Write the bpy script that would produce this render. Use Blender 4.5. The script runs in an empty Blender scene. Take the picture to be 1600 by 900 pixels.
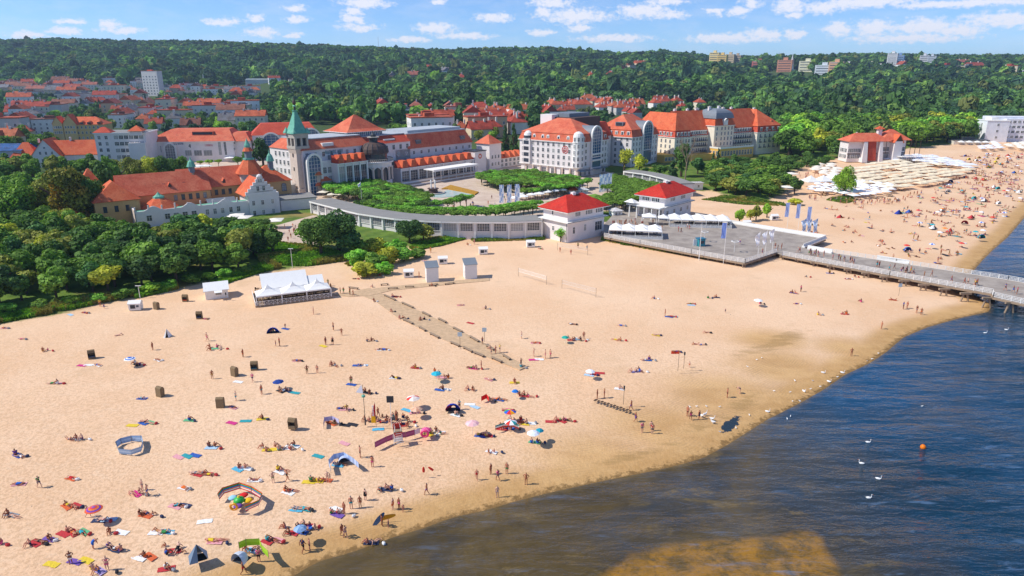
import bpy, bmesh, math, random
import numpy as np
from mathutils import Vector, Matrix
R=random.Random(7); NR=np.random.RandomState(5)
scene=bpy.context.scene; COL=scene.collection
rad=math.radians
# ---------------------------------------------------------------- camera
CAMH=55.0; TH=rad(17.4); F=1070.0
cam_d=bpy.data.cameras.new('camera'); cam=bpy.data.objects.new('camera',cam_d); COL.objects.link(cam)
cam.location=(0,0,CAMH); cam.rotation_euler=(rad(90)-TH,0,0)
cam_d.sensor_width=36; cam_d.lens=F/1600*36; cam_d.clip_start=1; cam_d.clip_end=30000
scene.camera=cam
# ---------------------------------------------------------------- light
SUN_EL=47; SUN_DIR=Vector((math.cos(rad(SUN_EL))*math.cos(rad(7)),math.cos(rad(SUN_EL))*math.sin(rad(7)),-math.sin(rad(SUN_EL))))
sd=bpy.data.lights.new('sun','SUN'); so=bpy.data.objects.new('sun',sd); COL.objects.link(so)
sd.energy=4.3; sd.angle=rad(0.53); sd.color=(1.0,0.955,0.88)
so.rotation_euler=SUN_DIR.to_track_quat('-Z','Y').to_euler()
scene.view_settings.view_transform='Standard'; scene.view_settings.look='None'
scene.view_settings.exposure=0.12; scene.view_settings.gamma=1.0
scene.render.resolution_x=1024; scene.render.resolution_y=576
SKY_STR=0.135
w=bpy.data.worlds.new('World'); scene.world=w; w.use_nodes=True
nt=w.node_tree; nt.nodes.clear(); N=nt.nodes; L=nt.links
def nd(t,**k):
    n=N.new(t)
    for a,b in k.items(): setattr(n,a,b)
    return n
out=nd('ShaderNodeOutputWorld'); bg=nd('ShaderNodeBackground'); bg.inputs[1].default_value=SKY_STR
sky=nd('ShaderNodeTexSky',sky_type='NISHITA'); sky.sun_disc=False; sky.sun_elevation=rad(SUN_EL); sky.sun_rotation=rad(-90)
sky.air_density=0.75; sky.dust_density=0.05; sky.ozone_density=4.0; sky.altitude=0
tc=nd('ShaderNodeTexCoord'); sep=nd('ShaderNodeSeparateXYZ'); L.new(tc.outputs['Generated'],sep.inputs[0])
def mth(op,a,b=None,c=None,clamp=False):
    n=nd('ShaderNodeMath',operation=op); n.use_clamp=clamp
    for i,v in enumerate((a,b,c)):
        if v is None: continue
        if isinstance(v,(int,float)): n.inputs[i].default_value=v
        else: L.new(v,n.inputs[i])
    return n.outputs[0]
az=mth('ARCTAN2',sep.outputs[0],sep.outputs[1]); el=mth('ARCSINE',sep.outputs[2])
comb=nd('ShaderNodeCombineXYZ'); L.new(az,comb.inputs[0]); L.new(el,comb.inputs[1])
def noise(vec,scale,detail,rough,sc=(1,1,1)):
    m=nd('ShaderNodeMapping'); m.inputs['Scale'].default_value=sc; L.new(vec,m.inputs[0])
    n=nd('ShaderNodeTexNoise'); n.inputs['Scale'].default_value=scale; n.inputs['Detail'].default_value=detail; n.inputs['Roughness'].default_value=rough
    L.new(m.outputs[0],n.inputs['Vector']); return n.outputs['Fac']
def dirpx(px,py):
    x=(px-800)/F; v=(450-py)/F
    d=Vector((x, math.cos(TH)+v*math.sin(TH), -math.sin(TH)+v*math.cos(TH))).normalized()
    return math.atan2(d.x,d.y), math.asin(d.z)
# cumulus banks: azimuth / elevation centres (sky directions) with half sizes
CL=[(110,33,17,5),(175,38,18,6),(190,47,30,5),(100,48,24,6),(350,34,32,7),(400,29,14,6),(410,51,30,8),(462,14,18,6),(463,30,20,5),(460,55,16,4),
(570,4,46,9),(552,18,18,7),(550,30,22,7),(562,43,36,7),(680,44,34,10),(770,28,30,9),(684,2,14,5),(860,4,40,9),(848,20,20,9),(905,25,60,13),(1005,17,46,13),(1050,22,26,8),(845,51,24,6),(905,44,18,7),
(1040,3,38,6),(1172,5,16,7),(1155,19,20,7),(1117,19,14,6),(1235,10,30,12),(1285,12,26,11),(1350,4,80,9),(1320,5,30,9),(1240,54,18,10),(1130,60,60,9),(1190,54,30,10),(1209,56,12,9),(1310,45,24,12),(1365,44,26,15),(1445,42,50,12),(1500,47,34,10),
(1570,30,52,12),(1530,3,90,7),(1460,6,60,6),(45,55,30,6),(730,56,50,6),(960,60,70,6),(640,62,40,5),(1420,60,90,7),(1240,24,16,4)]
acc=None
warp=noise(comb.outputs[0],46,5,0.62,(1,1.7,1)); warp2=noise(comb.outputs[0],42,5,0.62,(1,1.7,3))
nzc=nd('ShaderNodeCombineXYZ'); L.new(mth('MULTIPLY',mth('SUBTRACT',warp,0.5),0.034),nzc.inputs[0]); L.new(mth('MULTIPLY',mth('SUBTRACT',warp2,0.5),0.014),nzc.inputs[1])
wv=nd('ShaderNodeVectorMath',operation='ADD'); L.new(comb.outputs[0],wv.inputs[0]); L.new(nzc.outputs[0],wv.inputs[1])
for (px,py,sx,sy) in CL:
    a,e=dirpx(px,py); sx*=1.15; sy*=1.15
    mp=nd('ShaderNodeMapping',vector_type='TEXTURE'); mp.inputs['Location'].default_value=(a,e,0); mp.inputs['Scale'].default_value=(sx/F,sy/F,1)
    L.new(wv.outputs[0],mp.inputs[0])
    ln=nd('ShaderNodeVectorMath',operation='LENGTH'); L.new(mp.outputs[0],ln.inputs[0])
    v=mth('SUBTRACT',1.0,ln.outputs['Value'])
    acc=v if acc is None else mth('MAXIMUM',acc,v)
# clouds elsewhere in the sky (outside the photographed window) come from plain noise
gen=noise(comb.outputs[0],9,6,0.6,(1,2.2,1)); hi=mth('MULTIPLY_ADD',gen,5.0,-2.9)
up=nd('ShaderNodeMapRange'); L.new(el,up.inputs[0]); up.inputs[1].default_value=0.1; up.inputs[2].default_value=0.2
back=mth('MULTIPLY',mth('MAXIMUM',hi,0.0),up.outputs[0])
fine=noise(comb.outputs[0],120,6,0.66,(1,1.5,1))
dens=mth('ADD',mth('MULTIPLY',mth('MAXIMUM',acc,-0.3),1.25),mth('MULTIPLY',mth('SUBTRACT',fine,0.5),2.2))
dr=nd('ShaderNodeMapRange',interpolation_type='SMOOTHSTEP'); L.new(dens,dr.inputs[0]); dr.inputs[1].default_value=0.0; dr.inputs[2].default_value=0.95
# thin veil near the horizon band
veil=noise(comb.outputs[0],14,4,0.6,(1,3,1)); vr=nd('ShaderNodeMapRange'); L.new(veil,vr.inputs[0]); vr.inputs[1].default_value=0.45; vr.inputs[2].default_value=0.75; vr.inputs[4].default_value=0.22
cf=mth('MAXIMUM',mth('MAXIMUM',mth('MULTIPLY',dr.outputs[0],0.88),vr.outputs[0]),back,clamp=True)
tint=nd('ShaderNodeMix',data_type='RGBA',blend_type='MULTIPLY'); tint.inputs[0].default_value=1; L.new(sky.outputs[0],tint.inputs[6]); tint.inputs[7].default_value=(0.68,0.84,1.08,1)
mx=nd('ShaderNodeMix',data_type='RGBA'); L.new(cf,mx.inputs[0]); L.new(tint.outputs[2],mx.inputs[6])
mx.inputs[7].default_value=(6.7,6.7,7.3,1)
L.new(mx.outputs[2],bg.inputs[0]); L.new(bg.outputs[0],out.inputs[0])
# ---------------------------------------------------------------- materials
MATS={}
def lin(h):
    if isinstance(h,str):
        h=h.lstrip('#'); c=[int(h[i:i+2],16)/255 for i in (0,2,4)]
        return tuple(((x+0.055)/1.055)**2.4 if x>0.04045 else x/12.92 for x in c)
    return h
class MT:
    def __init__(s,name,rough=0.8,spec=0.3):
        s.m=bpy.data.materials.new(name); s.m.use_nodes=True; s.t=s.m.node_tree; s.t.nodes.clear()
        s.out=s.n('ShaderNodeOutputMaterial'); s.b=s.n('ShaderNodeBsdfPrincipled'); s.l(s.b.outputs[0],s.out.inputs[0])
        s.b.inputs['Roughness'].default_value=rough; s.b.inputs['Specular IOR Level'].default_value=spec
        MATS[name]=s.m
    def n(s,t,**k):
        x=s.t.nodes.new(t)
        for a,b in k.items(): setattr(x,a,b)
        return x
    def l(s,a,b): s.t.links.new(a,b)
    def put(s,i,v):
        if hasattr(v,'is_linked') or hasattr(v,'links'): s.l(v,i)
        elif isinstance(v,(tuple,list)) and len(v)==3 and i.type=='RGBA': i.default_value=(*v,1)
        else: i.default_value=v
    def math(s,op,a,b=0.0,c=None,clamp=False):
        x=s.n('ShaderNodeMath',operation=op); x.use_clamp=clamp; s.put(x.inputs[0],a); s.put(x.inputs[1],b)
        if c is not None: s.put(x.inputs[2],c)
        return x.outputs[0]
    def mix(s,f,a,b,blend='MIX'):
        x=s.n('ShaderNodeMix',data_type='RGBA',blend_type=blend); s.put(x.inputs[0],f); s.put(x.inputs[6],a); s.put(x.inputs[7],b); return x.outputs[2]
    def pos(s,kind='Object'):
        return s.n('ShaderNodeNewGeometry').outputs['Position'] if kind=='World' else s.n('ShaderNodeTexCoord').outputs[kind]
    def noise(s,scale,detail=3,rough=0.5,sc=(1,1,1),rot=(0,0,0),kind='World',dist=0.0,col=False,vec=None):
        m=s.n('ShaderNodeMapping'); m.inputs['Scale'].default_value=sc; m.inputs['Rotation'].default_value=rot; s.l(vec if vec is not None else s.pos(kind),m.inputs[0])
        x=s.n('ShaderNodeTexNoise'); x.inputs['Scale'].default_value=scale; x.inputs['Detail'].default_value=detail; x.inputs['Roughness'].default_value=rough; x.inputs['Distortion'].default_value=dist
        s.l(m.outputs[0],x.inputs['Vector']); return x.outputs['Color' if col else 'Fac']
    def ramp(s,v,a,b,lo=0.0,hi=1.0,smooth=True):
        x=s.n('ShaderNodeMapRange'); x.interpolation_type='SMOOTHSTEP' if smooth else 'LINEAR'
        s.put(x.inputs[0],v)
        for i,q in enumerate((a,b,lo,hi)): x.inputs[i+1].default_value=q
        return x.outputs[0]
    def attr(s,name,vec=False):
        x=s.n('ShaderNodeAttribute'); x.attribute_name=name; return x.outputs['Color' if vec else 'Fac']
    def bump(s,h,dist,strength=1.0,prev=None):
        x=s.n('ShaderNodeBump'); x.inputs['Distance'].default_value=dist; x.inputs['Strength'].default_value=strength; s.l(h,x.inputs['Height'])
        if prev is not None: s.l(prev,x.inputs['Normal'])
        return x.outputs[0]
    def color(s,c): s.put(s.b.inputs['Base Color'],c)
def simple(name,col,rough=0.8,var=0.12,scale=0.6,spec=0.3,metal=0.0,bump=0.0,obj=False,kind='World'):
    """plain surface with noise mottling; obj=True multiplies by the object's own colour"""
    t=MT(name,rough,spec); c=lin(col)
    n=t.noise(scale,4,0.6,kind=kind); n2=t.noise(scale*9,2,0.5,kind=kind)
    f=t.math('ADD',t.math('MULTIPLY',n,0.65),t.math('MULTIPLY',n2,0.35))
    g=t.ramp(f,0.3,0.7,1-var,1+var*0.6,False)
    cc=t.n('ShaderNodeCombineColor')
    for i in range(3): t.l(g,cc.inputs[i])
    base=tuple(c)
    if obj:
        oi=t.n('ShaderNodeObjectInfo'); base=t.mix(1.0,oi.outputs['Color'],base,'MULTIPLY')
    t.color(t.mix(1.0,base,cc.outputs[0],'MULTIPLY'))
    t.b.inputs['Metallic'].default_value=metal
    if bump: t.l(t.bump(n2,bump),t.b.inputs['Normal'])
    return t.m
simple('white_plaster','#e9e2de',0.85,0.10,0.35)
simple('cream_plaster','#f3e8d2',0.85,0.10,0.35)
simple('white_paint','#eceae4',0.6,0.06,1.2)
simple('wall_any',(1,1,1),0.85,0.14,0.35,obj=True)
simple('cloth_any',(1,1,1),0.9,0.10,3.0,obj=True)
simple('paint_any',(1,1,1),0.45,0.08,1.5,obj=True,spec=0.5)
simple('ochre_plaster','#d6aa72',0.9,0.16,0.3)
simple('yellow_plaster','#e3b65a',0.9,0.10,0.3)
simple('stone_pink','#d9c6b6',0.9,0.18,0.8)
simple('roof_pale','#b4babf',0.8,.12,.4)
simple('stone_grey','#bbb3a7',0.9,0.15,0.8)
simple('verdigris','#6fb39a',0.6,0.3,1.0)
simple('lead_grey','#7d858c',0.55,0.15,0.5)
simple('roof_felt','#8f8d88',0.9,0.14,0.25)
simple('dark_metal','#3c4146',0.5,0.15,1.0)
simple('brown_slate','#5b4a44',0.7,0.25,1.5)
simple('weathered_wood','#a08a72',0.9,0.2,1.5)
simple('boardwalk_wood','#cdad88',0.95,0.28,1.1)
simple('dark_wood','#5a4636',0.9,0.25,1.5)
simple('wicker','#8a7558',0.95,0.3,6.0)
simple('canvas_white','#f2f0ea',0.85,0.05,1.5)
simple('trunk','#5a4a3c',0.95,0.25,2.0,kind='Object')
simple('paving','#c9b29c',0.9,0.12,0.25)
simple('asphalt','#6d6c6b',0.92,0.12,0.3)
t=MT('deck_wood',0.85,0.25); pw=t.n('ShaderNodeTexWave',wave_type='BANDS',bands_direction='X'); pm=t.n('ShaderNodeMapping'); pm.inputs['Rotation'].default_value=(0,0,0.35); t.l(t.pos('World'),pm.inputs[0]); t.l(pm.outputs[0],pw.inputs['Vector']); pw.inputs['Scale'].default_value=1.3; pw.inputs['Distortion'].default_value=.4
pc=t.mix(t.ramp(t.noise(0.25,5,0.65),0.3,0.7),lin('#958a80'),lin('#b3a89b')); pc=t.mix(t.ramp(t.noise(1.1,3,0.7,sc=(.4,2,1),rot=(0,0,0.35)),0.5,0.7,0,.4),pc,lin('#756c64')); t.color(t.mix(t.ramp(pw.outputs['Fac'],0.0,0.15,0.3,0.0),pc,lin('#4a443f')))
simple('hair_any',(1,1,1),0.7,0.1,5.0,obj=True)
simple('rubber_orange','#ee7a10',0.4,0.05,2.0)
# skin reads the object colour
t=MT('skin',0.6,0.35); oi=t.n('ShaderNodeObjectInfo'); t.color(t.mix(t.ramp(t.noise(6,2,kind='Object'),0.3,0.7,0,0.25),oi.outputs['Color'],(0.35,0.12,0.07)))
# glass panes: dark, glossy
t=MT('window_glass',0.12,0.6); oi=t.n('ShaderNodeObjectInfo')
t.color(t.mix(t.ramp(oi.outputs['Random'],0.62,0.95),t.mix(t.noise(1.3,2),(0.022,0.03,0.042),(0.085,0.10,0.125)),(0.34,0.34,0.33)))
t=MT('blue_glass',0.1,0.7); t.color(t.mix(t.noise(0.4,2),(0.02,0.07,0.16),(0.05,0.13,0.26)))
# clay tile roofs
def tiles(name,c1,c2,obj=False):
    t=MT(name,0.8,0.25)
    n=t.noise(0.22,4,0.65); n2=t.noise(1.6,3,0.6)
    wv=t.n('ShaderNodeTexWave',wave_type='BANDS',bands_direction='Z'); wv.inputs['Scale'].default_value=0.9; wv.inputs['Distortion'].default_value=0.6; t.l(t.pos('World'),wv.inputs['Vector'])
    f=t.ramp(t.math('ADD',t.math('MULTIPLY',n,0.6),t.math('MULTIPLY',n2,0.4)),0.35,0.66)
    c=t.mix(f,lin(c1),lin(c2))
    if obj:
        oi=t.n('ShaderNodeObjectInfo'); c=t.mix(1.0,oi.outputs['Color'],c,'MULTIPLY')
    c=t.mix(t.ramp(t.noise(0.45,5,0.7,sc=(1,1,.4)),0.54,0.72,0.0,0.42),c,lin('#8a4a38'))
    c=t.mix(t.ramp(t.noise(2.6,2,0.6),0.58,0.7,0.0,0.3),c,lin('#e6a07c'))
    c=t.mix(t.ramp(wv.outputs['Fac'],0.0,0.25,0.2,0.0),c,(0.05,0.02,0.015))
    t.color(c); t.l(t.bump(wv.outputs['Fac'],0.06,0.6),t.b.inputs['Normal'])
tiles('roof_orange','#cc5632','#de774c'); tiles('roof_red','#b8432f','#cf5a3f'); tiles('roof_scarlet','#b5281e','#cf3526')
tiles('roof_coral','#cb5c41','#e07f5c'); tiles('roof_any','#b8b0a8','#ffffff',True)
# leaves: object colour x random, clump attribute
def leaves(name,inst=False):
    t=MT(name,0.75,0.25); 
    c=t.attr('tint',True)
    oi=t.n('ShaderNodeObjectInfo')
    if not inst:
        c=t.mix(1.0,c,oi.outputs['Color'],'MULTIPLY')
    n=t.noise(0.9,2,0.5)
    c=t.mix(t.ramp(n,0.35,0.7,0.0,0.55),c,t.mix(1.0,c,(1.7,1.45,0.9),'MULTIPLY'))
    t.color(c)
    tr=t.n('ShaderNodeBsdfTranslucent'); t.l(t.mix(1.0,c,(1.3,1.5,0.6),'MULTIPLY'),tr.inputs[0])
    ms=t.n('ShaderNodeMixShader'); ms.inputs[0].default_value=0.22; t.l(t.b.outputs[0],ms.inputs[1]); t.l(tr.outputs[0],ms.inputs[2]); t.l(ms.outputs[0],t.out.inputs[0])
leaves('leaves'); leaves('leaves_mass',True)
def M(n): return MATS[n]
# ---------------------------------------------------------------- terrain function
SHORE_PX=[(459,900),(495,878),(550,863),(613,840),(660,826),(706,809),(760,797),(800,785),(862,769),(950,750),(1025,735),(1060,727),(1100,715),(1137,695),(1170,674),(1200,655),(1250,630),(1285,610),(1320,586),(1360,567),(1385,550),(1412,527),(1450,511),(1500,497),(1545,487),(1549,476),(1530,466),(1512,452),(1508,438),(1522,422),(1535,407),(1550,392),(1575,370),(1600,341)]
def flat(px,py,z=0.0):
    x=(px-800)/F; v=(450-py)/F; dz=-math.sin(TH)+v*math.cos(TH); t=(z-CAMH)/dz
    return (x*t,(math.cos(TH)+v*math.sin(TH))*t)
SHORE=[(-2500,-700),(-330,-75),(-140,5),(-70,38)]+[flat(*p) for p in SHORE_PX]+[(300,375),(520,560),(900,860),(2200,1900),(5200,4300)]
LANDP=SHORE+[(5200,9000),(-6000,9000),(-6000,-700)]
DUNE_PX=[(-60,525),(0,508),(90,492),(180,474),(280,452),(330,442),(400,432),(470,420),(545,408),(610,392),(700,376),(760,369),(845,372),(900,372),(940,355),(1000,340),(1060,325),(1085,300),(1110,298),(1150,312),(1200,318),(1230,300),(1240,268),(1290,252),(1350,240),(1430,232),(1480,226),(1540,222),(1600,212)]
INL=[(-2500,-400),(-400,60)]+[flat(*p,1.6) for p in DUNE_PX]+[(900,980),(2300,2400),(5200,5200)]
INLP=INL+[(5200,9000),(-6000,9000),(-6000,-400)]
def sdf(x,y,line,poly):
    x=np.asarray(x,float); y=np.asarray(y,float); d=np.full(x.shape,1e18)
    for (ax,ay),(bx,by) in zip(line[:-1],line[1:]):
        vx,vy=bx-ax,by-ay; t=np.clip(((x-ax)*vx+(y-ay)*vy)/(vx*vx+vy*vy),0,1)
        d=np.minimum(d,(x-ax-t*vx)**2+(y-ay-t*vy)**2)
    d=np.sqrt(d); ins=np.zeros(x.shape,bool); n=len(poly)
    for i in range(n):
        ax,ay=poly[i]; bx,by=poly[(i+1)%n]
        if ay==by: continue
        c=((ay>y)!=(by>y))&(x<(bx-ax)*(y-ay)/(by-ay)+ax); ins^=c
    return np.where(ins,d,-d)
def sst(t): t=np.clip(t,0,1); return t*t*(3-2*t)
RIDGE=[(-900,75),(-300,72),(0,69),(90,66),(200,69),(350,70),(400,72),(480,75),(550,78),(700,83),(780,80),(860,80),(920,84),(960,88),(1040,85),(1100,90),(1180,95),(1240,93),(1330,89),(1420,90),(1500,92),(1600,91),(1900,93),(2500,95)]
RX=np.array([r[0] for r in RIDGE],float); RYv=np.array([r[1] for r in RIDGE],float)
RD=2700.0
def Hf(x,y):
    x=np.asarray(x,float); y=np.asarray(y,float)
    ds=sdf(x,y,SHORE,LANDP); di=sdf(x,y,INL,INLP)
    z=np.clip(ds*0.075,-2.5,1.0)+0.6*sst((ds-10)/40)
    z=z+1.4*sst(di/10)
    z=z+26*sst((y-620)/1500)*(di>0)
    px=800+F*1.0575*x/np.maximum(y,400); ry=np.interp(px,RX,RYv)+1.5
    v=(450-ry)/F; tz=(0.9542*v-0.299)/(0.9542+0.299*v)
    rz=CAMH+RD*tz-15
    az=x/np.maximum(y,400)
    bumpy=(np.sin(az*17+1.2)*np.cos(y/210+az*6)+0.6*np.sin(az*33+y/170+2))*7+(np.sin(az*61)*np.sin(y/90+1))*3
    k=sst((y-1250)/(RD-1250))
    z=z+(rz-27.6)*k*(di>0)+bumpy*sst((y-1200)/500)*(1-sst((y-2150)/450))*(di>0)
    z=z-0.05*np.maximum(y-RD-150,0)
    return z
def Hs(x,y): return float(Hf(np.array([x]),np.array([y]))[0])
def at(px,py,z=None):
    """point of the ground (or of the level z) seen at a pixel of the photograph, used to measure the site"""
    if z is not None: return Vector((*flat(px,py,z),z))
    x=(px-800)/F; v=(450-py)/F; d=np.array((x, math.cos(TH)+v*math.sin(TH), -math.sin(TH)+v*math.cos(TH)))
    ts=np.concatenate([np.arange(40,700,4.0),np.arange(700,4200,12.0)])
    X=d[0]*ts; Y=d[1]*ts; Z=CAMH+d[2]*ts; D=Z-Hf(X,Y)
    i=int(np.argmax(D<0)) if (D<0).any() else len(ts)-1
    a,b=ts[max(i-1,0)],ts[i]; fa,fb=D[max(i-1,0)],D[i]
    t=a+(b-a)*(fa/(fa-fb)) if fa!=fb else b
    for _ in range(3):
        z_=Hs(d[0]*t,d[1]*t)
        if d[2]<-0.02: t=0.3*t+0.7*(z_-CAMH)/d[2]
    return Vector((d[0]*t,d[1]*t,Hs(d[0]*t,d[1]*t)))
def zat(p,py):
    """height at which a vertical line over p reaches picture row py"""
    v=(450-py)/F; c,s=math.cos(TH),math.sin(TH); return CAMH+p[1]*(v*c-s)/(c+v*s)
def pix(p):
    c,s=math.cos(TH),math.sin(TH); dz=p[2]-CAMH; dep=p[1]*c-dz*s
    if dep<1: return (-9999,9999)
    return (800+F*p[0]/dep, 450-F*(p[1]*s+dz*c)/dep)
# ---------------------------------------------------------------- object helpers
def link(o,parent=None):
    COL.objects.link(o)
    if parent is not None: o.parent=parent
    return o
def thing(name,label,cat,loc=(0,0,0),rz=0.0,group=None):
    o=bpy.data.objects.new(name,None); o.location=loc; o.rotation_euler=(0,0,rz); o.empty_display_size=0.2
    link(o); o['label']=label; o['category']=cat
    if group: o['group']=group
    return o
def tag(o,label,cat,group=None):
    o['label']=label; o['category']=cat
    if group: o['group']=group
    return o
def copy_tree(o,parent=None):
    c=o.copy(); COL.objects.link(c)
    if parent is not None: c.parent=parent
    for ch in o.children: copy_tree(ch,c)
    return c
class MB:
    def __init__(s): s.v=[]; s.f=[]; s.m=[]
    def face(s,pts,m=0):
        b=len(s.v); s.v+= [tuple(p) for p in pts]; s.f.append(tuple(range(b,b+len(pts)))); s.m.append(m); return s
    def box(s,x0,x1,y0,y1,z0,z1,m=0):
        if x0>x1:x0,x1=x1,x0
        if y0>y1:y0,y1=y1,y0
        b=len(s.v); s.v+=[(x0,y0,z0),(x1,y0,z0),(x1,y1,z0),(x0,y1,z0),(x0,y0,z1),(x1,y0,z1),(x1,y1,z1),(x0,y1,z1)]
        for q in ((0,3,2,1),(4,5,6,7),(0,1,5,4),(1,2,6,5),(2,3,7,6),(3,0,4,7)): s.f.append(tuple(b+i for i in q)); s.m.append(m)
        return s
    def prism(s,poly,z0,z1,m=0,mt=None):
        n=len(poly); b=len(s.v); s.v+=[(p[0],p[1],z0) for p in poly]+[(p[0],p[1],z1) for p in poly]
        for i in range(n): j=(i+1)%n; s.f.append((b+i,b+j,b+n+j,b+n+i)); s.m.append(m)
        s.f.append(tuple(b+n+i for i in range(n))); s.m.append(m if mt is None else mt)
        s.f.append(tuple(b+n-1-i for i in range(n))); s.m.append(m); return s
    def frust(s,x0,x1,y0,y1,z0,X0,X1,Y0,Y1,z1,m=0,cap=True):
        b=len(s.v); s.v+=[(x0,y0,z0),(x1,y0,z0),(x1,y1,z0),(x0,y1,z0),(X0,Y0,z1),(X1,Y0,z1),(X1,Y1,z1),(X0,Y1,z1)]
        fs=[(0,1,5,4),(1,2,6,5),(2,3,7,6),(3,0,4,7),(0,3,2,1)]
        if cap: fs.append((4,5,6,7))
        for q in fs: s.f.append(tuple(b+i for i in q)); s.m.append(m)
        return s
    def hip(s,x0,x1,y0,y1,z0,h,over=0.4,m=0,inset=None,th=0.15):
        """hip roof over a rectangle; ridge along the longer side"""
        x0-=over;x1+=over;y0-=over;y1+=over; w,d=x1-x0,y1-y0
        i=min(w,d)/2 if inset is None else inset
        b=len(s.v)
        if w>=d: r=[(x0+i,(y0+y1)/2,z0+h),(x1-i,(y0+y1)/2,z0+h)]
        else: r=[((x0+x1)/2,y0+i,z0+h),((x0+x1)/2,y1-i,z0+h)]
        s.v+=[(x0,y0,z0),(x1,y0,z0),(x1,y1,z0),(x0,y1,z0)]+r+[(x0,y0,z0-th),(x1,y0,z0-th),(x1,y1,z0-th),(x0,y1,z0-th)]
        fs=[(0,1,5,4),(2,3,4,5),(1,2,5),(3,0,4)] if w>=d else [(0,1,4),(2,3,5),(1,2,5,4),(3,0,4,5)]
        fs+=[(6,7,1,0),(7,8,2,1),(8,9,3,2),(9,6,0,3),(9,8,7,6)]
        for q in fs: s.f.append(tuple(b+k for k in q)); s.m.append(m)
        return s
    def gable(s,x0,x1,y0,y1,z0,h,over=0.35,m=0,axis='x',mw=None,th=0.18):
        """gable roof slab; ridge along axis; mw fills the gable triangles (set inside the overhang)"""
        if axis=='x':
            pr=[(y0-over,z0-over*h/((y1-y0)/2)),((y0+y1)/2,z0+h),(y1+over,z0-over*h/((y1-y0)/2))]
            P=lambda u,k,dz: (u,pr[k][0],pr[k][1]+dz); e0,e1=x0-over,x1+over
        else:
            pr=[(x0-over,z0-over*h/((x1-x0)/2)),((x0+x1)/2,z0+h),(x1+over,z0-over*h/((x1-x0)/2))]
            P=lambda u,k,dz: (pr[k][0],u,pr[k][1]+dz); e0,e1=y0-over,y1+over
        for a,b in ((0,1),(1,2)):
            s.face([P(e0,a,th),P(e1,a,th),P(e1,b,th),P(e0,b,th)],m)
            s.face([P(e0,a,0),P(e0,b,0),P(e1,b,0),P(e1,a,0)],m)
            s.face([P(e0,a,0),P(e0,a,th),P(e0,b,th),P(e0,b,0)],m); s.face([P(e1,a,0),P(e1,b,0),P(e1,b,th),P(e1,a,th)],m)
        for k in (0,2): s.face([P(e0,k,0),P(e1,k,0),P(e1,k,th),P(e0,k,th)],m)
        if mw is not None:
            if axis=='x':
                for u in (x0+0.02,x1-0.02): s.face([(u,y0,z0-0.01),(u,y1,z0-0.01),(u,(y0+y1)/2,z0+h-0.03)],mw)
            else:
                for u in (y0+0.02,y1-0.02): s.face([(x0,u,z0-0.01),(x1,u,z0-0.01),((x0+x1)/2,u,z0+h-0.03)],mw)
        return s
    def lathe(s,prof,cx=0,cy=0,n=16,m=0,a0=0,a1=2*math.pi,cap=True):
        full=abs(a1-a0)>6.28; k=n if full else n+1; b=len(s.v)
        for r,z in prof:
            for i in range(k): a=a0+(a1-a0)*i/n; s.v.append((cx+r*math.cos(a),cy+r*math.sin(a),z))
        for j in range(len(prof)-1):
            for i in range(n):
                i2=(i+1)%k if full else i+1
                s.f.append((b+j*k+i,b+j*k+i2,b+(j+1)*k+i2,b+(j+1)*k+i)); s.m.append(m)
        if cap:
            if prof[0][0]>1e-3: s.f.append(tuple(b+k-1-i for i in range(k))); s.m.append(m)
            if prof[-1][0]>1e-3: s.f.append(tuple(b+(len(prof)-1)*k+i for i in range(k))); s.m.append(m)
        return s
    def tube(s,p,q,r,r2=None,n=6,m=0):
        p,q=Vector(p),Vector(q); d=(q-p); 
        if d.length<1e-6: return s
        d.normalize(); a=d.orthogonal().normalized(); c=d.cross(a); r2=r if r2 is None else r2; b=len(s.v)
        for o,rr in ((p,r),(q,r2)):
            for i in range(n): t=2*math.pi*i/n; s.v.append(tuple(o+a*math.cos(t)*rr+c*math.sin(t)*rr))
        for i in range(n): j=(i+1)%n; s.f.append((b+i,b+j,b+n+j,b+n+i)); s.m.append(m)
        s.f.append(tuple(b+n-1-i for i in range(n))); s.m.append(m); s.f.append(tuple(b+n+i for i in range(n))); s.m.append(m); return s
    def bar(s,p,q,w,h,m=0):
        """rectangular bar between two points, w wide and h high (z up)"""
        p,q=Vector(p),Vector(q); d=(q-p); d.z=0; d.normalize(); n=Vector((-d.y,d.x,0))*w/2; u=Vector((0,0,h)); b=len(s.v)
        s.v+=[tuple(x) for x in (p-n,q-n,q+n,p+n,p-n+u,q-n+u,q+n+u,p+n+u)]
        for k in ((0,3,2,1),(4,5,6,7),(0,1,5,4),(1,2,6,5),(2,3,7,6),(3,0,4,7)): s.f.append(tuple(b+i for i in k)); s.m.append(m)
        return s
    def mesh(s,name,mats):
        me=bpy.data.meshes.new(name); me.from_pydata(s.v,[],s.f)
        for x in (mats if isinstance(mats,(list,tuple)) else [mats]): me.materials.append(M(x))
        me.polygons.foreach_set('material_index',s.m); me.update(); return me
    def build(s,name,mats,parent=None,color=None,smooth=False,loc=None,rz=0):
        me=s.mesh(name,mats)
        if smooth: me.polygons.foreach_set('use_smooth',[True]*len(me.polygons))
        o=bpy.data.objects.new(name,me); link(o,parent)
        if color is not None: o.color=(*lin(color),1)
        if loc is not None: o.location=loc
        o.rotation_euler[2]=rz
        return o
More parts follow.
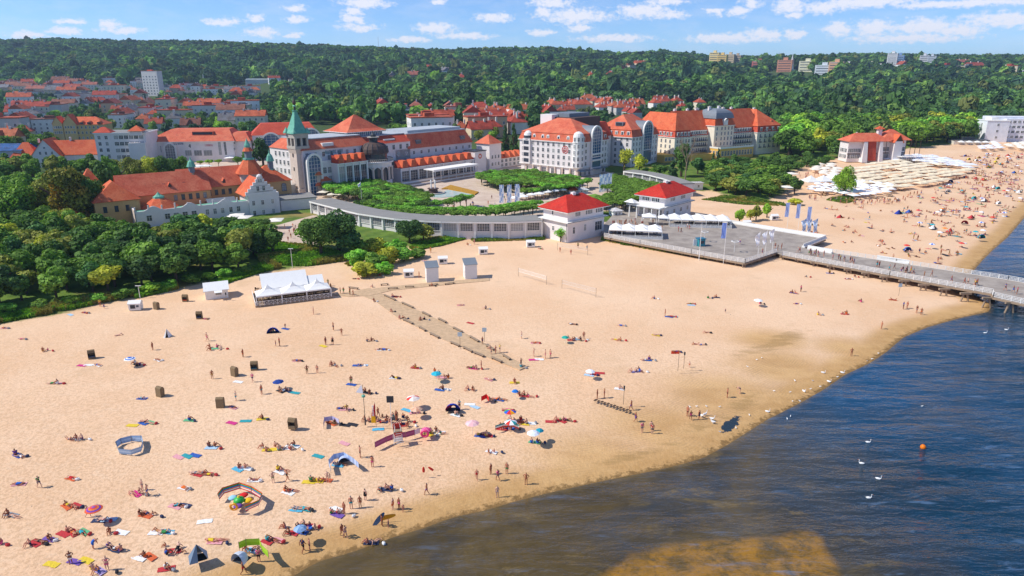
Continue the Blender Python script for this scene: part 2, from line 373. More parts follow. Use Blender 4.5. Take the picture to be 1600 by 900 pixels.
def np_mesh(name,V,Fq,mats,tint=None,smooth=False,attrs=None):
    """mesh from numpy arrays; faces all of one size"""
    V=np.asarray(V,np.float32); Fq=np.asarray(Fq,np.int32); k=Fq.shape[1]
    me=bpy.data.meshes.new(name); me.vertices.add(len(V)); me.vertices.foreach_set('co',V.ravel())
    me.loops.add(Fq.size); me.loops.foreach_set('vertex_index',Fq.ravel()); me.polygons.add(len(Fq))
    me.polygons.foreach_set('loop_start',np.arange(0,Fq.size,k,dtype=np.int32)); me.polygons.foreach_set('loop_total',np.full(len(Fq),k,np.int32))
    me.polygons.foreach_set('use_smooth',np.full(len(Fq),smooth)); me.update(calc_edges=True)
    for x in mats: me.materials.append(M(x))
    if tint is not None:
        a=me.color_attributes.new('tint','FLOAT_COLOR','POINT'); c=np.ones((len(V),4),np.float32); c[:,:3]=tint; a.data.foreach_set('color',c.ravel())
    for n_,arr in (attrs or {}).items():
        a=me.attributes.new(n_,'FLOAT','POINT'); a.data.foreach_set('value',np.asarray(arr,np.float32))
    return me
def add_mesh(name,me,parent=None,loc=None,color=None):
    o=bpy.data.objects.new(name,me); link(o,parent)
    if loc is not None: o.location=loc
    if color is not None: o.color=(*lin(color),1)
    return o
# ---------------------------------------------------------------- ground sheet (sand, dune grass, town soil) and sea
def axis_pts(lo,d0,d1,step,hi,g):
    a=list(np.arange(d0,d1,step)); s=step
    while a[-1]<hi: s*=g; a.append(a[-1]+s)
    s=step
    while a[0]>lo: s*=g; a.insert(0,a[0]-s)
    return np.array(a)
gx=axis_pts(-4200,-190,240,1.25,4800,1.06); gy=axis_pts(-300,50,330,1.25,6500,1.022)
GX,GY=np.meshgrid(gx,gy); GZ=Hf(GX,GY); DS=sdf(GX,GY,SHORE,LANDP); DI=sdf(GX,GY,INL,INLP)
def grid_faces(ny,nx):
    i=np.arange(ny*nx).reshape(ny,nx); return np.stack([i[:-1,:-1],i[:-1,1:],i[1:,1:],i[1:,:-1]],-1).reshape(-1,4)
def pxpoly(pts,z): return [flat(*p,z) for p in pts]
def inpoly(x,y,poly):
    l=list(poly)+[poly[0]]; return sdf(x,y,l,poly)
near=(GY<1500)
# damp tan sand: narrow strip at the water plus the broad raked area seen right of centre
wet=np.clip(1-DS/9.0,0,1)
WP=[((560,845),4),((800,760),9),((950,715),13),((1050,665),15),((1140,620),15),((1230,570),12),((1200,530),9),((1330,540),8),((1450,500),6),((1530,450),5)]
for (p,r) in WP:
    cx,cy=flat(*p,1.2); wet=np.maximum(wet,.72*np.clip(1-np.hypot((GX-cx)/1.3,GY-cy)/(r*1.25),0,1))
dark=np.zeros_like(wet)
for (p,ra,rb,an) in (((1200,540),12,3.6,35),((1235,524),8,2.6,30),((1160,625),10,2.2,45),((1105,655),7,2,40),((1000,700),9,1.4,25),((1300,595),9,1.5,45),((1400,530),7,1.2,35)):
    cx,cy=flat(*p,1.2); a=rad(an); dx,dy=GX-cx,GY-cy; u=dx*math.cos(a)+dy*math.sin(a); v=-dx*math.sin(a)+dy*math.cos(a)
    dark=np.maximum(dark,np.clip(1.25-np.hypot(u/ra,v/rb),0,1))
pud=np.zeros_like(wet)
for (p,ra,rb,an) in (((1143,655),3.6,.85,50),((1160,566),1.3,.4,20)):
    cx,cy=flat(*p,1.2); a=rad(an); dx,dy=GX-cx,GY-cy; u=dx*math.cos(a)+dy*math.sin(a); v=-dx*math.sin(a)+dy*math.cos(a)
    pud=np.maximum(pud,np.clip(1.5-np.hypot(u/ra,v/rb),0,1))
t=MT('sand_ground',0.95,0.15)
nbig=t.noise(0.035,4,0.55); nmid=t.noise(0.35,4,0.6); nfoot=t.noise(2.2,3,0.65); nfine=t.noise(0.9,3,0.6,sc=(1,1.6,1),rot=(0,0,0.4))
sand=t.mix(t.ramp(nbig,0.3,0.7),lin('#e3ba92'),lin('#edc9a5'))
sy_=t.n('ShaderNodeSeparateXYZ'); t.l(t.pos('World'),sy_.inputs[0]); tram=t.ramp(t.math('ADD',sy_.outputs[1],t.math('MULTIPLY',t.noise(0.03,4,0.6),90.0)),120,225,0.40,0.10)
sand=t.mix(t.math('MULTIPLY',tram,t.ramp(nfoot,0.44,0.60,0.0,1.0)),sand,lin('#b8936c'))
sand=t.mix(t.ramp(nfine,0.50,0.72,0.0,0.25),sand,lin('#ecd3b4'))
sand=t.mix(t.ramp(t.noise(0.12,4,0.65),0.56,0.72,0.0,0.30),sand,lin('#c8a780'))
# raked tracks follow the waterline: wave bands over the shore distance
ds=t.attr('shore'); ln=t.n('ShaderNodeTexWave',wave_type='BANDS',bands_direction='X'); cx=t.n('ShaderNodeCombineXYZ'); t.l(t.math('ADD',t.math('MULTIPLY',ds,1.0),t.math('MULTIPLY',t.noise(0.05,2),6.0)),cx.inputs[0]); t.l(cx.outputs[0],ln.inputs['Vector']); ln.inputs['Scale'].default_value=0.62; ln.inputs['Distortion'].default_value=3.5; ln.inputs['Detail'].default_value=3
wetf=t.ramp(t.math('ADD',t.attr('wet'),t.math('MULTIPLY',t.math('SUBTRACT',nbig,0.5),0.5)),0.12,0.62)
wcol=t.mix(t.math('MULTIPLY',t.ramp(ln.outputs['Fac'],0.3,0.8,0.0,0.5),t.ramp(t.noise(0.12,5,0.7),0.38,0.66)),t.mix(t.ramp(t.noise(0.08,5,0.65,sc=(1,2.5,1),rot=(0,0,-0.6)),0.35,0.65),lin('#cfa66c'),lin('#bd9259')),lin('#9c7a50'))
c=t.mix(t.math('MULTIPLY',wetf,0.8),sand,wcol)
df=t.ramp(t.math('ADD',t.attr('dark'),t.math('MULTIPLY',t.math('SUBTRACT',t.noise(0.22,6,0.7,sc=(1,3.4,1),rot=(0,0,-0.75)),0.5),3.2)),0.35,1.1)
c=t.mix(t.ramp(t.math('ADD',ds,t.math('MULTIPLY',t.math('SUBTRACT',t.noise(0.10,4,0.6),0.5),5.0)),0.6,6.5,0.66,0.0),c,t.mix(t.ramp(t.noise(0.5,4,0.6),0.35,0.65),lin('#b28a54'),lin('#c59e68')))
c=t.mix(t.math('MULTIPLY',df,0.48),c,lin('#97794a'))
edge=t.ramp(t.math('ADD',ds,t.math('MULTIPLY',t.math('SUBTRACT',t.noise(0.9,5,0.75),0.5),6.0)),0.1,1.3,1.0,0.0)
c=t.mix(t.math('MULTIPLY',edge,0.8),c,lin('#6f5632'))
pf=t.ramp(t.math('ADD',t.attr('puddle'),t.math('MULTIPLY',t.math('SUBTRACT',t.noise(0.7,5,0.7),0.5),2.2)),0.42,0.6)
c=t.mix(pf,c,lin('#2c3a44'))
# seabed darkens only through the water sheet above it
grass=t.mix(t.ramp(t.noise(0.25,5,0.65),0.35,0.65),lin('#516b2c'),lin('#6a8434'))
grass=t.mix(t.ramp(t.noise(0.06,4,0.6),0.5,0.7),grass,lin('#93824e'))
inl=t.ramp(t.math('ADD',t.attr('inland'),t.math('MULTIPLY',t.math('SUBTRACT',t.noise(0.15,5,0.7),0.5),9.0)),-0.5,3.0)
c=t.mix(inl,c,grass)
forest=t.ramp(t.attr('inland'),150,260); c=t.mix(forest,c,lin('#46582f'))
pav=t.attr('paved'); c=t.mix(t.ramp(pav,0.35,0.65),c,t.mix(t.ramp(t.noise(0.2,4,0.6),0.3,0.7),lin('#c4ad98'),lin('#d6c2ae')))
t.color(c)
t.put(t.b.inputs['Roughness'],t.math('SUBTRACT',0.95,t.math('MULTIPLY',pf,0.85)))
bmp=t.bump(nfoot,0.12,0.9); bmp=t.bump(nmid,0.18,0.6,bmp); t.l(bmp,t.b.inputs['Normal'])
PLAZA=pxpoly([(445,325),(490,322),(640,338),(850,345),(905,330),(985,330),(1000,320),(985,300),(960,270),(900,262),(760,250),(700,262),(560,285),(500,292),(470,300)],3)
STREETS=[(pxpoly([(345,380),(380,366),(440,350),(490,336),(545,345),(548,356),(480,388),(400,394)],3)),pxpoly([(235,262),(440,238),(470,250),(380,262),(300,272)],3),pxpoly([(930,345),(1000,335),(1000,365),(945,368)],3)]
pv=inpoly(GX,GY,PLAZA)
for s_ in STREETS: pv=np.maximum(pv,inpoly(GX,GY,s_))
pv=np.clip(pv/2+0.5,0,1)
V=np.stack([GX,GY,GZ],-1).reshape(-1,3)
me=np_mesh('ground',V,grid_faces(*GX.shape),['sand_ground'],smooth=True,attrs={'wet':wet.ravel(),'dark':dark.ravel(),'puddle':pud.ravel(),'shore':DS.ravel(),'inland':DI.ravel(),'paved':pv.ravel()})
ground=add_mesh('ground',me); ground['kind']='structure'
# sea
sx=axis_pts(-2500,-60,260,2.0,6000,1.12); sy=axis_pts(-900,20,420,2.0,7000,1.1)
SX,SY=np.meshgrid(sx,sy); SD=-sdf(SX,SY,SHORE,LANDP)
bank=inpoly(SX,SY,pxpoly([(880,960),(930,905),(985,868),(1060,848),(1150,838),(1215,838),(1262,826),(1284,836),(1290,860),(1312,890),(1340,960)],0))
brown=np.clip(1-SD/34,0,1)
for (p,r,k) in (((1140,720),26,.95),((1240,690),12,.75),((1150,800),24,.85),((900,820),26,1.0),((700,870),26,1.0),((1270,770),12,.35),((620,900),20,1)):
    cx_,cy_=flat(*p); brown=np.maximum(brown,k*np.clip(1.35-np.hypot(SX-cx_,SY-cy_)/r,0,1))
cx_,cy_=flat(1440,600); 
brown=brown*(1-0.93*sst((SX-2)/62)*sst((SD+4)/14+sst((SX-25)/30)*0.8)); brown=np.maximum(brown,.62*np.clip(1.3-np.hypot((SX-flat(1190,760)[0])/1.0,(SY-flat(1190,760)[1])/1.5)/22,0,1))
t=MT('sea_water',0.08,0.5)
b_=t.math('ADD',t.attr('brown'),t.math('MULTIPLY',t.math('SUBTRACT',t.noise(0.045,6,0.68,dist=1.0),0.5),1.5))
deep=t.mix(t.ramp(t.noise(0.02,3,0.5),0.3,0.7),lin('#0f3347'),lin('#17486a'))
murk=t.mix(t.ramp(t.noise(0.05,5,0.65,dist=0.8),0.3,0.7),lin('#43381d'),lin('#66542b'))
c=t.mix(t.ramp(b_,0.02,0.95,0,1,False),deep,murk)
wisp=t.ramp(t.noise(0.07,7,0.72,dist=1.6,sc=(1,1.8,1)),0.54,0.68,0.0,0.65)
c=t.mix(t.math('MULTIPLY',wisp,t.ramp(b_,0.25,0.6)),c,lin('#7d6838'))
bk=t.ramp(t.math('ADD',t.attr('bank'),t.math('MULTIPLY',t.math('SUBTRACT',t.noise(0.16,5,0.6),0.5),2.2)),-0.7,0.9)
bc=t.mix(t.ramp(t.noise(0.3,6,0.7,dist=0.5),0.40,0.66),lin('#9c701f'),lin('#5c4a20')); bc=t.mix(t.ramp(t.noise(1.6,4,0.7),0.52,0.72,0,0.5),bc,lin('#4d4020'))
c=t.mix(t.math('MULTIPLY',bk,0.9),c,bc)
c=t.mix(t.ramp(t.math('ADD',t.attr('offshore'),t.math('MULTIPLY',t.math('SUBTRACT',t.noise(0.5,4,0.7),0.5),3.0)),-0.4,1.3,0.5,0.0),c,lin('#7d6740'))
t.color(c)
# ripples
wv=t.noise(0.42,4,0.62,sc=(0.42,1.25,1),rot=(0,0,-0.20),dist=0.3); wv2=t.noise(1.35,3,0.6,sc=(0.45,1.2,1),rot=(0,0,-0.30)); wv3=t.noise(0.12,2,0.5,sc=(0.35,1.0,1),rot=(0,0,-0.22))
calm=t.ramp(t.attr('offshore'),0,26,0.45,1.0)
bb=t.bump(t.math('MULTIPLY',wv3,calm),2.9,1.0); bb=t.bump(t.math('MULTIPLY',wv,calm),0.85,1.0,bb); bb=t.bump(t.math('MULTIPLY',wv2,calm),0.12,1.0,bb)
t.l(bb,t.b.inputs['Normal'])
cr=t.ramp(t.noise(0.5,5,0.6,sc=(0.30,1.35,1),rot=(0,0,-0.22),dist=0.3),0.58,0.72,0,1); cr=t.math('MULTIPLY',cr,t.ramp(t.attr('offshore'),2,30,.16,.42)); t.color(t.mix(cr,c,lin('#6f8fb4')))  # pale blue streaks: highlights on the wave crests put into the colour
me=np_mesh('sea',np.stack([SX,SY,SX*0],-1).reshape(-1,3),grid_faces(*SX.shape),['sea_water'],smooth=True,attrs={'brown':brown.ravel(),'bank':bank.ravel(),'offshore':SD.ravel()})
sea=add_mesh('water',me); sea['kind']='structure'
# ---------------------------------------------------------------- air: one pale closed box round camera and scene
hz=bpy.data.materials.new('haze_air'); hz.use_nodes=True; hz.node_tree.nodes.clear(); ho=hz.node_tree.nodes.new('ShaderNodeOutputMaterial'); hv=hz.node_tree.nodes.new('ShaderNodeVolumePrincipled')
hv.inputs['Color'].default_value=(0.56,0.76,1.0,1); hv.inputs['Density'].default_value=0.00008; hv.inputs['Anisotropy'].default_value=0.2; hz.node_tree.links.new(hv.outputs[0],ho.inputs['Volume'])
hm=MB(); hm.box(-6500,7500,-1500,9000,-420,230); MATS['haze_air']=hz; ho_=hm.build('haze','haze_air'); ho_['kind']='stuff'
# ---------------------------------------------------------------- building kit
def win_mesh(w,h,style='plain',cache={}):
    k=(round(w,2),round(h,2),style)
    if k in cache: return cache[k]
    m=MB(); f=0.11 if style!='dark' else 0.05; d0,d1=-0.10,0.03
    m.box(-w/2,w/2,-0.045,0.02,0,h,1)
    m.box(-w/2-f,-w/2,d0,d1,-f,h+f,0); m.box(w/2,w/2+f,d0,d1,-f,h+f,0); m.box(-w/2,w/2,d0,d1,h,h+f,0); m.box(-w/2-f-.05,w/2+f+.05,d0-.08,d1,-f-.04,0.0,0)
    nv={'plain':1,'lattice':4,'wide':2,'dark':1,'glass':2,'none':0}.get(style.split('_')[0],1); nh={'lattice':4,'glass':3,'none':0}.get(style.split('_')[0],1)
    for i in range(nv): x=-w/2+w*(i+1)/(nv+1); m.box(x-.035,x+.035,-0.075,-0.04,0,h,0)
    for j in range(nh): z=h*(j+1)/(nh+1) if nh>1 else h*0.62; m.box(-w/2,w/2,-0.07,-0.04,z-.03,z+.03,0)
    if 'arch' in style:
        n=8; pts=[(w/2*math.cos(math.pi*i/n),h+f*0+w/2*math.sin(math.pi*i/n)) for i in range(n+1)]
        m.face([(x,-0.05,z) for x,z in pts][::-1],1)
        for a,b in zip(pts[:-1],pts[1:]): m.tube((a[0]*1.06,-0.06,a[1]+.04),(b[0]*1.06,-0.06,b[1]+.04),0.09,n=4,m=0)
    frame={'dark':'dark_metal'}.get(style.split('_')[0],'white_paint')
    cache[k]=m.mesh('window',[frame,'window_glass']); return cache[k]
ANG={'f':0,'l':-math.pi/2,'r':math.pi/2,'b':math.pi}
class Bld:
    def __init__(s,name,label,cat,C,ang,z=None,group=None):
        p=at(*C) if z is None else at(*C,z); s.z0=p.z; s.o=p; s.a=rad(ang); s.root=thing(name,label,cat,(p.x,p.y,p.z),s.a,group); s.n={}; s.rest={}
    def ray(s,px,py):
        x=(px-800)/F; v=(450-py)/F; d=Vector((x, math.cos(TH)+v*math.sin(TH), -math.sin(TH)+v*math.cos(TH)))
        o=Vector((0,0,CAMH))-s.o; c,q=math.cos(s.a),math.sin(s.a)
        return Vector((o.x*c+o.y*q,-o.x*q+o.y*c,o.z)),Vector((d.x*c+d.y*q,-d.x*q+d.y*c,d.z))
    def on_v(s,px,py,v=0): o,d=s.ray(px,py); t=(v-o.y)/d.y; p=o+d*t; return p.x,p.z
    def on_u(s,px,py,u=0): o,d=s.ray(px,py); t=(u-o.x)/d.x; p=o+d*t; return p.y,p.z
    def on_z(s,px,py,z): o,d=s.ray(px,py); t=(z-o.z)/d.z; p=o+d*t; return p.x,p.y
    def part(s,name,mats,fn,color=None,parent=None,smooth=False,label=None):
        m=MB(); fn(m); o=m.build(name,mats,parent or s.root,color,smooth)
        if label: o['label']=label
        return o
    def mesh(s,name,me,loc,rz,parent=None,color=None):
        k=s.n.get(name,0)
        if k>=(100 if parent is None else 10**6):
            s.rest.setdefault(name,[]).append((me,loc,rz)); return None
        s.n[name]=k+1; o=bpy.data.objects.new(name,me); o.location=loc; o.rotation_euler[2]=rz
        if color is not None: o.color=(*lin(color),1)
        return link(o,parent or s.root)
    def win(s,side,fix,a,z,w,h,style='plain',name='window',parent=None):
        loc=(a,fix,z) if side in 'fb' else (fix,a,z)
        return s.mesh(name,win_mesh(w,h,style),loc,ANG[side],parent)
    def row(s,side,fix,a0,a1,n,zs,w,h,style='plain',skip=()):
        for z in (zs if isinstance(zs,(list,tuple)) else [zs]):
            for i in range(n):
                if i in skip: continue
                s.win(side,fix,a0+(a1-a0)*(i+0.5)/n,z,w,h,style)
    def done(s):
        for name,lst in s.rest.items():
            m=MB()
            for me,loc,rz in lst:
                c,q=math.cos(rz),math.sin(rz); b=len(m.v)
                m.v+=[(v.co.x*c-v.co.y*q+loc[0],v.co.x*q+v.co.y*c+loc[1],v.co.z+loc[2]) for v in me.vertices]
                for p in me.polygons: m.f.append(tuple(b+i for i in p.vertices)); m.m.append(p.material_index)
            o=m.build(name,[x.name for x in lst[0][0].materials],s.root); o['kind']='stuff'
        return s.root
def dormer(m,u,v,z,w=1.6,h=1.7,d=2.2,rh=0.7,mw=1,mr=0,side='f'):
    """little gabled dormer: walls mw, roof mr; front face on side"""
    if side=='f':
        m.box(u-w/2,u+w/2,v,v+d,z,z+h,mw); m.gable(u-w/2,u+w/2,v,v+d,z+h,rh,0.15,mr,'y',mw,th=0.08)
    else:
        m.box(v,v+d,u-w/2,u+w/2,z,z+h,mw); m.gable(v,v+d,u-w/2,u+w/2,z+h,rh,0.15,mr,'x',mw,th=0.08)
def chimney(B,u,v,z,w=0.9,d=0.9,h=2.0,parent=None,mat='white_plaster'):
    def f(m): m.box(u-w/2,u+w/2,v-d/2,v+d/2,z,z+h); m.box(u-w/2-.12,u+w/2+.12,v-d/2-.12,v+d/2+.12,z+h,z+h+.2); m.tube((u,v,z+h+.2),(u,v,z+h+.6),0.18,0.16,8)
    return B.part('chimney',mat,f,parent=parent)
def arch_pts(cx,z0,w,hs,n=14):
    """arched outline (x,z): straight sides up hs then a half circle"""
    return [(cx-w/2,z0)]+[(cx+w/2*math.cos(math.pi-math.pi*i/n),z0+hs+w/2*math.sin(math.pi-math.pi*i/n)) for i in range(n+1)]+[(cx+w/2,z0)]
def barrel(m,cx,w,v0,v1,z0,hs,t=0.5,mo=0,mg=1,n=14,ring=0.7):
    """vault along v with a moulded arch at its front end and glass inside"""
    outr=arch_pts(cx,z0,w,hs,n)
    for a,b in zip(outr[:-1],outr[1:]): m.face([(a[0],v0,a[1]),(b[0],v0,b[1]),(b[0],v1,b[1]),(a[0],v1,a[1])],mo)
    inn=arch_pts(cx,z0,w-2*ring,hs,n); o2=arch_pts(cx,z0,w+0.5,hs,n)
    for i in range(len(outr)-1):
        m.face([(o2[i][0],v0-.35,o2[i][1]),(o2[i+1][0],v0-.35,o2[i+1][1]),(inn[i+1][0],v0-.35,inn[i+1][1]),(inn[i][0],v0-.35,inn[i][1])],2)
        m.face([(o2[i][0],v0-.35,o2[i][1]),(o2[i+1][0],v0-.35,o2[i+1][1]),(o2[i+1][0],v0+.5,o2[i+1][1]),(o2[i][0],v0+.5,o2[i][1])],2)
        m.face([(inn[i][0],v0-.35,inn[i][1]),(inn[i+1][0],v0-.35,inn[i+1][1]),(inn[i+1][0],v0+.2,inn[i+1][1]),(inn[i][0],v0+.2,inn[i][1])],2)
    m.face([(x,v0+.1,z) for x,z in inn][::-1],mg)
    for i in range(1,4): x=cx-w/2+ring+(w-2*ring)*i/4; zt=z0+hs+math.sqrt(max(0,((w/2-ring)**2-(x-cx)**2))); m.box(x-.06,x+.06,v0,v0+.09,z0,zt,2)
    k=0
    while z0+1.6*(k+1)<z0+hs+w/2-ring:
        z=z0+1.6*(k+1); hw=(w/2-ring) if z<z0+hs else math.sqrt(max(0,(w/2-ring)**2-(z-z0-hs)**2)); m.box(cx-hw,cx+hw,v0,v0+.085,z-.05,z+.05,2); k+=1
def words(text,size,mat,B,loc,rz,parent=None,name='lettering',ext=0.04,color=None):
    cu=bpy.data.curves.new(name,'FONT'); cu.body=text; cu.size=size; cu.align_x='CENTER'; cu.align_y='CENTER'; cu.extrude=ext; cu.resolution_u=2
    o=bpy.data.objects.new('tmp',cu); COL.objects.link(o); dg=bpy.context.evaluated_depsgraph_get(); me=bpy.data.meshes.new_from_object(o.evaluated_get(dg)); bpy.data.objects.remove(o)
    me.materials.clear(); me.materials.append(M(mat)); x=bpy.data.objects.new(name,me); link(x,parent)
    x.location=loc; x.rotation_euler=(math.pi/2,0,rz)
    if color is not None: x.color=(*lin(color),1)
    return x
def strokes(n,h,mat,loc,rz,parent,color,seed=1,name='lettering'):
    """row of letter-sized strokes for writing too small to read in the photo"""
    g=random.Random(seed); m=MB(); x=-n*h*.36
    for k in range(n):
        w_=h*g.uniform(.38,.62); t_=h*.13; z0=-h/2; m.box(x,x+t_,-.04,0,z0,z0+h)
        if g.random()<.6: m.box(x+w_-t_,x+w_,-.04,0,z0,z0+h)
        for f in g.sample((0.0,.43,.87),2): m.box(x+t_,x+w_-t_,-.04,0,z0+h*f,z0+h*f+t_)
        x+=w_+h*.2
    o=m.build(name,mat,parent,color); o.location=loc; o.rotation_euler=(0,0,rz); return o
# ================================================================ pier pavilions
def pavilion(name,label,C,ang,Rpx,Lpx,eavepx,ledgepx,apexpx,porch,z):
    B=Bld(name,label,'restaurant pavilion',C,ang,z)
    U=B.on_v(*Rpx)[0]; Vv=B.on_u(*Lpx)[0]; ze=B.on_v(C[0],eavepx)[1]; zl=B.on_v(C[0],ledgepx)[1]
    cu,cv=U/2,Vv/2; o,d=B.ray(C[0]+3,apexpx); t=((cu-o.x)+(cv-o.y))/(d.x+d.y); za=(o+d*t).z
    B.part('wall','white_plaster',lambda m:(m.box(0,U,0,Vv,-2.5,zl),m.box(.25,U-.25,.25,Vv-.25,zl,ze)))
    B.part('balcony_ledge',['white_paint','lead_grey'],lambda m:(m.box(-1.0,U+1.0,-1.0,Vv+1.0,zl-.15,zl+.12,0),m.box(-1.0,U+1.0,-1.07,-1.0,zl-.17,zl+.02,1)))
    r=B.part('roof',['roof_scarlet','white_paint'],lambda m:(m.hip(0,U,0,Vv,ze,za-ze-.1,1.2,0,inset=min(U,Vv)/2+.3),m.box(-1.1,U+1.1,-1.1,Vv+1.1,ze-.45,ze-.16,1)))
    B.part('roof_lantern',['white_paint','dark_metal'],lambda m:(m.box(cu-1.1,cu+.3,cv-.6,cv+.6,za-.9,za+.5,0),m.box(cu+.4,cu+1.9,cv-.8,cv+.8,za-1.2,za-.1,1)),parent=r)
    wh=ze-zl
    for a,n in ((U*.28,3),(U*.58,4),(U*.86,4)) if not porch else ((U*.3,4),(U*.68,4)):
        for i in range(n): B.win('f',.25,a+(i-(n-1)/2)*.85,zl+wh*.42,.62,wh*.36,'none')
    for a,n in (((Vv*.35,4),(Vv*.72,4)) if porch else ((Vv*.6,1),)):
        for i in range(n): B.win('l',.25,a+(i-(n-1)/2)*.8,zl+wh*.42,.6,wh*.36,'none')
    if porch:
        B.part('porch_roof','white_paint',lambda m:m.box(-4.2,-1.0,-0.6,Vv+2.5,zl-.2,zl+.15))
        for k in range(5): B.part('porch_column','white_paint',lambda m,k=k:(m.box(-3.9,-3.55,-0.3+k*(Vv+2)/4.2,.05+k*(Vv+2)/4.2,-2,zl-.2)))
        for k in range(3): B.win('l',0,2+k*(Vv-3)/2.2,zl*.18,1.9,zl*.55,'wide')
        for k in range(4): B.win('f',0,2.2+k*(U-4)/3.2,zl*.35,1.3,zl*.3)
        B.part('awning','canvas_white',lambda m:(m.frust(-5.2,-1.6,Vv-1.5,Vv+3,zl+.9,-3.6,-3.2,Vv+.5,Vv+1,zl+2.1)))
    else:
        for a,w_,h_,z_ in ((U*.17,1.0,2.1,zl*.32),(U*.47,1.0,2.1,zl*.36)): B.win('f',0,a,z_,w_,h_)
        B.win('f',0,U*.84,zl*.24,3.4,zl*.5,'wide'); B.win('l',0,Vv*.55,zl*.4,.8,1.4)
        B.part('downpipe','dark_metal',lambda m:m.tube((-.08,.3,-1),(-.08,.3,zl),.06))
    return B
P1=pavilion('pier_pavilion','white two storey pavilion with bright red hipped roof at the end of the curved gallery',(886,376),41,(943,366),(847,368),331,348,302,False,2.4); P1.done()
P2=pavilion('pier_pavilion','white pavilion with bright red roof and columned porch behind the pier forecourt tents',(1037,344),47,(1079,330),(996,333),309,324,284,True,3.0); P2.done()
# ================================================================ curved gallery
def gallery(name,label,line,h,depth,side,win=True,ref=None):
    """line: world points of the outer wall foot; roof slab behind it"""
    p0=line[0]; root=thing(name,label,'gallery',(p0[0],p0[1],3.0))
    L_=[Vector((x-p0[0],y-p0[1],0)) for x,y in line]
    # resample into bays
    seg=[0]; 
    for a,b in zip(L_[:-1],L_[1:]): seg.append(seg[-1]+(b-a).length)
    def P(s):
        s=min(max(s,0),seg[-1]-1e-3)
        for i in range(len(L_)-1):
            if s<=seg[i+1]: return L_[i].lerp(L_[i+1],(s-seg[i])/(seg[i+1]-seg[i]))
    nb=max(3,int(seg[-1]/5.6)); pts=[P(seg[-1]*i/nb) for i in range(nb+1)]
    nor=[]
    for i in range(nb+1):
        d=(pts[min(i+1,nb)]-pts[max(i-1,0)]).normalized(); nor.append(Vector((-d.y,d.x,0))*side)
    wall=MB(); roof=MB(); trim=MB()
    for i in range(nb):
        a,b=pts[i],pts[i+1]; na,nb_=nor[i]*depth,nor[i+1]*depth
        A=[a,b,b+nb_,a+na]
        wall.prism([(q.x,q.y) for q in (A if side>0 else A[::-1])],-3,h-.35)
        oa,ob=a-nor[i]*.9,b-nor[i+1]*.9; B_=[oa,ob,b+nb_*1.06,a+na*1.06]
        roof.prism([(q.x,q.y) for q in (B_ if side>0 else B_[::-1])],h-.33,h+.1)
        trim.bar(oa-nor[i]*.04+Vector((0,0,h-.6)),ob-nor[i+1]*.04+Vector((0,0,h-.6)),.12,.55)
    wall.build('wall','white_plaster',root); roof.build('roof','roof_felt',root); trim.build('cornice','white_paint',root)
    for i in range(nb+1):
        m=MB(); d=nor[i]; t_=Vector((d.y,-d.x,0)); q=pts[i]; m.bar(q-d*.28-t_*.3+Vector((0,0,-3)),q-d*.28+t_*.3+Vector((0,0,-3)),.5,h+2.4); m.build('pier_strip','white_paint',root)
    if win:
        for i in range(nb):
            a,b=pts[i],pts[i+1]; mid=(a+b)/2; d=(b-a); w_=d.length-1.5
            o=bpy.data.objects.new('window',win_mesh(round(w_,1),2.5,'lattice')); n_=nor[i].lerp(nor[i+1],.5).normalized()
            o.location=mid-n_*.05*1+Vector((0,0,1.55)); o.rotation_euler[2]=math.atan2(d.y,d.x)+(0 if side>0 else math.pi); link(o,root)
    return root
gl=[flat(*p,3) for p in ((488,333),(520,342),(560,353),(616,362),(680,367),(750,368),(800,368),(846,366))]
gallery('curved_gallery','long curved white beach gallery with a flat grey roof and lattice windows',gl,4.9,8.0,1)
gr_=[flat(*p,3) for p in ((1062,303),(1040,294),(1010,286),(975,281))]
gallery('curved_gallery','short curved gallery with flat grey roof behind the pavilion with the porch',gr_,4.6,6.5,-1)
m_root=thing('terrace_annex','low white annex with dark flat roof between lighthouse and gabled white house','annex',tuple(at(440,330,3)),rad(30))
MB().box(0,14,0,12,-1,4.2).build('wall','white_plaster',m_root); MB().box(-.4,14.4,-.4,12.4,4.2,4.6).build('roof','roof_felt',m_root)
# ================================================================ lighthouse
B=Bld('lighthouse','tall pale stone lighthouse tower with green copper spire beside the bathhouse','lighthouse',(469,306),48,3); S=6.0
zs=20.8
def shaft(m):
    m.box(-.5,S+.5,-.5,S+.5,-1,3.0); m.frust(0,S,0,S,3.0,.2,S-.2,.2,S-.2,zs-2.5)
    m.frust(.2,S-.2,.2,S-.2,zs-2.5,-.35,S+.35,-.35,S+.35,zs-.4)
B.part('shaft','stone_pink',shaft)
def belv(m):
    m.box(-.5,S+.5,-.5,S+.5,zs-.4,zs+.8)
    for (x,y) in ((-.3,-.3),(S/2-.45,-.3),(S-.6,-.3),(-.3,S-.6),(S/2-.45,S-.6),(S-.6,S-.6),(-.3,S/2-.45),(S-.6,S/2-.45)): m.box(x,x+.9,y,y+.9,zs+.8,zs+4.2)
    m.box(-.4,S+.4,-.4,S+.4,zs+4.2,zs+6.2)
B.part('belvedere','stone_grey',belv); B.part('belvedere_core','dark_metal',lambda m:m.box(.6,S-.6,.6,S-.6,zs+.8,zs+4.2))
c=S/2
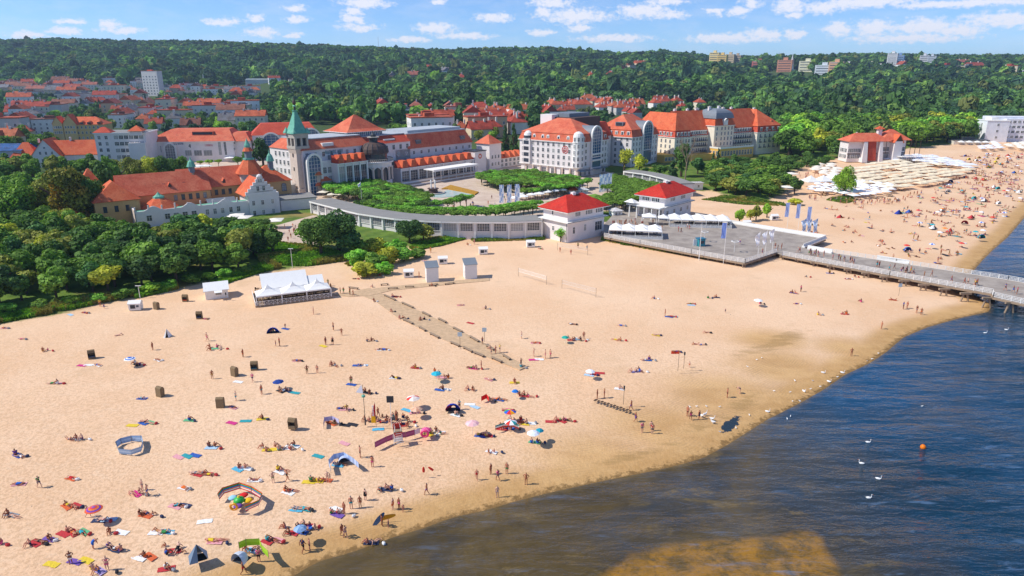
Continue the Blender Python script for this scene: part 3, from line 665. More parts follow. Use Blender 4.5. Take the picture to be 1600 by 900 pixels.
def spire(m):
    prof=[(4.5,zs+6.2),(3.5,zs+7.5),(2.5,zs+9.8),(1.75,zs+12.0),(1.1,zs+14.0),(.8,zs+15.6)]
    for (r0,z0),(r1,z1) in zip(prof[:-1],prof[1:]): r0*=.86;r1*=.86; m.frust(c-r0,c+r0,c-r0,c+r0,z0,c-r1,c+r1,c-r1,c+r1,z1)
    for dx,dy in ((-1,-1),(1,-1),(1,1),(-1,1)): m.lathe([(1.5,zs+6.2),(1.3,zs+6.8),(.5,zs+8.0),(0,zs+8.9)],c+dx*(S/2+.2),c+dy*(S/2+.2),8)
B.part('spire','verdigris',spire)
B.part('lantern',['verdigris','dark_metal'],lambda m:(m.lathe([(1.2,zs+15.6),(1.2,zs+15.9)],c,c,10),m.lathe([(.5,zs+15.9),(.5,zs+17.6)],c,c,10,1),m.lathe([(.95,zs+17.6),(.5,zs+18.1)],c,c,10)))
B.part('finial','brown_slate',lambda m:m.lathe([(.35,zs+18.1),(.75,zs+18.7),(.8,zs+19.2),(.5,zs+19.9),(.16,zs+20.5),(.05,zs+21.8),(0,zs+22.4)],c,c,10),smooth=True)
for z_ in (6,12.5,18): B.win('f',.12,c,z_,1.0,1.8,'dark')
for z_ in (5,11,17): B.win('l',.12,c,z_,.7,1.3,'dark')
def turret(m): m.lathe([(2.4,-1),(2.4,8.8)],S+2.4,-1.2,8,0); m.lathe([(3.2,4.0),(2.45,5.4)],S+2.4,-1.2,8,1); m.lathe([(3.0,8.7),(1.7,10.6),(0,13.0)],S+2.4,-1.2,8,1)
B.part('stair_turret',['stone_grey','roof_orange'],turret); B.part('annex_wall','stone_grey',lambda m:(m.box(S+3,S+8,-4,3,-1,6),m.box(-8,-.6,2,9,-1,5)))
B.part('annex_roof','roof_orange',lambda m:(m.hip(S+3,S+8,-4,3,6,2.6,.3)))
B.win('f',-4,S+5.5,2,1.2,1.8); B.done()
# ================================================================ bathhouse
B=Bld('bathhouse','sprawling ochre bathhouse with orange tiled roofs and a long white scroll-topped front wall','bathhouse',(214,357),36,3)
uE=B.on_v(391,338)[0]; uF=B.on_v(438,333)[0]; hw=B.on_v(214,329)[1]
# front wing with scrolled parapet
B.part('front_wall','white_plaster',lambda m:(m.box(0,uE,0,5,-1.5,hw-1.0),))
def scroll(m):
    n=60; xs=[uE*i/n for i in range(n+1)]
    hh=[hw-1.0+0.5+1.5*max(0,math.cos(((x/uE*3.2)%1-.5)*2*math.pi*.9))**2 for x in xs]
    for i in range(n): m.face([(xs[i],-.02,hw-1),(xs[i+1],-.02,hw-1),(xs[i+1],-.02,hh[i+1]),(xs[i],-.02,hh[i])]); m.face([(xs[i],.4,hw-1),(xs[i],.4,hh[i]),(xs[i+1],.4,hh[i+1]),(xs[i+1],.4,hw-1)]); m.face([(xs[i],-.02,hh[i]),(xs[i+1],-.02,hh[i+1]),(xs[i+1],.4,hh[i+1]),(xs[i],.4,hh[i])])
    for k in range(9): m.box(.05+uE*k/9,.5+uE*k/9,.0,.38,hw-1,hw+1.1+.3*(k%2))
    m.box(0,.4,0,9,-1.5,hw+.2); 
B.part('scrolled_parapet','white_plaster',scroll); B.part('terrace','verdigris',lambda m:m.box(.4,uE,.45,4.9,hw-1.0,hw-.8))
B.part('side_wall','stone_pink',lambda m:m.box(-.06,.0,0,9,-1.5,hw+.1))  # thin skin over the wall end, pinkish sunlight put into its colour
for px_ in (234,263,277,291,305,326,338,350,363,375): u_=B.on_v(px_,345)[0]; B.win('f',0,u_,hw-4.1,1.6 if px_<310 else 1.1,1.9)
# gabled house
zs_=B.on_v(410,302)[1]; za=B.on_v(407,272)[1]; gc=B.on_v(407,300)[0]; gw=5.2
B.part('gable_house_wall','white_plaster',lambda m:m.box(uE,uF,-.6,12,-1.5,zs_))
def stepped(m):
    k=5
    for i in range(k):
        w_=gw*(1-i/k)*1.0+.6; z0=zs_-.5+(za-1.6-zs_)*i/k; m.box(gc-w_,gc+w_,-.75,-.15,z0,zs_-.5+(za-1.6-zs_)*(i+1)/k+.35)
    m.box(gc-1.1,gc+1.1,-.8,-.1,za-1.6,za-.8); m.lathe([(1.1,za-.8),(.9,za-.3),(.4,za),(0,za+.2)],gc,-.45,8)
B.part('stepped_gable','white_plaster',stepped)
B.part('gable_roof','roof_orange',lambda m:(m.gable(gc-gw-.6,gc+gw+.6,-.1,12.5,zs_-.3,za-zs_-1.6,.4,0,'y')))
for z_,ds_ in ((zs_+1.2,(-1.1,1.1)),(zs_-4.2,(-3.2,0.2,4.0)),(zs_+4.4,(-.4,.4))):
    for d_ in ds_: B.win('f',-.78 if z_>zs_ else -.6,gc+d_,z_,.95 if z_<zs_+4 else .5,1.7 if z_<zs_+4 else 1.2)
for d_ in (-3.2,.2,4.0): B.win('f',-.6,gc+d_,zs_-8,.95,1.7)
# main hall behind
v1=13.0; uA=B.on_v(271,320,v1)[0]; zE=B.on_v(300,297,v1)[1]; uB=B.on_v(372,285,v1)[0]
D1=13; zR=B.on_v(300,266,v1+D1/2)[1]; 
uM=B.on_v(329,300,v1)[0]
B.part('hall_wall','ochre_plaster',lambda m:(m.box(-6,uM,v1,v1+D1,-1.5,zE),m.box(uM+.01,uB+8,v1+4,v1+D1+4,-1.5,zE+.3)))
B.part('hall_roof','roof_coral',lambda m:m.gable(-2,uM,v1,v1+D1,zE,zR-zE,.5,0,'x'))
B.part('rear_hall_roof','roof_coral',lambda m:m.gable(uM-9,uB+9,v1+4,v1+D1+4,zE+.3,zR-zE-.2,.5,0,'x'))
for k in range(4): B.part('skylight','window_glass',lambda m,k=k:m.frust(uM-16+k*7,uM-15+k*7,v1+2.2+(4.2 if k>1 else 0),v1+3.2+(4.2 if k>1 else 0),zE+1.9+(.3 if k>1 else 0),uM-16+k*7,uM-15+k*7,v1+2.6+(4.2 if k>1 else 0),v1+3.3+(4.2 if k>1 else 0),zE+2.9+(.3 if k>1 else 0)))
for i in range(9):
    u9=uA+1.2+i*(uB-uA-1)/9; B.win('f',v1 if u9<uM-.6 else v1+4,u9,zE-3.3,1.1,2.0,'dark')
for i,px_ in enumerate((264,350)): u_=B.on_v(px_,285,v1+2)[0]; B.part('dormer',['roof_coral','brown_slate'],lambda m:dormer(m,u_,v1+1.5,zE+1.4,1.0,1.0,2,.9))
def cup(cx,cy,z,r,h):
    def f(m): m.lathe([(r*1.1,z-.5),(r*1.1,z)],cx,cy,8,0); m.lathe([(r*.8,z),(r*.8,z+h*.4)],cx,cy,8,1); m.lathe([(r*1.15,z+h*.4),(r,z+h*.5),(r*.7,z+h*.68),(r*.2,z+h*.8),(.05,z+h),(0,z+h*1.05)],cx,cy,8,0)
    return f
u_=B.on_v(299,262,v1+D1/2)[0]; B.part('green_cupola',['verdigris','lead_grey'],cup(u_,v1+D1/2,zR-1.2,1.5,6.5))
# west block: cross hip roof over ochre wall
x0=-13; x1=3
B.part('west_wall','ochre_plaster',lambda m:(m.box(x0+2,x1,v1-6.5,v1+9,-1.5,zE-.4),m.box(x0-3,x0+2.5,v1+1,v1+11,-1.5,zE+1.2)))
B.part('west_roof','roof_orange',lambda m:(m.hip(x0+2,x1,v1-6.5,v1+9,zE-.4,6.2,.6,0,inset=6.0),m.hip(x0-3,x0+2.5,v1+1,v1+11,zE+1.2,2.6,.5,0)))
B.part('gable_crest','stone_pink',lambda m:(m.box(x0-3.2,x0-2.6,v1+2.5,v1+9.5,zE+1.2,zE+3.6),m.lathe([(2.2,zE+3.5),(1.4,zE+4.8),(.5,zE+5.6),(0,zE+6)],x0-2.9,v1+6,4)))
B.part('tower_roof','roof_orange',lambda m:m.frust(x0+.5,x0+6,v1+7,v1+14,zE+5.4,x0+3,x0+3.6,v1+10,v1+11,zE+9.4)); B.part('tower_wall','stone_pink',lambda m:m.box(x0+.9,x0+5.6,v1+7.4,v1+13.6,zE-1,zE+5.4))
B.part('porch_wall','ochre_plaster',lambda m:m.box(x0-6,x0-1.5,v1-5.5,v1,-1.5,4.4)); B.part('porch_roof','roof_orange',lambda m:m.hip(x0-6,x0-1.5,v1-5.5,v1,4.4,2.3,.4))
for k in range(3): B.win('l',x0-3,v1+3+k*2.6,6,1.0,2.2,'dark'); B.win('f',v1-6.5,x0+5+k*3.5,5.5,1.1,2.0,'dark')
# octagonal pavilion roof with green cap
ub,vb=B.on_z(252,318,hw+1); vb=max(vb,6.6); 
B.part('octagon_wall','ochre_plaster',lambda m:m.lathe([(5.6,-1),(5.6,hw-.6)],ub,vb+1,8))
B.part('octagon_roof','roof_orange',lambda m:m.lathe([(6.6,hw-.9),(3.4,hw+1.6),(1.8,hw+2.6)],ub,vb+1,8)); B.part('octagon_cap','verdigris',lambda m:m.lathe([(2.0,hw+2.5),(1.9,hw+3.1),(.9,hw+3.7),(.1,hw+4.6),(0,hw+5)],ub,vb+1,8))
# eastern tower and hips
ut,vt=B.on_v(390,262,v1+6)[0],v1+6; zt=B.on_v(390,272,vt-5)[1]; zp=B.on_v(390,246,vt)[1]
B.part('east_tower_wall','stone_pink',lambda m:m.lathe([(4.6,-1),(4.6,zt)],ut,vt,8,a0=math.pi/8,a1=math.pi/8+2*math.pi))
B.part('east_tower_roof','roof_orange',lambda m:m.lathe([(5.8,zt-.2),(2.2,zp-.8)],ut,vt,8,a0=math.pi/8,a1=math.pi/8+2*math.pi))
B.part('east_tower_lantern',['verdigris','lead_grey','roof_orange'],lambda m:(m.lathe([(2.3,zp-.8),(2.3,zp-.2)],ut,vt,8,0),m.lathe([(1.5,zp-.2),(1.5,zp+2.6)],ut,vt,8,1),m.lathe([(2.2,zp+2.6),(1.3,zp+4.0)],ut,vt,8,2),m.lathe([(1.1,zp+4.0),(1.2,zp+4.8),(.7,zp+6),(.08,zp+7.4),(0,zp+8.2)],ut,vt,8,0)))
u0,z0=B.on_v(398,300,v1+1); u1=B.on_v(455,290,v1+1)[0]; ze2=B.on_v(430,283,v1+1)[1]; zr2=B.on_v(425,257,v1+8)[1]
B.part('east_wall','ochre_plaster',lambda m:m.box(u0,u1,v1+1,v1+15,-1.5,ze2)); B.part('east_roof','roof_orange',lambda m:m.hip(u0,u1,v1+1,v1+15,ze2,zr2-ze2,.6,0))
B.win('f',v1+1,u1-3,ze2-4.2,1.8,2.2,'dark_arch'); u_=B.on_v(423,262,v1+7)[0]; B.part('green_turret',['verdigris','lead_grey'],cup(u_,v1+7,zr2-1.6,1.5,8))
B.part('court_roof','lead_grey',lambda m:m.gable(uE-13,uE-3,6,11.5,hw-1.5,1.6,.2,0,'x')); B.part('court_deck','roof_coral',lambda m:m.box(uE*.42,uE-9,5.5,12,hw-2.6,hw-2.2)); B.part('court_wall','ochre_plaster',lambda m:m.box(uE-14,uE,5.2,12,-1,hw-2.6))
B.done()
# ================================================================ spa house
B=Bld('spa_house','long white spa house with red mansard roofs, arcaded front and dark domed rotunda','spa building',(600,292),50,3)
zr=lambda px,py,v: B.on_v(px,py,v)[1]; ux=lambda px,py,v: B.on_v(px,py,v)[0]
uR=ux(750,262,2); zA=zr(690,254,2); 
# arcade right of the rotunda: glazed wall, white piers, red roof with toothed dormers
def arcade(uL,uRr,v,zA,n,toothed=True,zbase=0,name='arcade'):
    B.part('arcade_wall','white_plaster',lambda m:(m.box(uL,uRr,v,v+7,-1,zA)))
    bay=(uRr-uL)/n
    for i in range(n): B.win('f',v,uL+bay*(i+.5),.7,bay-.95,zA-1.9,'glass')
    for i in range(n+1): B.part('pier_strip','white_paint',lambda m,i=i:m.box(uL+bay*i-.3,uL+bay*i+.3,v-.5,v+.02,-1,zA))
    B.part('cornice','white_paint',lambda m:m.box(uL-.4,uRr+.4,v-.7,v+7.2,zA,zA+.35))
    # sloping roof
    def rf(m):
        m.face([(uL,v-.5,zA+.36),(uRr,v-.5,zA+.36),(uRr,v+4.5,zA+3.7),(uL,v+4.5,zA+3.7)]); m.face([(uL,v-.5,zA+.36),(uL,v+4.5,zA+3.7),(uL,v+4.5,zA+.36)]); m.face([(uRr,v-.5,zA+.36),(uRr,v+4.5,zA+.36),(uRr,v+4.5,zA+3.7)])
    B.part('arcade_roof','roof_red',rf); B.part('flat_roof','lead_grey',lambda m:m.box(uL,uRr,v+4.5,v+8,zA+.4,zA+3.6))
    if toothed:
        for i in range(n):
            a=uL+bay*(i+.5)
            def tooth(m):
                w_=bay*.36; m.frust(a-w_,a+w_,v-.35,v+4.4,zA+.5,a-w_*.35,a+w_*.85,v+.35,v+4.4,zA+3.9)
            B.part('dormer','roof_orange',tooth)  # brighter tile than the roof between: sunlit tone put into the colour
uL=ux(627,285,2)
arcade(uL,uR,2,zr(690,256,2),10)
B.part('end_pavilion',['white_plaster','dark_metal'],lambda m:(m.box(uR-5,uR+4,1,9,-1,zr(750,236,2),0),m.box(uR-5.3,uR+4.3,.7,9.3,zr(750,236,2),zr(750,236,2)+.4,1)))
ue_,ze_=B.on_v(750,244,1)
def ring(m):
    for i in range(16): a0,a1=2*math.pi*i/16,2*math.pi*(i+1)/16; m.face([(ue_+1.4*math.cos(a0),.94,ze_+1.4*math.sin(a0)),(ue_+1.4*math.cos(a1),.94,ze_+1.4*math.sin(a1)),(ue_+.7*math.cos(a1),.94,ze_+.7*math.sin(a1)),(ue_+.7*math.cos(a0),.94,ze_+.7*math.sin(a0))])
B.part('round_emblem','roof_coral',ring)
# rotunda
cu,cv=0,6; zd=zr(598,251,2); rr=8.1
def rot(m):
    m.lathe([(rr,-1),(rr,3.2)],cu,cv,24,0); m.lathe([(rr-.5,3.2),(rr-.5,zd-2.5)],cu,cv,24,1); m.lathe([(rr,zd-2.5),(rr,zd-.6),(rr+.9,zd-.6),(rr+.9,zd)],cu,cv,24,0)
B.part('rotunda',['white_plaster','window_glass'],rot)
for k in range(12):
    a=2*math.pi*(k+.5)/12; x,y=cu+(rr-.1)*math.cos(a),cv+(rr-.1)*math.sin(a)
    B.part('column','stone_pink',lambda m:m.lathe([(.7,3.2),(.6,3.5),(.6,zd-3.4),(.8,zd-2.5)],x,y,8))
def arches(m):
    for k in range(12):
        a=2*math.pi*(k+1)/12
        for s_ in (-1,1):
            for j in range(4):
                t0,t1=j/4,(j+1)/4; aa0=a+s_*(.26*(1-t0)); aa1=a+s_*(.26*(1-t1)); z0_=zd-4.6+2.0*math.sin(t0*math.pi/2); z1_=zd-4.6+2.0*math.sin(t1*math.pi/2)
                q=[(cu+rr*math.cos(aa0),cv+rr*math.sin(aa0),z0_),(cu+rr*math.cos(aa1),cv+rr*math.sin(aa1),z1_),(cu+rr*math.cos(aa1),cv+rr*math.sin(aa1),zd-2.4),(cu+rr*math.cos(aa0),cv+rr*math.sin(aa0),zd-2.4)]
                m.face(q if s_>0 else q[::-1])
B.part('arch_spandrel','white_plaster',arches)
B.part('balustrade','stone_grey',lambda m:([m.box(cu+(rr+.6)*math.cos(a)-.09,cu+(rr+.6)*math.cos(a)+.09,cv+(rr+.6)*math.sin(a)-.09,cv+(rr+.6)*math.sin(a)+.09,zd,zd+1.0) for a in [2*math.pi*i/56 for i in range(56)]],m.lathe([(rr+.45,zd+1.0),(rr+.8,zd+1.0),(rr+.8,zd+1.2),(rr+.45,zd+1.2)],cu,cv,32,cap=False)))
zt_=zr(598,232,6)
B.part('drum',['brown_slate','window_glass'],lambda m:(m.lathe([(rr-1.6,zd),(rr-1.6,zd+.8)],cu,cv,20,0),m.lathe([(rr-1.9,zd+.8),(rr-1.9,zd+3.4)],cu,cv,20,1),m.lathe([(rr-1.3,zd+3.4),(rr-1.3,zd+4.0)],cu,cv,20,0)))
dm=B.part('dome','brown_slate',lambda m:m.lathe([(rr-1.2,zd+4.0),(rr-1.5,zd+5.6),(rr-2.3,zd+7.0),(rr-3.6,zd+8.0),(2.2,zd+8.6)],cu,cv,16))
for k in range(16):
    a=2*math.pi*k/16; B.part('dome_rib','dark_metal',lambda m:[m.tube((cu+r0*math.cos(a),cv+r0*math.sin(a),z0),(cu+r1*math.cos(a),cv+r1*math.sin(a),z1),.13,n=4) for (r0,z0),(r1,z1) in (((rr-1.15,zd+4),(rr-1.45,zd+5.6)),((rr-1.45,zd+5.6),(rr-2.25,zd+7)),((rr-2.25,zd+7),(rr-3.55,zd+8.05)))],parent=dm)
B.part('dome_lantern',['dark_metal','stone_grey'],lambda m:(m.lathe([(2.0,zd+8.5),(2.0,zd+10.8)],cu,cv,10,0),m.lathe([(2.9,zd+10.8),(2.9,zd+11.1)],cu,cv,10,1),m.lathe([(1.3,zd+11.1),(1.3,zd+12),(.4,zd+12.8),(.1,zd+13.6),(0,zd+14.6)],cu,cv,8,0)))
# mansard block right
vB=12; ua,ub_=ux(618,238,vB),ux(737,228,vB); zw=zr(680,228,vB)
B.part('east_block_wall','white_plaster',lambda m:m.box(ua,ub_,vB,vB+26,-1,zw))
zm=zr(680,206,vB+3)
B.part('east_mansard','roof_coral',lambda m:(m.frust(ua+8,ub_+.6,vB-.6,vB+26.6,zw,ua+10,ub_-3,vB+2.6,vB+23,zm)))
B.part('east_top','roof_pale',lambda m:(m.box(ua+9.8,ub_-2.8,vB+2.4,vB+23.2,zm,zm+.5),m.box(ua+12,ub_-5,vB+4,vB+21,zm+.5,zm+1.7)))
for k in range(2):
    a=ua+ (16 if k==0 else ub_-ua-7); B.part('roof_window',['lead_grey','window_glass'],lambda m:(m.box(a-1.6,a+1.6,vB-.2,vB+3,zw+2.0,zw+3.9,0),m.box(a-1.3,a+1.3,vB-.26,vB-.19,zw+2.2,zw+3.7,1)))
for i in range(11): B.win('f',vB,ua+2+i*(ub_-ua-4)/10,zw-3.0,1.3,1.6)
# central low mansard and pyramid tower
um0,um1=ux(553,240,vB),ua+10; zw2=zr(560,228,vB); zm2=zr(580,213,vB+5)
B.part('centre_wall','white_plaster',lambda m:m.box(um0,um1,vB,vB+30,-1,zw2)); B.part('centre_mansard','roof_red',lambda m:m.frust(um0-.6,um1,vB-.6,vB+30,zw2,um0+3,um1,vB+4.5,vB+27,zm2)); B.part('centre_flat_roof','roof_pale',lambda m:m.box(um0+2.8,um1,vB+4.3,vB+27.2,zm2,zm2+.4))
for i in range(8): B.win('f',vB,um0+2+i*(um1-um0-4)/7,zw2-3.4,1.5,2.2)
B.part('skylight','white_paint',lambda m:m.box(um1-16,um1-9,vB+1.2,vB+3,zm2-2.6,zm2-1.6))
pu,pv=ux(556,212,26),26; zb0=zr(556,213,19); zb1=zr(556,206,19); zap=zr(556,179,26)
B.part('tower_wall','white_paint',lambda m:m.box(pu-11,pu+11,pv-8,pv+8,zw2,zb0)); B.part('window_band',['blue_glass','white_paint'],lambda m:(m.box(pu-10.6,pu+10.6,pv-7.6,pv+7.6,zb0,zb1,0),[m.box(pu-10.7+k*1.19,pu-10.4+k*1.19,pv-7.75,pv-7.55,zb0,zb1,1) for k in range(18)],[m.box(pu-10.75,pu-10.55,pv-7.7+k*1.18,pv-7.4+k*1.18,zb0,zb1,1) for k in range(13)]))
B.part('pyramid_roof','roof_coral',lambda m:(m.frust(pu-12.4,pu+12.4,pv-9.4,pv+9.4,zb1+.1,pu-9.5,pu+9.5,pv-7,pv+7,zb1+1.3,0),m.hip(pu-9.5,pu+9.5,pv-7,pv+7,zb1+1.3,zap-zb1-1.3,0,0,inset=8.9)))
B.part('roof_mast','dark_metal',lambda m:m.tube((pu,pv,zap-.2),(pu,pv,zap+6),.12)); B.part('cornice','white_paint',lambda m:m.box(pu-12.5,pu+12.5,pv-9.5,pv+9.5,zb1-.15,zb1+.1))
# left wing
vW=4; wl,wr=ux(497,285,-2),ux(560,285,-2)
uq0=wl; 
B.part('west_wing_wall','white_plaster',lambda m:(m.box(uq0,um0+6,vB-4,vB+22,-1,zr(500,233,vB-4)),)); zw3=zr(500,233,vB-4)
B.part('west_mansard','roof_coral',lambda m:m.frust(uq0-.5,um0+6,vB-4.6,vB+22,zw3,uq0+4,um0+4,vB,vB+18,zw3+4.2)); B.part('west_flat_roof','roof_pale',lambda m:m.box(uq0+3.8,um0+4.2,vB-.2,vB+18.2,zw3+4.2,zw3+4.6))
B.part('skylight','white_paint',lambda m:m.box(uq0+11,uq0+17,vB-3.6,vB-1,zw3+1.0,zw3+2.4))
for i in range(8):
    for z_ in (zw3-3.4,zw3-7.2,zw3-11): B.win('f',vB-4,uq0+2.2+i*(um0+4-uq0)/8,z_,1.4,2.1)
for i in range(7):
    for z_ in (zw3-3.4,zw3-7.2,zw3-11): B.win('l',uq0,vB-2+i*3.2,z_,1.3,2.0)
# vaulted bay at the left corner
bx=uq0+4
B.part('vaulted_bay',['lead_grey','blue_glass','white_paint'],lambda m:barrel(m,bx,7.5,vB-6.5,vB+4,-1,zw3-4.2,mo=0))
B.part('bay_front','white_plaster',lambda m:m.box(bx+3.8,bx+12,vB-6,vB-4.02,-1,zw3-5)); B.row('f',vB-6,bx+4.2,bx+12,3,[1,5,9],1.8,2.6,'wide')
strokes(9,1.6,'paint_any',(uq0+17,vB-4.1,zw3-1.7),0,B.root,'#2f7f8c',3)
arcade(ux(530,290,1),-rr-.5,1,zr(545,255,1),4)
# small pyramid tower at right and gallery
tu=ux(766,255,6); zt1=zr(766,225,2); zt2=zr(766,210,6)
B.part('gate_tower_wall','white_plaster',lambda m:m.box(tu-5,tu+5,2,12,-1,zt1)); B.part('gate_tower_roof','roof_coral',lambda m:m.frust(tu-5.8,tu+5.8,1.2,12.8,zt1,tu-.2,tu+.2,6.9,7.2,zt2))
for z_ in (2,6): B.row('f',2,tu-4,tu+4,3,z_,1.2,1.8)
g0,g1=tu+5,ux(815,258,5)
B.part('link_wall','white_plaster',lambda m:m.box(g0,g1,3,10,-1,5.2)); B.row('f',3,g0,g1,6,[.6,3.0],1.9,1.6,'wide')
def saw(m):
    n=5
    for i in range(n): a=g0+(g1-g0)*i/n; b=g0+(g1-g0)*(i+1)/n; m.frust(a,b,2.6,10.3,5.2,a+(b-a)*.4,a+(b-a)*.6,5,9,8.4)
B.part('link_roof','roof_orange',saw)
# front terraces with the awning row
tA,tB=ux(675,275,-8),ux(745,268,-8); za_=zr(700,262,-8)
B.part('terrace_canopy','canvas_white',lambda m:(m.box(tA,tB,-9,-2,za_-.4,za_),m.box(tA,tB,-9.3,-9,za_-.9,za_)))
for k in range(7): B.part('canopy_post','white_paint',lambda m,k=k:m.box(tA+(tB-tA)*k/6-.12,tA+(tB-tA)*k/6+.12,-9,-8.7,-1,za_-.4))
B.part('terrace','paving',lambda m:(m.box(-rr-14,uR-6,-5,2,-1,.9),m.box(-rr-4,uR-12,-10,-5,-1,.45)))
B.part('terrace_wall','white_paint',lambda m:(m.box(-rr-14,uR-6,-5.2,-5,.9,1.7),m.box(-rr-4,uR-12,-10.15,-10,.45,1.0)))
B.done()
SPA=B
# ================================================================ white hotel with vaulted bays
B=Bld('vaulted_hotel','large white hotel with red mansard roof, round dormers and glazed barrel vaulted bays','hotel',(903,277),50,3)
zr=lambda px,py,v: B.on_v(px,py,v)[1]; ux=lambda px,py,v: B.on_v(px,py,v)[0]
Vl=B.on_u(812,258,0)[0]; U1=ux(948,266,0); ze=B.on_v(903,224)[1]; z1=ze+4.2; zrg=ze+11.2
def wallbox(m): m.box(0,U1,0,Vl,4.6,ze); m.box(.6,U1-.6,.6,Vl-.6,-1,4.6)
B.part('wall','white_plaster',wallbox); B.part('cornice','white_paint',lambda m:(m.box(-.7,U1+.7,-.7,Vl+.7,ze-.25,ze+.12),m.box(-.25,U1+.25,-.25,Vl+.25,4.3,4.7)))
B.part('mansard','roof_coral',lambda m:m.frust(-.5,U1+.5,-.5,Vl+.5,ze+.12,1.0,U1-1.0,1.0,Vl-1,z1,cap=False))
B.part('roof','roof_coral',lambda m:m.hip(1.0,U1-1,1.0,Vl-1,z1+.05,zrg-z1,.35,0,inset=(U1-2)/2+2))
nfl=[5.4,8.6,11.8,15.0]
cols=[i for i in range(9)]
for j,z_ in enumerate(nfl):
    for k in range(11):
        v_=Vl*(k+.7)/11.4; B.win('l',0,v_,z_+ (0),1.35,1.9)
        if j==0: pass
for k in range(6): B.win('l',.6,Vl*(k+.7)/6.4,.6,2.6,2.6,'wide')
B.part('ground_arcade','stone_pink',lambda m:[m.box(-.2,.5,Vl*k/8-.35+.4,Vl*k/8+.35+.4,-1,4.3) for k in range(8)])
for k in (1.6,3.2,5.0,5.9,7.4,8.2): 
    v_=Vl*(k+.2)/10.2
    B.part('round_dormer',['roof_coral','white_paint','window_glass'],lambda m:(m.box(.02,2.2,v_-.9,v_+.9,ze+.7,ze+2.4,1),[m.face([(.02,v_+.9*math.cos(a),ze+2.4+.9*math.sin(a)),(2.2,v_+.9*math.cos(a),ze+2.4+.9*math.sin(a)),(2.2,v_+.9*math.cos(a2),ze+2.4+.9*math.sin(a2)),(.02,v_+.9*math.cos(a2),ze+2.4+.9*math.sin(a2))],1) for a,a2 in [(math.pi*i/8,math.pi*(i+1)/8) for i in range(8)]],m.face([(0,v_+.9*math.cos(math.pi*i/8),ze+2.4+.9*math.sin(math.pi*i/8)) for i in range(9)],1),m.box(-.04,.0,v_-.5,v_+.5,ze+.9,ze+2.6,2)))
# left corner bay (tower) & right corner turret
for v_,w_ in ((Vl-5.5,5.0),):
    B.part('corner_bay',['white_plaster','window_glass','white_paint'],lambda m:(m.box(-1.2,0,v_-2.5,v_+2.5,4.6,ze+.6,0),[m.box(-1.26,-1.2,v_-1.8,v_+1.8,z_+.1,z_+2.1,1) for z_ in nfl]))
    B.part('bay_arch','white_paint',lambda m:(m.lathe([(2.6,ze+.5),(2.6,ze+2.2),(2.2,ze+3.6),(1.2,ze+4.5),(0,ze+4.8)],.9,v_,14)))
    B.part('bay_window','window_glass',lambda m:m.lathe([(2.66,ze+.9),(2.66,ze+2.2)],.9,v_,14,a0=math.pi*.6,a1=math.pi*1.4,cap=False))
B.part('corner_turret','white_paint',lambda m:(m.lathe([(.4,2.8),(3.0,5.0),(3.0,ze+.2)],.9,.9,12),m.lathe([(3.3,ze+.2),(3.3,ze+.5)],.9,.9,12),m.lathe([(2.8,ze+.5),(2.8,ze+3.4),(2.3,ze+4.8),(1.2,ze+5.6),(0,ze+5.9)],.9,.9,14)))
for j,z_ in enumerate(nfl+[ze+.9]):
    for a in (math.pi*.95,math.pi*1.2,math.pi*1.45,math.pi*1.7):
        r_=3.02 if j<4 else 2.82; x,y=.9+r_*math.cos(a),.9+r_*math.sin(a); B.mesh('window',win_mesh(.95,1.9,'plain'),(x,y,z_),a+math.pi/2)
B.part('lower_pillar','stone_pink',lambda m:m.lathe([(1.2,-1),(1.0,3.2)],.9,.9,8))
def emblem(cx,cz,r,B,u):
    def f(m):
        for r0,r1 in ((r,r*.78),(r*.55,r*.4)):
            for i in range(20): a0,a1=2*math.pi*i/20,2*math.pi*(i+1)/20; m.face([(u,cx+r0*math.cos(a0),cz+r0*math.sin(a0)),(u,cx+r0*math.cos(a1),cz+r0*math.sin(a1)),(u,cx+r1*math.cos(a1),cz+r1*math.sin(a1)),(u,cx+r1*math.cos(a0),cz+r1*math.sin(a0))])
    B.part('round_emblem','roof_scarlet',f)
    words('S',r*1.3,'roof_scarlet',B,(u,cx,cz),-math.pi/2,B.root,'emblem_letter',.03)
ve,zz=B.on_u(883,234,-.08); emblem(ve,zz,2.1,B,-.1)
# shaded front with the great vault
vc=U1*.56; vw=9.5
B.part('great_vault',['lead_grey','blue_glass','white_paint'],lambda m:barrel(m,vc,vw,-.8,9,ze-8.0,11.2))
B.part('vault_base',['white_plaster','blue_glass','white_paint'],lambda m:(m.box(vc-vw/2,vc+vw/2,-1.0,0,-1,ze-8,0),m.box(vc-vw/2+.8,vc+vw/2-.8,-1.05,-.99,4,ze-8.5,1),[m.box(vc-vw/2,vc+vw/2,-1.9,-1.0,z_,z_+.9,2) for z_ in (7.3,10.5)]))
for j,z_ in enumerate(nfl):
    for a in (U1*.14,U1*.24,U1*.82,U1*.92): B.win('f',0,a,z_,1.3,1.9)
for k in range(6): B.win('f',.6,U1*(k+.6)/6.2,.4,2.2,2.9,'wide')
for k in (.16,.9): B.part('dormer',['white_paint','window_glass'],lambda m:(m.box(U1*k-1,U1*k+1,-.1,2,ze+.6,ze+2.9,0),m.box(U1*k-.6,U1*k+.6,-.15,-.1,ze+1,ze+2.6,1)))
B.part('entrance_canopy','blue_glass',lambda m:(m.box(-1,8,-4,0,3.3,3.5),m.box(12,24,-4,0,3.3,3.5)))
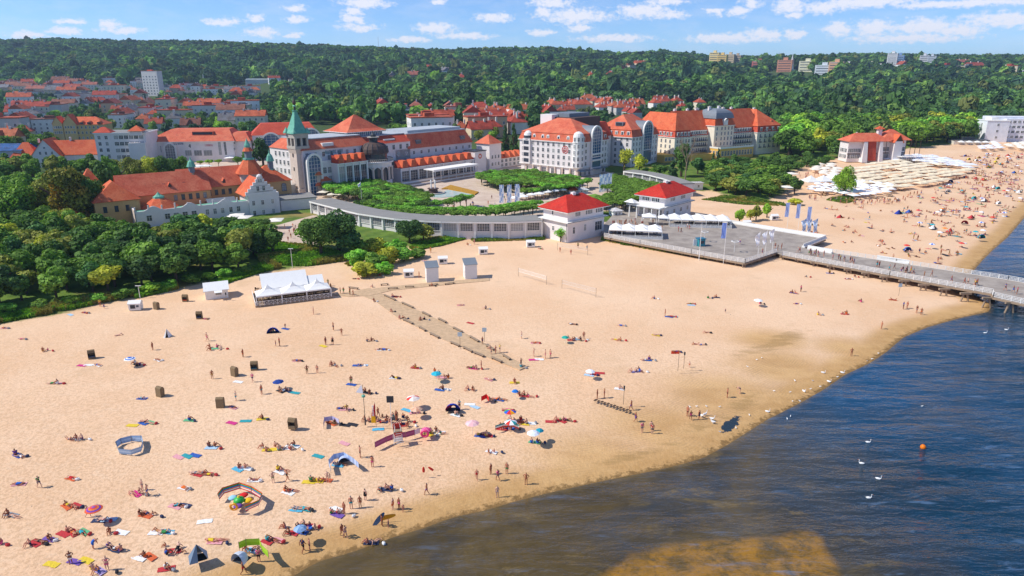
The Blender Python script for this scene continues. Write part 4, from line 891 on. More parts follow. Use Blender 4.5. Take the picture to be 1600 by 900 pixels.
# link + second wing
Ua,Uc=ux(950,258,15),0
B.part('link_wall','white_plaster',lambda m:m.box(U1,U1+24,13,Vl,-1,ze)); B.part('link_roof','roof_red',lambda m:m.frust(U1-2,U1+24,12.4,Vl+.6,ze,U1-4,U1+26,18,Vl-6,ze+7.5))
B.row('f',13,U1,U1+22,6,nfl,1.3,1.9)
B.part('plant_screen',['brown_slate','white_paint','lead_grey'],lambda m:(m.box(U1-9,U1+16,16,Vl-2,ze+4,ze+11.2,0),m.box(U1-12,U1-6,Vl-10,Vl-2,ze+4,ze+12.6,1),m.box(U1-6,U1+14,22,Vl-4,ze+11.2,ze+13.2,2)))
W0=ux(985,262,0); W1=ux(1026,250,0); Wv=B.on_u(950,250,W0)[0]; ze2=B.on_v(985,217,0)[1]; ze2=(ze+ze2)/2
B.part('east_wing_wall','white_plaster',lambda m:m.box(W0,W1,0,Wv+10,-1,ze2)); B.part('east_wing_mansard','roof_coral',lambda m:m.frust(W0-.5,W1+.5,-.5,Wv+10.5,ze2,W0+1.2,W1-1.2,1.2,Wv+9,ze2+4)); B.part('east_wing_roof','roof_coral',lambda m:m.hip(W0+1.2,W1-1.2,1.2,Wv+9,ze2+4.03,8,.35,0,inset=9.5))
B.part('cornice','white_paint',lambda m:m.box(W0-.7,W1+.7,-.7,Wv+10.7,ze2-.4,ze2))
B.part('roof_window',['lead_grey','window_glass'],lambda m:(m.box(W0+2.5,W0+6,8,13,ze2+6,ze2+8,0),m.box(W0+2.4,W0+2.5,8.5,12.5,ze2+6.3,ze2+7.8,1)))
for z_ in (1.5,5.0,8.4,11.8,14.8): B.row('l',W0,1,Wv+9,6,z_,1.3,1.9)
for k in range(5): 
    v_=2.6+k*(Wv+3)/4.6
    B.part('round_dormer',['white_paint','window_glass'],lambda m:(m.box(W0+.0,W0+2.2,v_-.9,v_+.9,ze2+.7,ze2+3.2,0),m.box(W0-.05,W0,v_-.5,v_+.5,ze2+.9,ze2+2.8,1)))
wc=W0+(W1-W0)*.55
B.part('great_vault',['lead_grey','blue_glass','white_paint'],lambda m:barrel(m,wc,11,-.8,10,ze2-8,11.0)); B.part('vault_base',['white_plaster','blue_glass'],lambda m:(m.box(wc-5.5,wc+5.5,-1,0,-1,ze2-8,0),m.box(wc-4.6,wc+4.6,-1.06,-.99,1.5,ze2-8.4,1)))
for z_ in (1.5,5.0,8.4,11.8,14.8): B.row('f',0,W0+.5,wc-6,3,z_,1.2,1.9); B.row('f',0,wc+6,W1-.5,2,z_,1.2,1.9)
B.done()
# ================================================================ grand hotel
B=Bld('grand_hotel','long cream seaside hotel with bright orange roofs and a grey central dome','hotel',(1052,253),32,3)
zr=lambda px,py,v: B.on_v(px,py,v)[1]; ux=lambda px,py,v: B.on_v(px,py,v)[0]
UL=ux(1218,237,0); ze=zr(1052,216,0); zm=zr(1052,204.5,1.2); 
a1=ux(1078,250,0); b0=ux(1180,240,0); c0,c1=ux(1113,245,-1),ux(1143,243,-1)
VD=24; rec=4
B.part('wall','cream_plaster',lambda m:(m.box(0,a1,0,VD+14,-1,ze),m.box(a1,b0,rec,VD-2,-1,ze-.01),m.box(b0,UL,0,VD+8,-1,ze)))
B.part('cornice','white_paint',lambda m:(m.box(-.5,a1+.5,-.5,VD+14.5,ze,ze+.3),m.box(a1+.5,b0-.5,rec-.5,VD-1.5,ze,ze+.3),m.box(b0-.5,UL+.5,-.5,VD+8.5,ze,ze+.3)))
B.part('mansard','roof_red',lambda m:(m.frust(-.3,a1+.3,-.3,VD+14.3,ze+.3,1,a1-1,1,VD+13,zm),m.frust(a1-1.2,b0+1.2,rec-.3,VD-1.7,ze+.29,a1-1.2,b0+1.2,rec+1,VD-3,zm-.02),m.frust(b0-.3,UL+.3,-.3,VD+8.3,ze+.3,b0+1,UL-1,1,VD+7,zm)))
zt=zm+10.0; zt2=zm+11.2
B.part('roof','roof_orange',lambda m:(m.hip(1,a1-1,1,VD+13,zm+.02,zt-zm,.5,0,inset=(a1-2)/2+.5),m.gable(a1-6,b0+6,rec+1,VD-3,zm+.01,zt2-zm-.5,.5,0,'x'),m.hip(b0+1,UL-1,1,VD+7,zm+.02,zt-zm,.5,0,inset=(UL-b0-2)/2+.5)))
fl=[4.6,8.0,11.2,14.0]
B.row('f',0,1,a1-1,5,fl,1.2,2.0); B.row('f',rec,a1+1,c0-1,9,fl,1.2,2.0); B.row('f',rec,c1+1,b0-1,10,fl,1.2,2.0); B.row('f',0,b0+1,UL-1,5,fl,1.2,2.0); B.row('l',0,2,VD+12,9,fl,1.2,2.0)
def balc(us,vv):
    for z_ in fl[:3]:
        for u_ in us: B.mesh('balcony',balc_me,(u_,vv,z_-.3),0)
mm=MB(); mm.box(-1.1,1.1,-1.0,0,0,.15); 
for i in range(9): mm.box(-1.1+i*.27,-1.06+i*.27,-1.0,-.95,.15,1.0)
mm.box(-1.1,1.1,-1.02,-.93,1.0,1.08); balc_me=mm.mesh('balcony',['dark_metal'])
balc([a1+1+(c0-a1-2)*(i+.5)/9 for i in range(9)],rec); balc([c1+1+(b0-c1-2)*(i+.5)/10 for i in range(10)],rec); balc([b0+1+(UL-b0-2)*(i+.5)/5 for i in range(5)],0)
def drow(side,fix,a0,a1_,n):
    for i in range(n):
        a=a0+(a1_-a0)*(i+.5)/n
        def f(m):
            if side=='f': m.box(a-.75,a+.75,fix,fix+1.8,ze+.8,ze+3.1,0); m.box(a-.45,a+.45,fix-.05,fix,ze+1.1,ze+2.8,1); m.box(a-.9,a+.9,fix-.2,fix+1.8,ze+3.1,ze+3.3,0)
            else: m.box(fix,fix+1.8,a-.75,a+.75,ze+.8,ze+3.1,0); m.box(fix-.05,fix,a-.45,a+.45,ze+1.1,ze+2.8,1); m.box(fix-.2,fix+1.8,a-.9,a+.9,ze+3.1,ze+3.3,0)
        B.part('dormer',['white_paint','window_glass'],f)
drow('f',-.1,1,a1-1,4); drow('f',rec-.1,a1+1,c0-1,8); drow('f',rec-.1,c1+1,b0-1,9); drow('f',-.1,b0+1,UL-1,4); drow('l',-.1,2,14,4)
# small shed dormers on the upper roof
for u_,v_ in [(a1+4+i*(c0-a1-6)/3.2,rec+3.4) for i in range(4)]+[(c1+6,rec+3.4),(c1+13,rec+3.4)]+[(5,3.2),(UL-7,3.2)]:
    B.part('eyebrow_dormer',['roof_orange','brown_slate'],lambda m:(m.frust(u_-1.4,u_+1.4,v_,v_+3,zm+1.9,u_-.9,u_+.9,v_+.2,v_+3,zm+3.1,0),m.box(u_-.8,u_+.8,v_-.05,v_+.05,zm+2.0,zm+2.6,1)))
for k in range(5): B.part('eyebrow_dormer',['roof_orange','white_paint'],lambda m,k=k:(m.frust(2.4,5,5+k*5.5,7.5+k*5.5,zm+1.2,2.8,5,5.4+k*5.5,7.1+k*5.5,zm+2.2,0),m.box(2.35,2.45,5.4+k*5.5,7.1+k*5.5,zm+1.3,zm+1.8,1)))
for u_,v_,z_ in ((a1-1,15,zt2),(a1+9,14,zt2),(a1+18,14,zt2),(c0-2,14,zt2),(c1+5,14,zt2),(c1+13,14,zt2),(UL-10,17,zt),(9,9,zt-4)): chimney(B,u_,v_,z_-2.6,1.6,1.3,3.2)
# centre risalit with dome
zc=zr(1127,197,-1); zc2=zc+4.6
B.part('centre_bay','cream_plaster',lambda m:m.box(c0,c1,-1,16,-1,zc)); B.part('centre_cornice','white_paint',lambda m:m.box(c0-.5,c1+.5,-1.5,16.5,zc,zc+.35))
B.part('centre_skirt','roof_orange',lambda m:m.frust(c0-.4,c1+.4,-1.4,16.4,zc+.35,c0+1.3,c1-1.3,.3,14.7,zc2))
cw=(c1-c0)/2-1.0
dm=B.part('dome','lead_grey',lambda m:[m.frust(*q) for q in []] or [m.frust((c0+c1)/2-w0,(c0+c1)/2+w0,7.5-w0,7.5+w0,z0,(c0+c1)/2-w1,(c0+c1)/2+w1,7.5-w1,7.5+w1,z1) for (w0,z0),(w1,z1) in zip([(cw+.4,zc2),(cw,zc2+1.8),(cw-.7,zc2+3.4),(cw-1.8,zc2+4.6),(cw-3.2,zc2+5.4)],[(cw,zc2+1.8),(cw-.7,zc2+3.4),(cw-1.8,zc2+4.6),(cw-3.2,zc2+5.4),(cw-4.6,zc2+5.8)])])
chimney(B,c0+3.5,8,zc2+4.6,1.8,1.2,2.4); chimney(B,c1-3.5,10,zc2+4.2,1.8,1.2,2.8)
for z_ in (4.6,8,11.2,14.4,17.6): B.row('f',-1,c0+5,c1-.6,4,z_,1.1,2.0); B.win('f',-1,c0+2.2,z_,.9,1.9)
B.part('oriel','white_paint',lambda m:(m.box((c0+c1)/2-1.6,(c0+c1)/2+1.6,-2.0,0,zc+.6,zc+3.6),m.gable((c0+c1)/2-1.6,(c0+c1)/2+1.6,-2,0,zc+3.6,1,.2,0,'y')))
# yellow conservatory terrace and annex
q0,q1=ux(1124,250,-9),ux(1176,245,-9); zq=zr(1150,231,-9)
B.part('conservatory','yellow_plaster',lambda m:m.box(q0,q1,-9,0,-1,zq)); B.row('f',-9,q0+1,q1-1,11,zq*.35,1.7,zq*.42,'wide'); B.row('l',q0,-8,0,3,zq*.35,1.6,zq*.42,'wide')
B.part('terrace_balustrade','white_paint',lambda m:(m.box(q0,q1,-9.1,-8.9,zq,zq+1),m.box(q0-.1,q0+.1,-9,0,zq,zq+1)))
B.part('side_annex','yellow_plaster',lambda m:(m.box(-9,0,-1,12,-1,4.6),m.box(a1-4,q0,-5,rec,-1,3.8))); B.row('f',-1,-8.5,-.5,3,1.2,1.8,2,'wide')
B.done()
# ================================================================ shopping gallery (white walls, red hips)
B=Bld('shopping_gallery','white walled shopping gallery with a wide red hipped roof and large glass bays','shopping centre',(264,254),8,3)
zr=lambda px,py,v: B.on_v(px,py,v)[1]; ux=lambda px,py,v: B.on_v(px,py,v)[0]
U=ux(368,250,0); Ul=ux(232,250,0); Ur=ux(392,250,0); ze=zr(330,220.5,0); 
B.part('wall','white_plaster',lambda m:(m.box(Ul,U,0,30,-1,ze),m.box(U,Ur,1.5,24,-1,ze-.3)))
B.part('roof','roof_coral',lambda m:(m.frust(Ul-1,U+1,-1,31,ze,Ul+12,U-4,10,22,ze+6.5),m.frust(U-4,Ur+1,.6,25,ze-.3,U-1,Ur-3,8,18,ze+4.5)))
B.part('cornice','white_paint',lambda m:m.box(Ul-.9,U+.9,-.9,30.9,ze-.5,ze-.02))
B.part('clerestory',['roof_coral','window_glass'],lambda m:(m.box(ux(300,205,5),ux(333,205,5),4.4,12,ze+3,ze+5.4,0),m.box(ux(301,206,5),ux(332,206,5),4.33,4.4,ze+3.6,ze+5.0,1)))
def gp(px0,px1,py0,py1,style='glass',v=0):
    u0,z1_=B.on_v(px0,py0,v); u1,z0_=B.on_v(px1,py1,v); B.win('f',v,(u0+u1)/2,max(z0_,.2),u1-u0,z1_-max(z0_,.2),style)
for a,b in ((289,300),(303,316),(318,332)): gp(a,b,235,243)
gp(340,347,220,242); gp(349,355,220,242); gp(262,268,223,231)
for p_ in (365,): gp(p_,p_+3,221,225); gp(p_,p_+3,231,235)
for i in range(4): gp(236+i*7,239+i*7,228,238,'plain')
u_,z_=B.on_v(279,224,-.1); strokes(5,1.5,'paint_any',(u_,-.06,z_),0,B.root,'#22407a',5)
u_,z_=B.on_v(324,227,-.1); strokes(6,1.1,'paint_any',(u_+1,-.06,z_),0,B.root,'#c02840',8); u_,z_=B.on_v(297,228,-.1)
B.part('wall_emblem','dark_metal',lambda m:(m.box(u_-.3,u_+.3,-.1,-.04,z_-1,z_+1),m.box(u_-.9,u_-.3,-.1,-.04,z_-.4,z_+.2)))
B.part('vaulted_bay',['roof_coral','window_glass','white_paint'],lambda m:barrel(m,ux(265,230,-1),7,-1,8,-1,ze-3.2)); B.done()
# ================================================================ white apartment house
B=Bld('apartment_house','white four storey apartment house with flat roof and two small red corner roofs','apartment house',(156,262),10,3)
zr=lambda px,py,v: B.on_v(px,py,v)[1]; ux=lambda px,py,v: B.on_v(px,py,v)[0]
U=ux(234,256,0); ze=zr(190,209,0)
B.part('wall','white_plaster',lambda m:(m.box(0,U,0,22,-1,ze),m.box(U-9,U,-3,3,-1,ze-5))); B.part('cornice','white_paint',lambda m:m.box(-.5,U+.5,-.6,22.5,ze,ze+.6))
B.part('flat_roof','roof_felt',lambda m:m.box(.4,U-.4,.4,21.6,ze+.6,ze+.75))
B.row('f',0,.5,8,2,[2,5.5,9,12.5,16],1.5,1.9); B.row('f',0,10,U-1,6,[1,4.8,8.6,12.4,16],2.2,2.0,'wide')
B.row('l',0,1,21,6,[5,9,13],1.3,1.9)
B.part('corner_roof','roof_red',lambda m:m.hip(-.3,9,-.3,7,ze+.75,3,.3)); B.part('corner_roof','roof_orange',lambda m:(m.hip(U-8,U-1,-2,5,ze+1.6,3,.6)))
B.part('attic_wall','white_plaster',lambda m:m.box(U-7.6,U-1.4,-1.6,4.6,ze-1,ze+1.6)); B.done()
# ================================================================ gabled white house and neighbours at the left
B=Bld('gabled_house','white gabled house with steep orange roof behind the big left hand trees','house',(52,262),12,3)
zr=lambda px,py,v: B.on_v(px,py,v)[1]; ux=lambda px,py,v: B.on_v(px,py,v)[0]
U=ux(97,255,0); zg=zr(70,244,0); za=zr(70,218,0)
B.part('wall','white_plaster',lambda m:(m.box(0,U,0,14,-1,zg),m.box(-12,-.02,3,14,-1,zg-1),m.box(U+.02,U+33,4,16,-1,zg+.5)))
B.part('gable_wall','white_plaster',lambda m:m.face([(0,-.02,zg),(U,-.02,zg),(U/2,-.02,za)]))
B.part('roof','roof_orange',lambda m:(m.gable(0,U,0,16,zg,za-zg,.5,0,'y'),m.gable(U-6,U+20,4,16,zg+.5,za-zg-2,.5,0,'x'),m.hip(-12,2,3,14,zg-1,za-zg-1,.5,0)))
B.part('side_roof','roof_red',lambda m:m.gable(U+20,U+33,4,16,zg+.5,5,.4,0,'x'))
for d_ in (-2.6,.4,3.6): B.win('f',-.03,U/2+d_,zg+.9,1.0,1.6)
B.win('f',-.03,U/2,zg+4.2,1.0,1.0); B.row('f',0,0,U,4,zg-3.4,1.1,1.7); B.row('f',4,U+20,U+32,5,[zg-3,zg-7],1.1,1.7); chimney(B,2,9,za-2.5); chimney(B,U+3,10,za-2); B.done()
def block(name,label,C,ang,px_r,ze_px,depth,roof,wall,rh=4,rowz=(3,7),cols=8,z=None,roofmat='roof_orange',cat='building',wcol=None,rcol=None,kind='hip',ch=2,lrow=4,ww=1.1,wh=1.7):
    B=Bld(name,label,cat,C,ang,z); U=B.on_v(px_r,C[1],0)[0]; ze=B.on_v(C[0],ze_px,0)[1]
    B.part('wall',wall,lambda m:m.box(0,U,0,depth,-3,ze),color=wcol)
    if kind=='hip': r=B.part('roof',roofmat,lambda m:m.hip(0,U,0,depth,ze,rh,.5),color=rcol)
    elif kind=='gable': r=B.part('roof',[roofmat,wall],lambda m:m.gable(0,U,0,depth,ze,rh,.5,0,'x',1),color=rcol)
    else: r=B.part('roof',roofmat,lambda m:(m.box(-.3,U+.3,-.3,depth+.3,ze,ze+.5),m.box(U*.3,U*.6,depth*.3,depth*.6,ze+.5,ze+2.5)),color=rcol)
    B.row('f',0,.6,U-.6,cols,list(rowz),ww,wh); B.row('l',0,.6,depth-.6,lrow,list(rowz),ww,wh)
    for k in range(ch): chimney(B,U*(.25+.5*k),depth*.5,ze+rh*.55,parent=None)
    return B,U,ze
B,U,ze=block('town_house','grand yellow town house with twin gables and a long orange roof',(90,224),10,168,195,16,'',"wall_any",5.5,(3,7,11),12,wcol='#d9b878'); zg=ze
for a,w_ in ((U*.08,7),(U*.32,9)):
    B.part('gable_bay',['wall_any','roof_orange'],lambda m:(m.box(a-w_/2,a+w_/2,-1.5,6,-3,ze+1,0),m.gable(a-w_/2,a+w_/2,-1.5,8,ze+1,w_*.75,.3,1,'y',0)),color='#e2c083'); B.row('f',-1.5,a-w_/2+.5,a+w_/2-.5,4,[ze-2.6,ze-6.5],1.0,1.6)
for k in (.55,.7,.9): B.part('dormer',['roof_orange','window_glass'],lambda m:(m.lathe([(2.2,ze+.4),(2.0,ze+1.8),(1.2,ze+2.8),(0,ze+3.1)],U*k,1.6,10,0),m.box(U*k-1.3,U*k+1.3,-.55,-.4,ze+.5,ze+1.8,1)))
B.done()
B,U,ze=block('market_hall','long low hall with plain blue roof at the left edge behind the orange roofs',(-40,262),6,38,236,22,'','wall_any',3,(2,),8,cat='hall',wcol='#aab4bd',rcol='#2f6aa8',roofmat='roof_any',kind='gable',ch=0); B.done()
B,U,ze=block('tower_block','pale concrete tower block rising above the old town roofs',(226,150),-12,250,111,14,'','wall_any',1,(3,8,13,18,23,28,33),5,cat='tower block',wcol='#ded8d2',kind='flat',ch=0,ww=2.6,wh=2.2); B.done()
B,U,ze=block('long_hall','long pale hall with grey roof at the foot of the wooded hill',(384,134),3,470,125,25,'','wall_any',3,(3,),14,cat='hall',wcol='#cfd3d2',rcol='#8ea3ab',roofmat='roof_any',kind='gable',ch=0); B.done()
# arched hall behind the lighthouse
B=Bld('arched_hall','white hall with red barrel arched roofs just behind the lighthouse','hall',(398,250),20,3)
zr=lambda px,py,v: B.on_v(px,py,v)[1]; ux=lambda px,py,v: B.on_v(px,py,v)[0]
U=ux(500,240,0); ze=zr(420,211,0)
B.part('wall','white_plaster',lambda m:(m.box(0,U,0,26,-1,ze),)); B.part('roof','roof_red',lambda m:m.frust(-.6,U+.6,-.6,26.6,ze,6,U-4,9,18,ze+6.5))
B.part('arched_front',['roof_red','blue_glass','white_paint'],lambda m:barrel(m,ux(425,230,-1),12,-1,8,-1,ze-3.6)); B.part('arched_front',['lead_grey','blue_glass','white_paint'],lambda m:barrel(m,ux(488,225,-1),11,-1,14,-1,ze-1)); B.row('f',0,2,U-2,10,[ze-4,ze-8],1.4,2.0); B.done()
# beach clubhouse on the right
B=Bld('beach_clubhouse','half timbered white beach restaurant with spreading red roof beside the parasol field','restaurant',(1350,251),4,3)
zr=lambda px,py,v: B.on_v(px,py,v)[1]; ux=lambda px,py,v: B.on_v(px,py,v)[0]
U=ux(1420,240,0); U0=ux(1326,245,0); Um=ux(1380,245,0); ze=zr(1352,221,0)
B.part('wall','white_plaster',lambda m:(m.box(U0,Um,2,12,-1,ze),m.box(Um,U,4,15,-1,ze+.6))); B.part('timber_band','dark_wood',lambda m:(m.box(U0-.05,Um+.05,1.9,2.0,3.6,4.3),m.box(Um,U+.05,3.9,4.0,3.8,4.5),[m.box(Um+k*3.2,Um+.3+k*3.2,3.88,3.98,3,ze+.5) for k in range(9)]))
B.part('roof','roof_coral',lambda m:(m.hip(U0,Um+3,1,13,ze,4.6,1.2,0),m.hip(Um,U,2,16,ze+.6,6.0,1.2,0))); B.part('gable_wing',['white_plaster','roof_orange','dark_wood'],lambda m:(m.box(U*.62,U*.8,-1,6,-1,ze,0),m.gable(U*.62,U*.8,-1,8,ze,4,.6,1,'y',2)))
B.part('buttress',['white_plaster','roof_red'],lambda m:(m.frust(-2.5,1.0,-2,2.2,-1,-1.5,.8,0,2,ze,0),m.frust(2.0,7.0,-.8,2.0,0,1.6,6.6,.6,1.9,ze+.2,1),m.frust(8.5,11.0,-2,2.2,-1,8.8,10.6,0,2,ze,0)))
B.part('lookout','white_plaster',lambda m:m.box(Um-1.2,Um+1.2,7,9.4,ze+2,ze+7)); B.part('lookout_roof','roof_orange',lambda m:m.hip(Um-2,Um+2,6.2,10.2,ze+7,1.8,.3))
B.row('f',2,U0+.6,-2.4,6,[1.2,4.9],1.9,2.3,'wide'); B.row('f',4,Um+1,U-1,9,[1.0,5.4],2.2,2.4,'wide'); B.row('l',U0,3,11,4,[1.2,4.9],1.7,2.2,'wide')
B.part('stair_terrace','white_paint',lambda m:(m.box(U*.72,U+3,-6,1,2.6,2.8),[m.box(U*.72+k*1.5,U*.72+k*1.5+.12,-6,-5.9,-.5,3.8) for k in range(14)],m.box(U*.72,U+3,-6.05,-5.95,3.7,3.85))); chimney(B,-2,9,ze+3,.8,.8,1.5); B.done()
B,U,ze=block('beach_hotel','plain white flat roofed hotel block at the right edge of the beach',(1537,222),-8,1572,189,16,'','wall_any',1,(3,8,13),1,cat='hotel',wcol='#eceef2',kind='flat',ch=0,lrow=1,ww=1.6,roofmat='white_paint'); 
B.part('rear_wing','wall_any',lambda m:(m.box(U,U+34,6,24,-1,ze+1.5),m.box(6,U+30,9,22,ze+.5,ze+3)),color='#e6e8ee'); B.row('f',6,U+1,U+30,8,[3,7,11,15],2.2,1.8,'wide'); B.done()
B,U,ze=block('beach_terrace','low dark roofed beach terrace with cream awnings left of the white hotel block',(1490,226),-6,1545,219.5,10,'','wall_any',1,(),0,cat='terrace',wcol='#d8d2c6',kind='flat',ch=0,lrow=0,roofmat='dark_metal')
for k in range(5): B.part('awning','canvas_white',lambda m,k=k:m.frust(2+k*6,6.5+k*6,-4,-.2,2.2,3.8+k*6,4.4+k*6,-2.4,-1.8,3.4))
B.done()
# kiosk on plaza etc
for (nm,lb,C,pr,ztop,ang,wc,rc,rh) in (('kiosk','small white sand-side kiosk with flat roof beside the bare tree',(1074,296),1098,286,8,'#f2f2ef','#dedede',.3),('kiosk','white ticket kiosk among walkers at the pier entrance',(958,340),972,330,20,'#f2f2ef','#e8e8e8',1.0),('kiosk','grey walled plaza kiosk with small red roof by the outdoor cafe',(889,303),903,297,12,'#c9ced0','#c65a3c',1.6),('kiosk','grey and white plaza kiosk with a pale roof beside the tall banners',(904,303),919,297,12,'#b9c2c8','#e4e6e6',1.0)):
    B,U,ze=block(nm,lb,C,ang,pr,ztop,3.6,'','wall_any',rh,(.9,),2,cat='kiosk',wcol=wc,rcol=rc,roofmat='roof_any',ch=0,lrow=1,ww=.8,wh=1.0); B.done()
# ================================================================ town houses: four kinds, copied and turned
HK=[]
def house_kind(i):
    w_,d_,h_,rh=[(13,10,6.5,4.2),(17,11,9,4.5),(10,10,7,4.6),(22,12,11,4.0),(15,12,6,5.0),(26,13,12,.6)][i]
    root=thing('town_house','x','house'); m=MB(); m.box(0-w_/2,w_/2,-d_/2,d_/2,-5,h_); wl=m.build('wall','wall_any',root)
    m=MB()
    if i in (0,3): m.gable(-w_/2,w_/2,-d_/2,d_/2,h_,rh,.5,0,'x',1)
    elif i==4: m.gable(-w_/2,w_/2,-d_/2,d_/2,h_,rh,.5,0,'x',1); m.gable(-2.5,2.5,-d_/2-1,0,h_,rh*.8,.3,0,'y',1)
    elif i==5: m.box(-w_/2-.3,w_/2+.3,-d_/2-.3,d_/2+.3,h_,h_+.6); m.box(-4,2,-3,2,h_+.6,h_+2.8)
    else: m.hip(-w_/2,w_/2,-d_/2,d_/2,h_,rh,.5)
    rf=m.build('roof',['roof_any','wall_any'],root)
    for k in range(2 if i!=5 else 1):
        m=MB(); cx_=w_*(-.25+.5*k); m.box(cx_-.5,cx_+.5,-.9,.1,h_+rh*.3,h_+rh+1.2); m.build('chimney','wall_any',root,'#e8ddd0')
    nfl=max(1,int((h_-1)//3.2)); nw=max(2,int(w_/4))
    wm=win_mesh(1.2,1.6,'plain')
    for f_ in range(nfl):
        for k in range(nw):
            o=bpy.data.objects.new('window',wm); o.location=(-w_/2+w_*(k+.5)/nw,-d_/2,1.3+f_*3.1); link(o,root)
        for k in range(2):
            o=bpy.data.objects.new('window',wm); o.location=(-w_/2,-d_/2+d_*(k+.5)/2,1.3+f_*3.1); o.rotation_euler[2]=-math.pi/2; link(o,root)
    return root
WALLC=['#e9e2d4','#f0ece4','#d9cbb2','#cdbf9f','#c9c6c0','#e6d9bd','#dcc9a8','#ececea','#d8b48c']
ROOFC=['#c4593b','#cf6a45','#b84c38','#d2764e','#b5563f','#8a5a4a','#7c7f84','#a06a55','#c9603f','#8f9298','#b9705c']
HPOS=[]
def houses(poly,n,cols=None,scale=1.0,mind=16,kinds=(0,1,2,3,4,3,5,5),place='old town',group='houses of the old town'):
    c=0; tries=0; x0,x1=min(p[0] for p in poly),max(p[0] for p in poly); y0,y1=min(p[1] for p in poly),max(p[1] for p in poly)
    while c<n and tries<n*40:
        tries+=1; px,py=R.uniform(x0,x1),R.uniform(y0,y1)
        if not inpoly(np.array([px]),np.array([py]),poly)[0]>0: continue
        p=at(px,py)
        if any((p.x-q[0])**2+(p.y-q[1])**2<(mind)**2 for q in HPOS): continue
        k=R.choice(kinds); HPOS.append((p.x,p.y)); c+=1; rc=R.choice(ROOFC if cols is None else cols)
        HK.append((p,k,R.choice((12,14,100,104,20,8,-70))+R.uniform(-8,8),1.22*scale*R.uniform(.85,1.2),R.choice(WALLC),rc,place,group))
houses([(0,152),(30,165),(60,188),(120,178),(200,190),(300,190),(400,205),(400,178),(330,166),(250,160),(150,148),(60,140),(0,140)],66,mind=17)
houses([(0,172),(60,172),(60,200),(0,215)],6)

houses([(185,205),(400,205),(400,192),(300,186),(200,190)],12,mind=17)
houses([(0,141),(60,133),(200,133),(400,148),(400,156),(200,148),(60,146),(0,150)],52,mind=22)
houses([(580,182),(600,186),(740,196),(750,182),(700,182),(600,178)],12,mind=17,place='streets behind the spa house',group='houses behind the spa house')
houses([(690,196),(742,204),(812,205),(815,186),(745,186)],10,cols=ROOFC[:4],mind=18,scale=1.15,kinds=(1,3,4),place='streets behind the spa house',group='houses behind the spa house')
houses([(840,178),(850,186),(950,180),(1000,190),(1110,168),(1000,164),(880,168)],34,cols=ROOFC[:5],mind=18,kinds=(0,2,4,1),place='streets behind the hotels',group='houses behind the hotels')
houses([(545,135),(700,142),(800,128),(800,108),(690,110),(650,120),(550,126)],16,mind=40,kinds=(1,3,5,0),scale=1.3,place='wooded slope in the middle distance',group='buildings on the wooded slope')
houses([(400,130),(500,146),(520,136),(420,128)],3,mind=40,place='wooded slope in the middle distance',group='buildings on the wooded slope')
houses([(900,132),(1015,122),(1010,108),(930,120)],6,mind=40,scale=1.3,kinds=(1,5,3),place='wooded slope in the middle distance',group='buildings on the wooded slope')
houses([(1460,118),(1600,122),(1600,112),(1460,104)],9,mind=50,scale=1.5,kinds=(1,3,5,0),place='distant district on the right',group='buildings of the distant district')
houses([(1400,104),(1460,118),(1380,120)],2,mind=50,scale=1.5,place='distant district on the right',group='buildings of the distant district')
houses([(0,232),(88,228),(88,204),(0,204)],7,mind=17,place='old town near the left edge')
houses([(640,214),(750,222),(800,216),(815,200),(640,196)],9,mind=19,cols=ROOFC[:4],scale=1.1,place='streets behind the spa house',group='houses behind the spa house')
for px,py,k,rc in ((1298,166,1,'#cf5034'),(1020,125,5,'#dddddd'),(925,135,5,'#e8c870'),(890,136,5,'#dddddd'),(610,134,3,'#a8483c'),(640,130,3,'#8a7a74'),(100,141,3,ROOFC[0]),(815,150,0,ROOFC[0]),(1010,120,5,'#f0f0f0')):
    HK.append((at(px,py),k,10,1.6 if k==5 else 1.3,'#efe4c4' if py in(135,) else '#ecebe6',rc,'park trees','buildings among the park trees'))
CN=lambda h:{'#c4593b':'terracotta','#cf6a45':'light terracotta','#b84c38':'brick red','#d2764e':'orange','#b5563f':'dull red','#8a5a4a':'brown','#7c7f84':'grey','#a06a55':'faded brown','#c9603f':'orange red','#8f9298':'pale grey','#b9705c':'dusty pink'}.get(h,'pale')
WN={'#e9e2d4':'cream','#f0ece4':'white','#d9cbb2':'sand coloured','#cdbf9f':'tan','#c9c6c0':'grey','#e6d9bd':'pale yellow','#dcc9a8':'beige','#ececea':'bright white','#d8b48c':'ochre'}
protos=[house_kind(i) for i in range(6)]; usedp=[False]*6
KN=['gable roofed','hip roofed','small square','long gabled','cross gabled','flat roofed']
for (p,k,a,s_,wc,rc,place,grp) in HK:
    if not usedp[k]: o=protos[k]; usedp[k]=True
    else: o=copy_tree(protos[k])
    o.location=(p.x,p.y,p.z-.5); o.rotation_euler=(0,0,rad(a)); o.scale=(s_,s_,s_)
    for ch in o.children:
        if ch.name.startswith('wall'): ch.color=(*lin(wc),1)
        if ch.name.startswith('roof'): ch.color=(*lin(rc),1)
        if ch.name.startswith('chimney'): ch.color=(*lin('#e8ddd0'),1)
    o['label']='%s house with %s %s roof in the %s'%(WN.get(wc,'pale'),KN[k].replace(' roofed','').replace('small square','hipped').replace('long gabled','long gabled'),CN(rc),place); o['group']=grp; o['category']='house'
